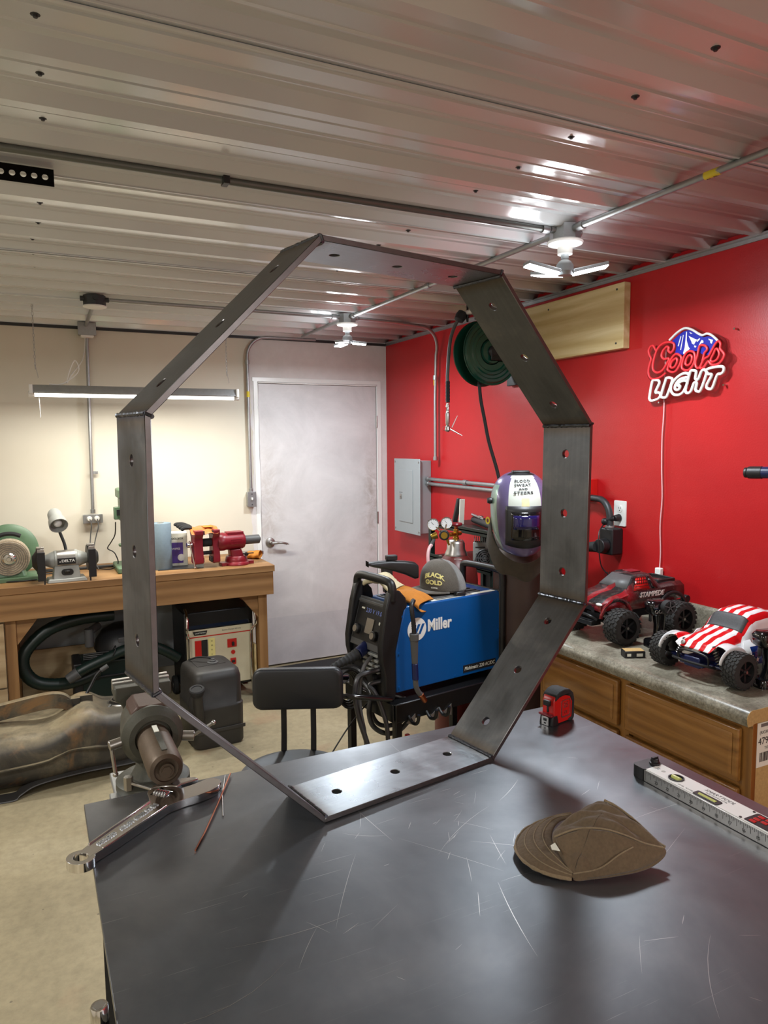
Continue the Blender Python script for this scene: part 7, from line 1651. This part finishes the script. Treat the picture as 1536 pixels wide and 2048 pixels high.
# ================================================================== base cabinet and counter
CT = 0.842; CY0, CY1 = -3.632, -2.615
cn = thing('countertop', 'grey speckled laminate countertop with rolled front edge under the trucks', 'countertop', (-0.32, (CY0 + CY1) / 2, CT - 0.04))
zc = 0.04
prof = [(0.32, 0.0), (0.32, zc), (0.30, zc), (-0.300, zc), (-0.318, zc + 0.001), (-0.330, zc - 0.003), (-0.339, zc - 0.012), (-0.342, zc - 0.022), (-0.340, zc - 0.036), (-0.336, zc - 0.046), (-0.316, zc - 0.046), (-0.314, -0.002), (-0.30, 0.0)]
hy = (CY1 - CY0) / 2
MB().loft([[(x, y, z) for x, z in prof] for y in (-hy, hy)], caps=False).build('laminate_top', 'laminate', cn, smooth=50)
for s in (-1, 1): MB().plate([(-p[0] * s, p[1]) for p in prof], [], 0.001, Matrix.Translation((0, (hy) * s, 0)) @ frame((0, s, 0), (-s, 0, 0)).to_4x4()).build('core_end', 'particle', cn, smooth=0)
MB().loft([[(x, y, z) for x, z in ((0.298, zc), (0.300, zc + 0.085), (0.306, zc + 0.094), (0.318, zc + 0.096), (0.318, zc))] for y in (-hy, hy)]).build('backsplash', 'laminate', cn, smooth=50)
cbn = thing('base_cabinet', 'varnished oak base cabinet with raised drawer fronts below the grey counter', 'cabinet', (-0.32, -3.14, 0))
def cbx(n_, x0, x1, y0, y1, z0, z1, mat, bev=0.002, par=cbn): return MB().box(((x0 + x1) / 2 + 0.32, (y0 + y1) / 2 + 3.14, (z0 + z1) / 2), (x1 - x0, y1 - y0, z1 - z0)).build(n_, mat, par, bevel=bev)
cbx('carcass', -0.600, -0.02, -3.608, -2.665, 0.10, CT - 0.041, 'oak_z')
cbx('toe_kick', -0.54, -0.02, -3.60, -2.67, 0.0, 0.10, 'dark_paint')
cbx('end_panel', -0.600, -0.02, -3.620, -3.609, 0.0, CT - 0.041, 'particle')
for y0, y1 in ((-3.622, -3.585), (-3.145, -3.100), (-2.695, -2.655)): cbx('face_stile', -0.620, -0.6005, y0, y1, 0.10, CT - 0.045, 'oak_z', 0.001)
for z0, z1 in ((0.773, CT - 0.045), (0.590, 0.606)): cbx('face_rail', -0.619, -0.6005, -3.60, -2.67, z0, z1, 'oak', 0.001)
def front(nm, y0, y1, z0, z1, knob=False):
    d = cbx(nm, -0.640, -0.6205, y0, y1, z0, z1, 'oak' if z1 - z0 < 0.3 else 'oak_z', 0.005)
    MB().loft([[(-0.6415 + 0.32 - dx, yy + 3.14, zz) for yy, zz in rect((y1 - y0) - 2 * m_, (z1 - z0) - 2 * m_, 0.004, 2, ((y0 + y1) / 2, (z0 + z1) / 2))] for dx, m_ in ((0.0, 0.018), (0.0035, 0.026))]).build('raised_field', 'oak' if z1 - z0 < 0.3 else 'oak_z', d)
    return d
front('drawer', -3.105, -2.690, 0.608, 0.772); front('drawer', -3.590, -3.140, 0.608, 0.772)
front('door', -3.105, -2.690, 0.12, 0.588); front('door', -3.590, -3.140, 0.12, 0.588)
lbn = tag(MB().box((0, 0, 0), (0.13, 0.001, 0.135), Matrix.Translation((-0.535, -3.6215, 0.725))).build('shipping_label', 'paper'), 'white printed shipping label on the cabinet end panel', 'label')
text('47943', 0.030, (-0.595, -3.622, 0.735), (1, 0, 0), (0, 0, 1), 'ink', lbn, 0.0004, align='LEFT')
text('TOP', 0.012, (-0.555, -3.622, 0.713), (1, 0, 0), (0, 0, 1), 'ink', lbn, 0.0004)
text('(RIGHT)', 0.014, (-0.565, -3.622, 0.762), (1, 0, 0), (0, 0, 1), 'ink', lbn, 0.0004)
MB().box((-0.545, -3.6222, 0.784), (0.08, 0.0004, 0.010)).build('print_bar', 'grey_ink', lbn)
bc = MB(); x = -0.585
while x < -0.49:
    w_ = random.choice((0.0012, 0.002, 0.003)); bc.box((x, -3.6222, 0.687), (w_, 0.0004, 0.028)); x += w_ + random.choice((0.0012, 0.002))
bc.build('barcode', 'ink', lbn)

# ================================================================== model trucks
def wheel(par, c, r, w_, side, nk=22, spokes=6):
    """knobbly tyre on a dark spoked rim; side = +1/-1 is the outer face along y"""
    t = MB().lathe([(r * 0.60, -w_ / 2), (r * 0.80, -w_ * 0.5), (r * 0.93, -w_ * 0.44), (r * 0.965, -w_ * 0.30), (r * 0.97, 0), (r * 0.965, w_ * 0.30), (r * 0.93, w_ * 0.44), (r * 0.80, w_ * 0.5), (r * 0.60, w_ / 2)], c, (0, 1, 0), 40, caps=False)
    for row, (yo, tw) in enumerate(((-0.40, 0.0), (-0.2, 0.5), (0.0, 0.0), (0.2, 0.5), (0.40, 0.0))):
        for k in range(nk):
            a = 2 * PI * (k + tw) / nk
            m_ = Matrix.Translation(Vector(c)) @ Matrix.Rotation(a, 4, 'Y') @ Matrix.Translation((0, yo * w_, r * (0.955 if abs(yo) > 0.3 else 0.975)))
            t.box((0, 0, 0), (2 * PI * r / nk * 0.62, w_ * 0.16, r * 0.075), m_ @ Matrix.Rotation(0.35 if row % 2 else -0.35, 4, 'Z'))
    tt = t.build('tyre', 'tyre', par, smooth=40)
    rim = MB().lathe([(r * 0.62, -w_ * 0.46), (r * 0.60, -w_ * 0.40), (r * 0.57, 0), (r * 0.60, w_ * 0.40), (r * 0.62, w_ * 0.46)], c, (0, 1, 0), 32, caps=False)
    C0 = Vector(c) + Vector((0, side * w_ * 0.30, 0))
    rim.cyl(C0 - Vector((0, side * 0.02, 0)), C0 + Vector((0, side * 0.006, 0)), r * 0.17, n=16)
    for k in range(spokes):
        a = 2 * PI * k / spokes
        rim.box((0, 0, r * 0.36), (r * 0.12, 0.008, r * 0.5), Matrix.Translation(C0) @ Matrix.Rotation(a, 4, 'Y'))
    rm = rim.build('rim', 'black', par, smooth=40)
    MB().cyl(C0 + Vector((0, side * 0.004, 0)), C0 + Vector((0, side * 0.011, 0)), r * 0.085, n=6).build('wheel_nut', 'silver', rm)
    return tt
def shock(par, a, b, r=0.009, mat='silver'):
    a, b = Vector(a), Vector(b); d = b - a; fr = frame(d)
    MB().cyl(a, b, r * 0.42, n=10).cyl(a, a + d * 0.35, r * 0.75, n=12).build('shock_body', 'black', par)
    n_ = 60; turns = 6
    T([a + d * (0.12 + 0.75 * i / n_) + fr @ Vector((r * math.cos(2 * PI * turns * i / n_), r * math.sin(2 * PI * turns * i / n_), 0)) for i in range(n_ + 1)], 0.0016, 5).build('shock_spring', mat, par)
M['truck_body'] = None
def m_truck():
    t = NT('truck_body_print'); co = t.coord(); sep = t.n('ShaderNodeSeparateXYZ'); t.l(co, sep.inputs[0])
    # red sweeps over black: a wavy band pattern running along the body
    k = t.math('ADD', t.math('MULTIPLY', sep.outputs[1], 70.0), t.math('MULTIPLY', t.noise(4, 2, 0.5, t.coord((2, 1, 1))), 3.0))
    s = t.math('SINE', k)
    red = t.ramp(s, [(0.38, BW(0)), (0.44, BW(1))])
    front = t.ramp(t.math('MULTIPLY', sep.outputs[0], -1.0), [(0.03, BW(0)), (0.09, BW(1))])
    low = t.ramp(sep.outputs[2], [(0.135, BW(1)), (0.15, BW(0))])
    msk = t.math('MAXIMUM', t.math('MULTIPLY', red, front), t.math('MULTIPLY', low, 0.9))
    c = t.mix(msk, srgb(32, 30, 32), srgb(128, 14, 24))
    dust = t.ramp(t.noise(60, 4, 0.7, co), [(0.5, BW(0)), (0.8, BW(0.35))])
    c = t.mix(dust, c, srgb(130, 120, 110))
    t.set(Base_Color=c, Roughness=0.25, Coat_Weight=0.4); return t.m
M['truck_body'] = m_truck()
tk1 = thing('model_truck', 'black and red model monster truck on the far part of the counter', 'model truck', (-0.32, -2.815, CT))
R1 = 0.067; zx = R1
for xx in (-0.150, 0.150):
    for yy, sd in ((-0.135, -1), (0.135, 1)): wheel(tk1, (xx, yy, zx + 0.002), R1, 0.070, sd, 20)
# chassis, arms, shocks
MB().box((0, 0, 0.085), (0.34, 0.075, 0.035)).box((0, 0, 0.112), (0.24, 0.10, 0.02)).build('chassis', 'black', tk1, bevel=0.004)
for xx in (-0.150, 0.150):
    for s in (-1, 1):
        MB().cyl((xx - 0.02, 0.03 * s, 0.075), (xx, 0.105 * s, 0.066), 0.005, n=8).cyl((xx + 0.02, 0.03 * s, 0.075), (xx, 0.105 * s, 0.066), 0.005, n=8).cyl((xx, 0.02 * s, 0.09), (xx, 0.12 * s, 0.068), 0.004, n=8).build('suspension_arm', 'black', tk1)
        shock(tk1, (xx - 0.025, 0.045 * s, 0.155), (xx - 0.022, 0.088 * s, 0.076), 0.011)
T(spline([(-0.205, -0.06, 0.085), (-0.225, -0.045, 0.10), (-0.228, 0, 0.105), (-0.225, 0.045, 0.10), (-0.205, 0.06, 0.085)], 5), 0.0055, 8).box((-0.205, 0, 0.072), (0.05, 0.11, 0.018)).build('front_bumper', 'black', tk1, bevel=0.003)
# body stations: x, half width low, half width high, z bottom, z shoulder, z top
stb = [(-0.215, 0.055, 0.045, 0.125, 0.135, 0.140), (-0.205, 0.078, 0.066, 0.118, 0.145, 0.153), (-0.15, 0.100, 0.088, 0.128, 0.164, 0.172), (-0.09, 0.100, 0.088, 0.118, 0.175, 0.183), (-0.075, 0.098, 0.082, 0.118, 0.180, 0.192),
       (-0.02, 0.096, 0.062, 0.118, 0.185, 0.240), (-0.005, 0.096, 0.060, 0.118, 0.185, 0.246), (0.055, 0.096, 0.060, 0.118, 0.185, 0.246), (0.072, 0.096, 0.062, 0.118, 0.185, 0.238), (0.100, 0.098, 0.080, 0.122, 0.190, 0.202), (0.16, 0.100, 0.086, 0.135, 0.192, 0.204), (0.225, 0.094, 0.080, 0.140, 0.188, 0.202)]
loops = []
for x, a, b, z0, z1, z2 in stb:
    loops.append([(x, -a, z0), (x, -a, (z0 + z1) / 2), (x, -a * 0.98, z1), (x, -b, z2 - 0.006), (x, -b + 0.008, z2), (x, 0, z2 + 0.002), (x, b - 0.008, z2), (x, b, z2 - 0.006), (x, a * 0.98, z1), (x, a, (z0 + z1) / 2), (x, a, z0)])
mb_ = MB(); mb_.surf([lp for lp in loops]); mb_.build('body_shell', 'truck_body', tk1, solid=0.0015, bevel=0, smooth=40)
MB().surf([loops[0][:], [(x, y * 0.98, z - 0.02) for x, y, z in loops[0]]]).build('grille', 'black', tk1)
for s in (-1, 1):
    # wheel arches: dark flare rings, and windows
    for xx in (-0.150, 0.150):
        MB().surf([[(xx + r_ * math.cos(a), s * (0.104 + o_), 0.085 + r_ * math.sin(a)) for a in [math.radians(12 + 156 * i / 16) for i in range(17)]] for r_, o_ in ((0.074, 0.002), (0.088, 0.0))]).build('wheel_arch', 'truck_body' if xx < 0 else 'black', tk1, solid=0.002)
    MB().surf([[(-0.052, s * 0.0935, 0.190), (0.035, s * 0.0935, 0.190)], [(-0.015, s * 0.066, 0.236), (0.035, s * 0.066, 0.236)]]).build('side_window', 'red', tk1, solid=0.001)
    wn = MB()
    for i in range(7): wn.box((-0.035 + i * 0.012, s * 0.0815, 0.212), (0.0016, 0.002, 0.05), None)
    for i in range(5): wn.box((0.0, s * (0.0925 - 0.0063 * i), 0.193 + i * 0.0105), (0.078, 0.002, 0.0016))
    wn.build('window_net', 'black', tk1)
    MB().surf([[(0.048, s * 0.0935, 0.190), (0.078, s * 0.0935, 0.190)], [(0.048, s * 0.066, 0.236), (0.062, s * 0.066, 0.236)]]).build('side_window', 'black_gloss', tk1, solid=0.001)
    MB().ell((-0.203, s * 0.066, 0.147), (0.008, 0.017, 0.006), 12, 8).build('headlight', 'gauge', tk1)
MB().surf([[(-0.0725, -0.076, 0.196), (-0.0725, 0.076, 0.196)], [(-0.024, -0.054, 0.240), (-0.024, 0.054, 0.240)]]).build('windshield', 'grey_dark', tk1, solid=0.001)
MB().plate(rect(0.10, 0.13, 0.01, 2, (0.16, 0)), [rect(0.085, 0.115, 0.008, 2, (0.16, 0))], 0.012, Matrix.Translation((0, 0, 0.202))).build('bed_rail', 'black', tk1, bevel=0.002)
MB().box((0.028, 0, 0.250), (0.05, 0.05, 0.004)).build('roof_scoop', 'maroon', tk1, bevel=0.001)
text('STAMPEDE', 0.027, (0.040, -0.0985, 0.170), (1, 0, 0), (0, 0, 1), 'white', tk1, 0.0008, bold=0.0009, shear=0.25)
T(spline([(0.22, -0.02, 0.10), (0.27, -0.04, 0.11), (0.285, -0.05, 0.115)], 4), 0.006, 8).cyl((0.285, -0.062, 0.117), (0.285, -0.036, 0.117), 0.016, n=18).cyl((0.285, 0.062, 0.117), (0.285, 0.036, 0.117), 0.016, n=18).box((0.25, 0, 0.10), (0.07, 0.03, 0.012)).build('wheelie_bar', 'black', tk1, bevel=0.002)

def m_flag():
    t = NT('flag_body_print'); co = t.coord(); sep = t.n('ShaderNodeSeparateXYZ'); t.l(co, sep.inputs[0])
    s = t.math('SINE', t.math('ADD', t.math('MULTIPLY', sep.outputs[1], 2 * PI / 0.036), 0.5))
    c = t.mix(t.ramp(s, [(0.0, BW(0)), (0.04, BW(1))]), srgb(232, 232, 234), srgb(206, 18, 26))
    out = t.math('GREATER_THAN', t.math('ABSOLUTE', sep.outputs[1]), 0.086)
    c = t.mix(out, c, srgb(226, 228, 230))
    low = t.math('MULTIPLY', t.math('LESS_THAN', sep.outputs[2], 0.108), t.math('GREATER_THAN', sep.outputs[0], -0.07))
    c = t.mix(low, c, srgb(16, 44, 108))
    t.set(Base_Color=c, Roughness=0.2, Coat_Weight=0.5); return t.m
M['flag_body'] = m_flag()
tk2 = thing('model_truck', 'model beetle buggy with red and white striped body at the near counter end', 'model truck', (-0.340, -3.345, CT), math.radians(1))
R2 = 0.057
for xx in (-0.175, 0.155):
    for yy, sd in ((-0.142, -1), (0.142, 1)): wheel(tk2, (xx, yy, R2 + 0.002), R2, 0.052, sd, 22)
def bz(x, y):
    ay = abs(y)
    # centre line heights by linear interpolation
    cl_ = [(-0.215, 0.098), (-0.19, 0.118), (-0.14, 0.134), (-0.085, 0.145), (-0.075, 0.148), (-0.03, 0.194), (-0.01, 0.203), (0.05, 0.208), (0.10, 0.198), (0.15, 0.168), (0.19, 0.128), (0.205, 0.10)]
    for a, b in zip(cl_[:-1], cl_[1:]):
        if a[0] <= x <= b[0]:
            f = (x - a[0]) / (b[0] - a[0]); z = a[1] + (b[1] - a[1]) * (f * f * (3 - 2 * f)); break
    else: z = 0.10
    half = 0.075 if x > -0.08 else 0.062
    zl = z - (z - 0.09) * min(1, (ay / (half * 1.35)) ** 5)
    # fenders
    fz = 0.0
    for fx in (-0.172, 0.150):
        rx = 0.068
        if abs(x - fx) < rx: fz = max(fz, (0.128 if fx < 0 else 0.126) * 1.0 * (0.62 + 0.38 * math.sqrt(1 - ((x - fx) / rx) ** 2)))
    if ay > 0.06:
        g = min(1, (ay - 0.06) / 0.02)
        zf = fz * (1 - 0.10 * max(0, (ay - 0.09) / 0.03) ** 2)
        zl = max(zl, zf * g + zl * (1 - g)) if fz else zl
    return zl
xs_ = [-0.215 + 0.42 * i / 60 for i in range(61)]; ys_ = [-0.118 + 0.236 * j / 44 for j in range(45)]
mb_ = MB(); mb_.v = [(x, y, bz(x, y)) for x in xs_ for y in ys_]
for i in range(60):
    for j in range(44):
        x = (xs_[i] + xs_[i + 1]) / 2; y = (ys_[j] + ys_[j + 1]) / 2
        if abs(y) > 0.105 and -0.105 < x < 0.085: continue
        if abs(y) > 0.072 and x < -0.2: continue
        mb_.f.append((i * 45 + j, (i + 1) * 45 + j, (i + 1) * 45 + j + 1, i * 45 + j + 1)); mb_.mi.append(0)
mb_.build('body_shell', 'flag_body', tk2, solid=0.002, smooth=60)
for s in (-1, 1):
    # fender outer skirts with the wheel opening, and the door panel between them
    for fx in (-0.172, 0.150):
        rows = []
        for r_, zz in ((1.0, 0), (0.82, 0)):
            rows.append([(fx + 0.068 * r_ * math.cos(a), s * 0.118, 0.075 + (0.052 if r_ == 1 else 0.038) * math.sin(a) + (0.0 if r_ == 1 else -0.006)) for a in [math.radians(6 + 168 * i / 18) for i in range(19)]])
        MB().surf(rows).build('fender_lip', 'flag_body', tk2, solid=0.002)
    MB().surf([[(-0.105, s * 0.108, 0.050), (0.085, s * 0.108, 0.050)], [(-0.105, s * 0.106, 0.092), (0.085, s * 0.106, 0.092)], [(-0.09, s * 0.088, 0.128), (0.07, s * 0.088, 0.128)]]).build('door_panel', 'flag_body', tk2, solid=0.002)
    for k, (sx_, sz_, sr) in enumerate(((-0.075, 0.080, 0.012), (-0.045, 0.066, 0.009), (-0.03, 0.088, 0.007))):
        star = [((sr if i % 2 == 0 else sr * 0.42) * math.cos(PI / 2 + PI * i / 5), (sr if i % 2 == 0 else sr * 0.42) * math.sin(PI / 2 + PI * i / 5)) for i in range(10)]
        MB().plate(star, [], 0.001, Matrix.Translation((sx_, s * 0.110, sz_)) @ frame((0, s, 0), (-s, 0, 0)).to_4x4()).build('star', 'white', tk2)
def bpatch(x0, x1, y0, y1, off, nm, mat, n_=10):
    MB().surf([[(x0 + (x1 - x0) * i / n_, y0 + (y1 - y0) * j / n_, bz(x0 + (x1 - x0) * i / n_, y0 + (y1 - y0) * j / n_) + off) for j in range(n_ + 1)] for i in range(n_ + 1)]).build(nm, mat, tk2, solid=0.0015)
M['speckle'] = plain('speckled_mesh', srgb(62, 62, 64), 0.6, scale=260, var=0.6)
bpatch(-0.070, -0.034, -0.066, 0.066, 0.002, 'windshield', 'speckle')
MB().lathe([(0.0, 0.0), (0.008, 0.0), (0.008, 0.003), (0, 0.004)], (-0.206, 0.045, 0.108), (-0.8, 0, 0.6), 18).build('headlight', 'silver', tk2)
MB().plate([(-0.09, -0.045), (0.20, -0.06), (0.20, 0.06), (-0.09, 0.045)], [], 0.03, Matrix.Translation((0, 0, 0.035))).box((-0.15, 0, 0.055), (0.14, 0.06, 0.035)).build('chassis', 'navy', tk2, bevel=0.004)
MB().box((-0.205, 0, 0.050), (0.035, 0.09, 0.012)).build('skid_plate', 'navy', tk2, bevel=0.003)
T(spline([(-0.20, -0.075, 0.050), (-0.235, -0.06, 0.060), (-0.245, 0.0, 0.062), (-0.235, 0.06, 0.060), (-0.20, 0.075, 0.050)], 5), 0.0042, 8).build('front_bumper', 'black', tk2)
T(spline([(-0.21, -0.055, 0.050), (-0.215, -0.05, 0.085), (-0.215, 0.05, 0.085), (-0.21, 0.055, 0.050)], 5), 0.0035, 8).build('bumper_hoop', 'black', tk2)
for s in (-1, 1):
    MB().cyl((-0.19, 0.03 * s, 0.048), (-0.175, 0.115 * s, 0.050), 0.007, 0.005, n=10).cyl((-0.15, 0.03 * s, 0.048), (-0.17, 0.115 * s, 0.050), 0.006, 0.005, n=10).build('suspension_arm', 'navy', tk2)
    MB().cyl((0.14, 0.03 * s, 0.048), (0.155, 0.115 * s, 0.050), 0.006, n=10).cyl((0.18, 0.03 * s, 0.048), (0.157, 0.115 * s, 0.050), 0.005, n=10).build('suspension_arm', 'navy', tk2)
    shock(tk2, (-0.188, 0.055 * s, 0.115), (-0.186, 0.085 * s, 0.052), 0.009)

def controller(loc, rz, label):
    t = thing('radio_controller', label, 'controller', loc, rz)
    MB().loft([[(x * f, y * f, z) for x, y in rect(0.10, 0.065, 0.018, 4)] for z, f in ((0.0, 1.0), (0.022, 1.0), (0.027, 0.92))]).build('base', 'black_gloss', t, smooth=50)
    text('TRAXXAS', 0.014, (0, -0.0330, 0.0115), (1, 0, 0), (0, 0, 1), 'white', t, 0.0006, bold=0.0004, shear=0.15)
    MB().loft([[(x * a + dx, y * b + dy, z) for x, y in circ(1, 18)] for z, a, b, dx, dy in ((0.024, 0.030, 0.024, 0, 0), (0.05, 0.019, 0.020, 0.0, 0.0), (0.085, 0.020, 0.021, 0.002, 0), (0.115, 0.024, 0.024, 0.0, 0), (0.13, 0.028, 0.026, -0.002, 0))]).build('grip', 'black_gloss', t, smooth=60)
    MB().loft([[(x + dx, y, z) for x, y in rect(a, b, 0.014, 4)] for z, a, b, dx in ((0.122, 0.06, 0.045, 0), (0.135, 0.085, 0.056, -0.004), (0.165, 0.090, 0.058, -0.006), (0.178, 0.070, 0.046, -0.006))]).build('controller_head', 'black_gloss', t, smooth=60)
    MB().lathe([(0.020, 0), (0.026, 0.003), (0.027, 0.020), (0.024, 0.026), (0.014, 0.026), (0.012, 0.020), (0, 0.020)], (0.012, -0.026, 0.158), (0, -1, 0), 28).build('steering_wheel', 'rubber', t)
    for k in range(5):
        a = 2 * PI * k / 5; MB().box((0, 0, 0.012), (0.004, 0.004, 0.020), Matrix.Translation((0.012, -0.052, 0.158)) @ Matrix.Rotation(a, 4, 'Y')).build('wheel_spoke', 'grey_dark', t)
    for dx in (-0.028, -0.012): T([(dx + 0.006 * math.cos(a), -0.0285, 0.140 + 0.006 * math.sin(a)) for a in [2 * PI * i / 14 for i in range(14)]], 0.0010, 5, True).build('dial_ring', 'silver', t)
    MB().box((-0.036, 0, 0.112), (0.008, 0.012, 0.03)).build('trigger', 'black', t, bevel=0.003)
    return t
controller((-0.365, -3.030, CT), math.radians(-14), 'black pistol grip controller standing between the two model trucks')
controller((-0.405, -3.512, CT), math.radians(-14), 'black pistol grip controller beside the striped buggy at the right edge')
bxp = thing('battery_box', 'small flat black battery with white labels between truck wheels near the counter edge', 'battery', (-0.548, -3.085, CT), math.radians(-25))
MB().box((0, 0, 0.0125), (0.075, 0.045, 0.025)).build('battery_case', 'black', bxp, bevel=0.003)
MB().box((-0.022, -0.0228, 0.012), (0.014, 0.0008, 0.010)).box((0.016, -0.0228, 0.012), (0.022, 0.0008, 0.011)).build('print', 'paper', bxp)
MB().box((0, 0, 0.0255), (0.068, 0.038, 0.001)).build('dusty_top', 'particle', bxp)
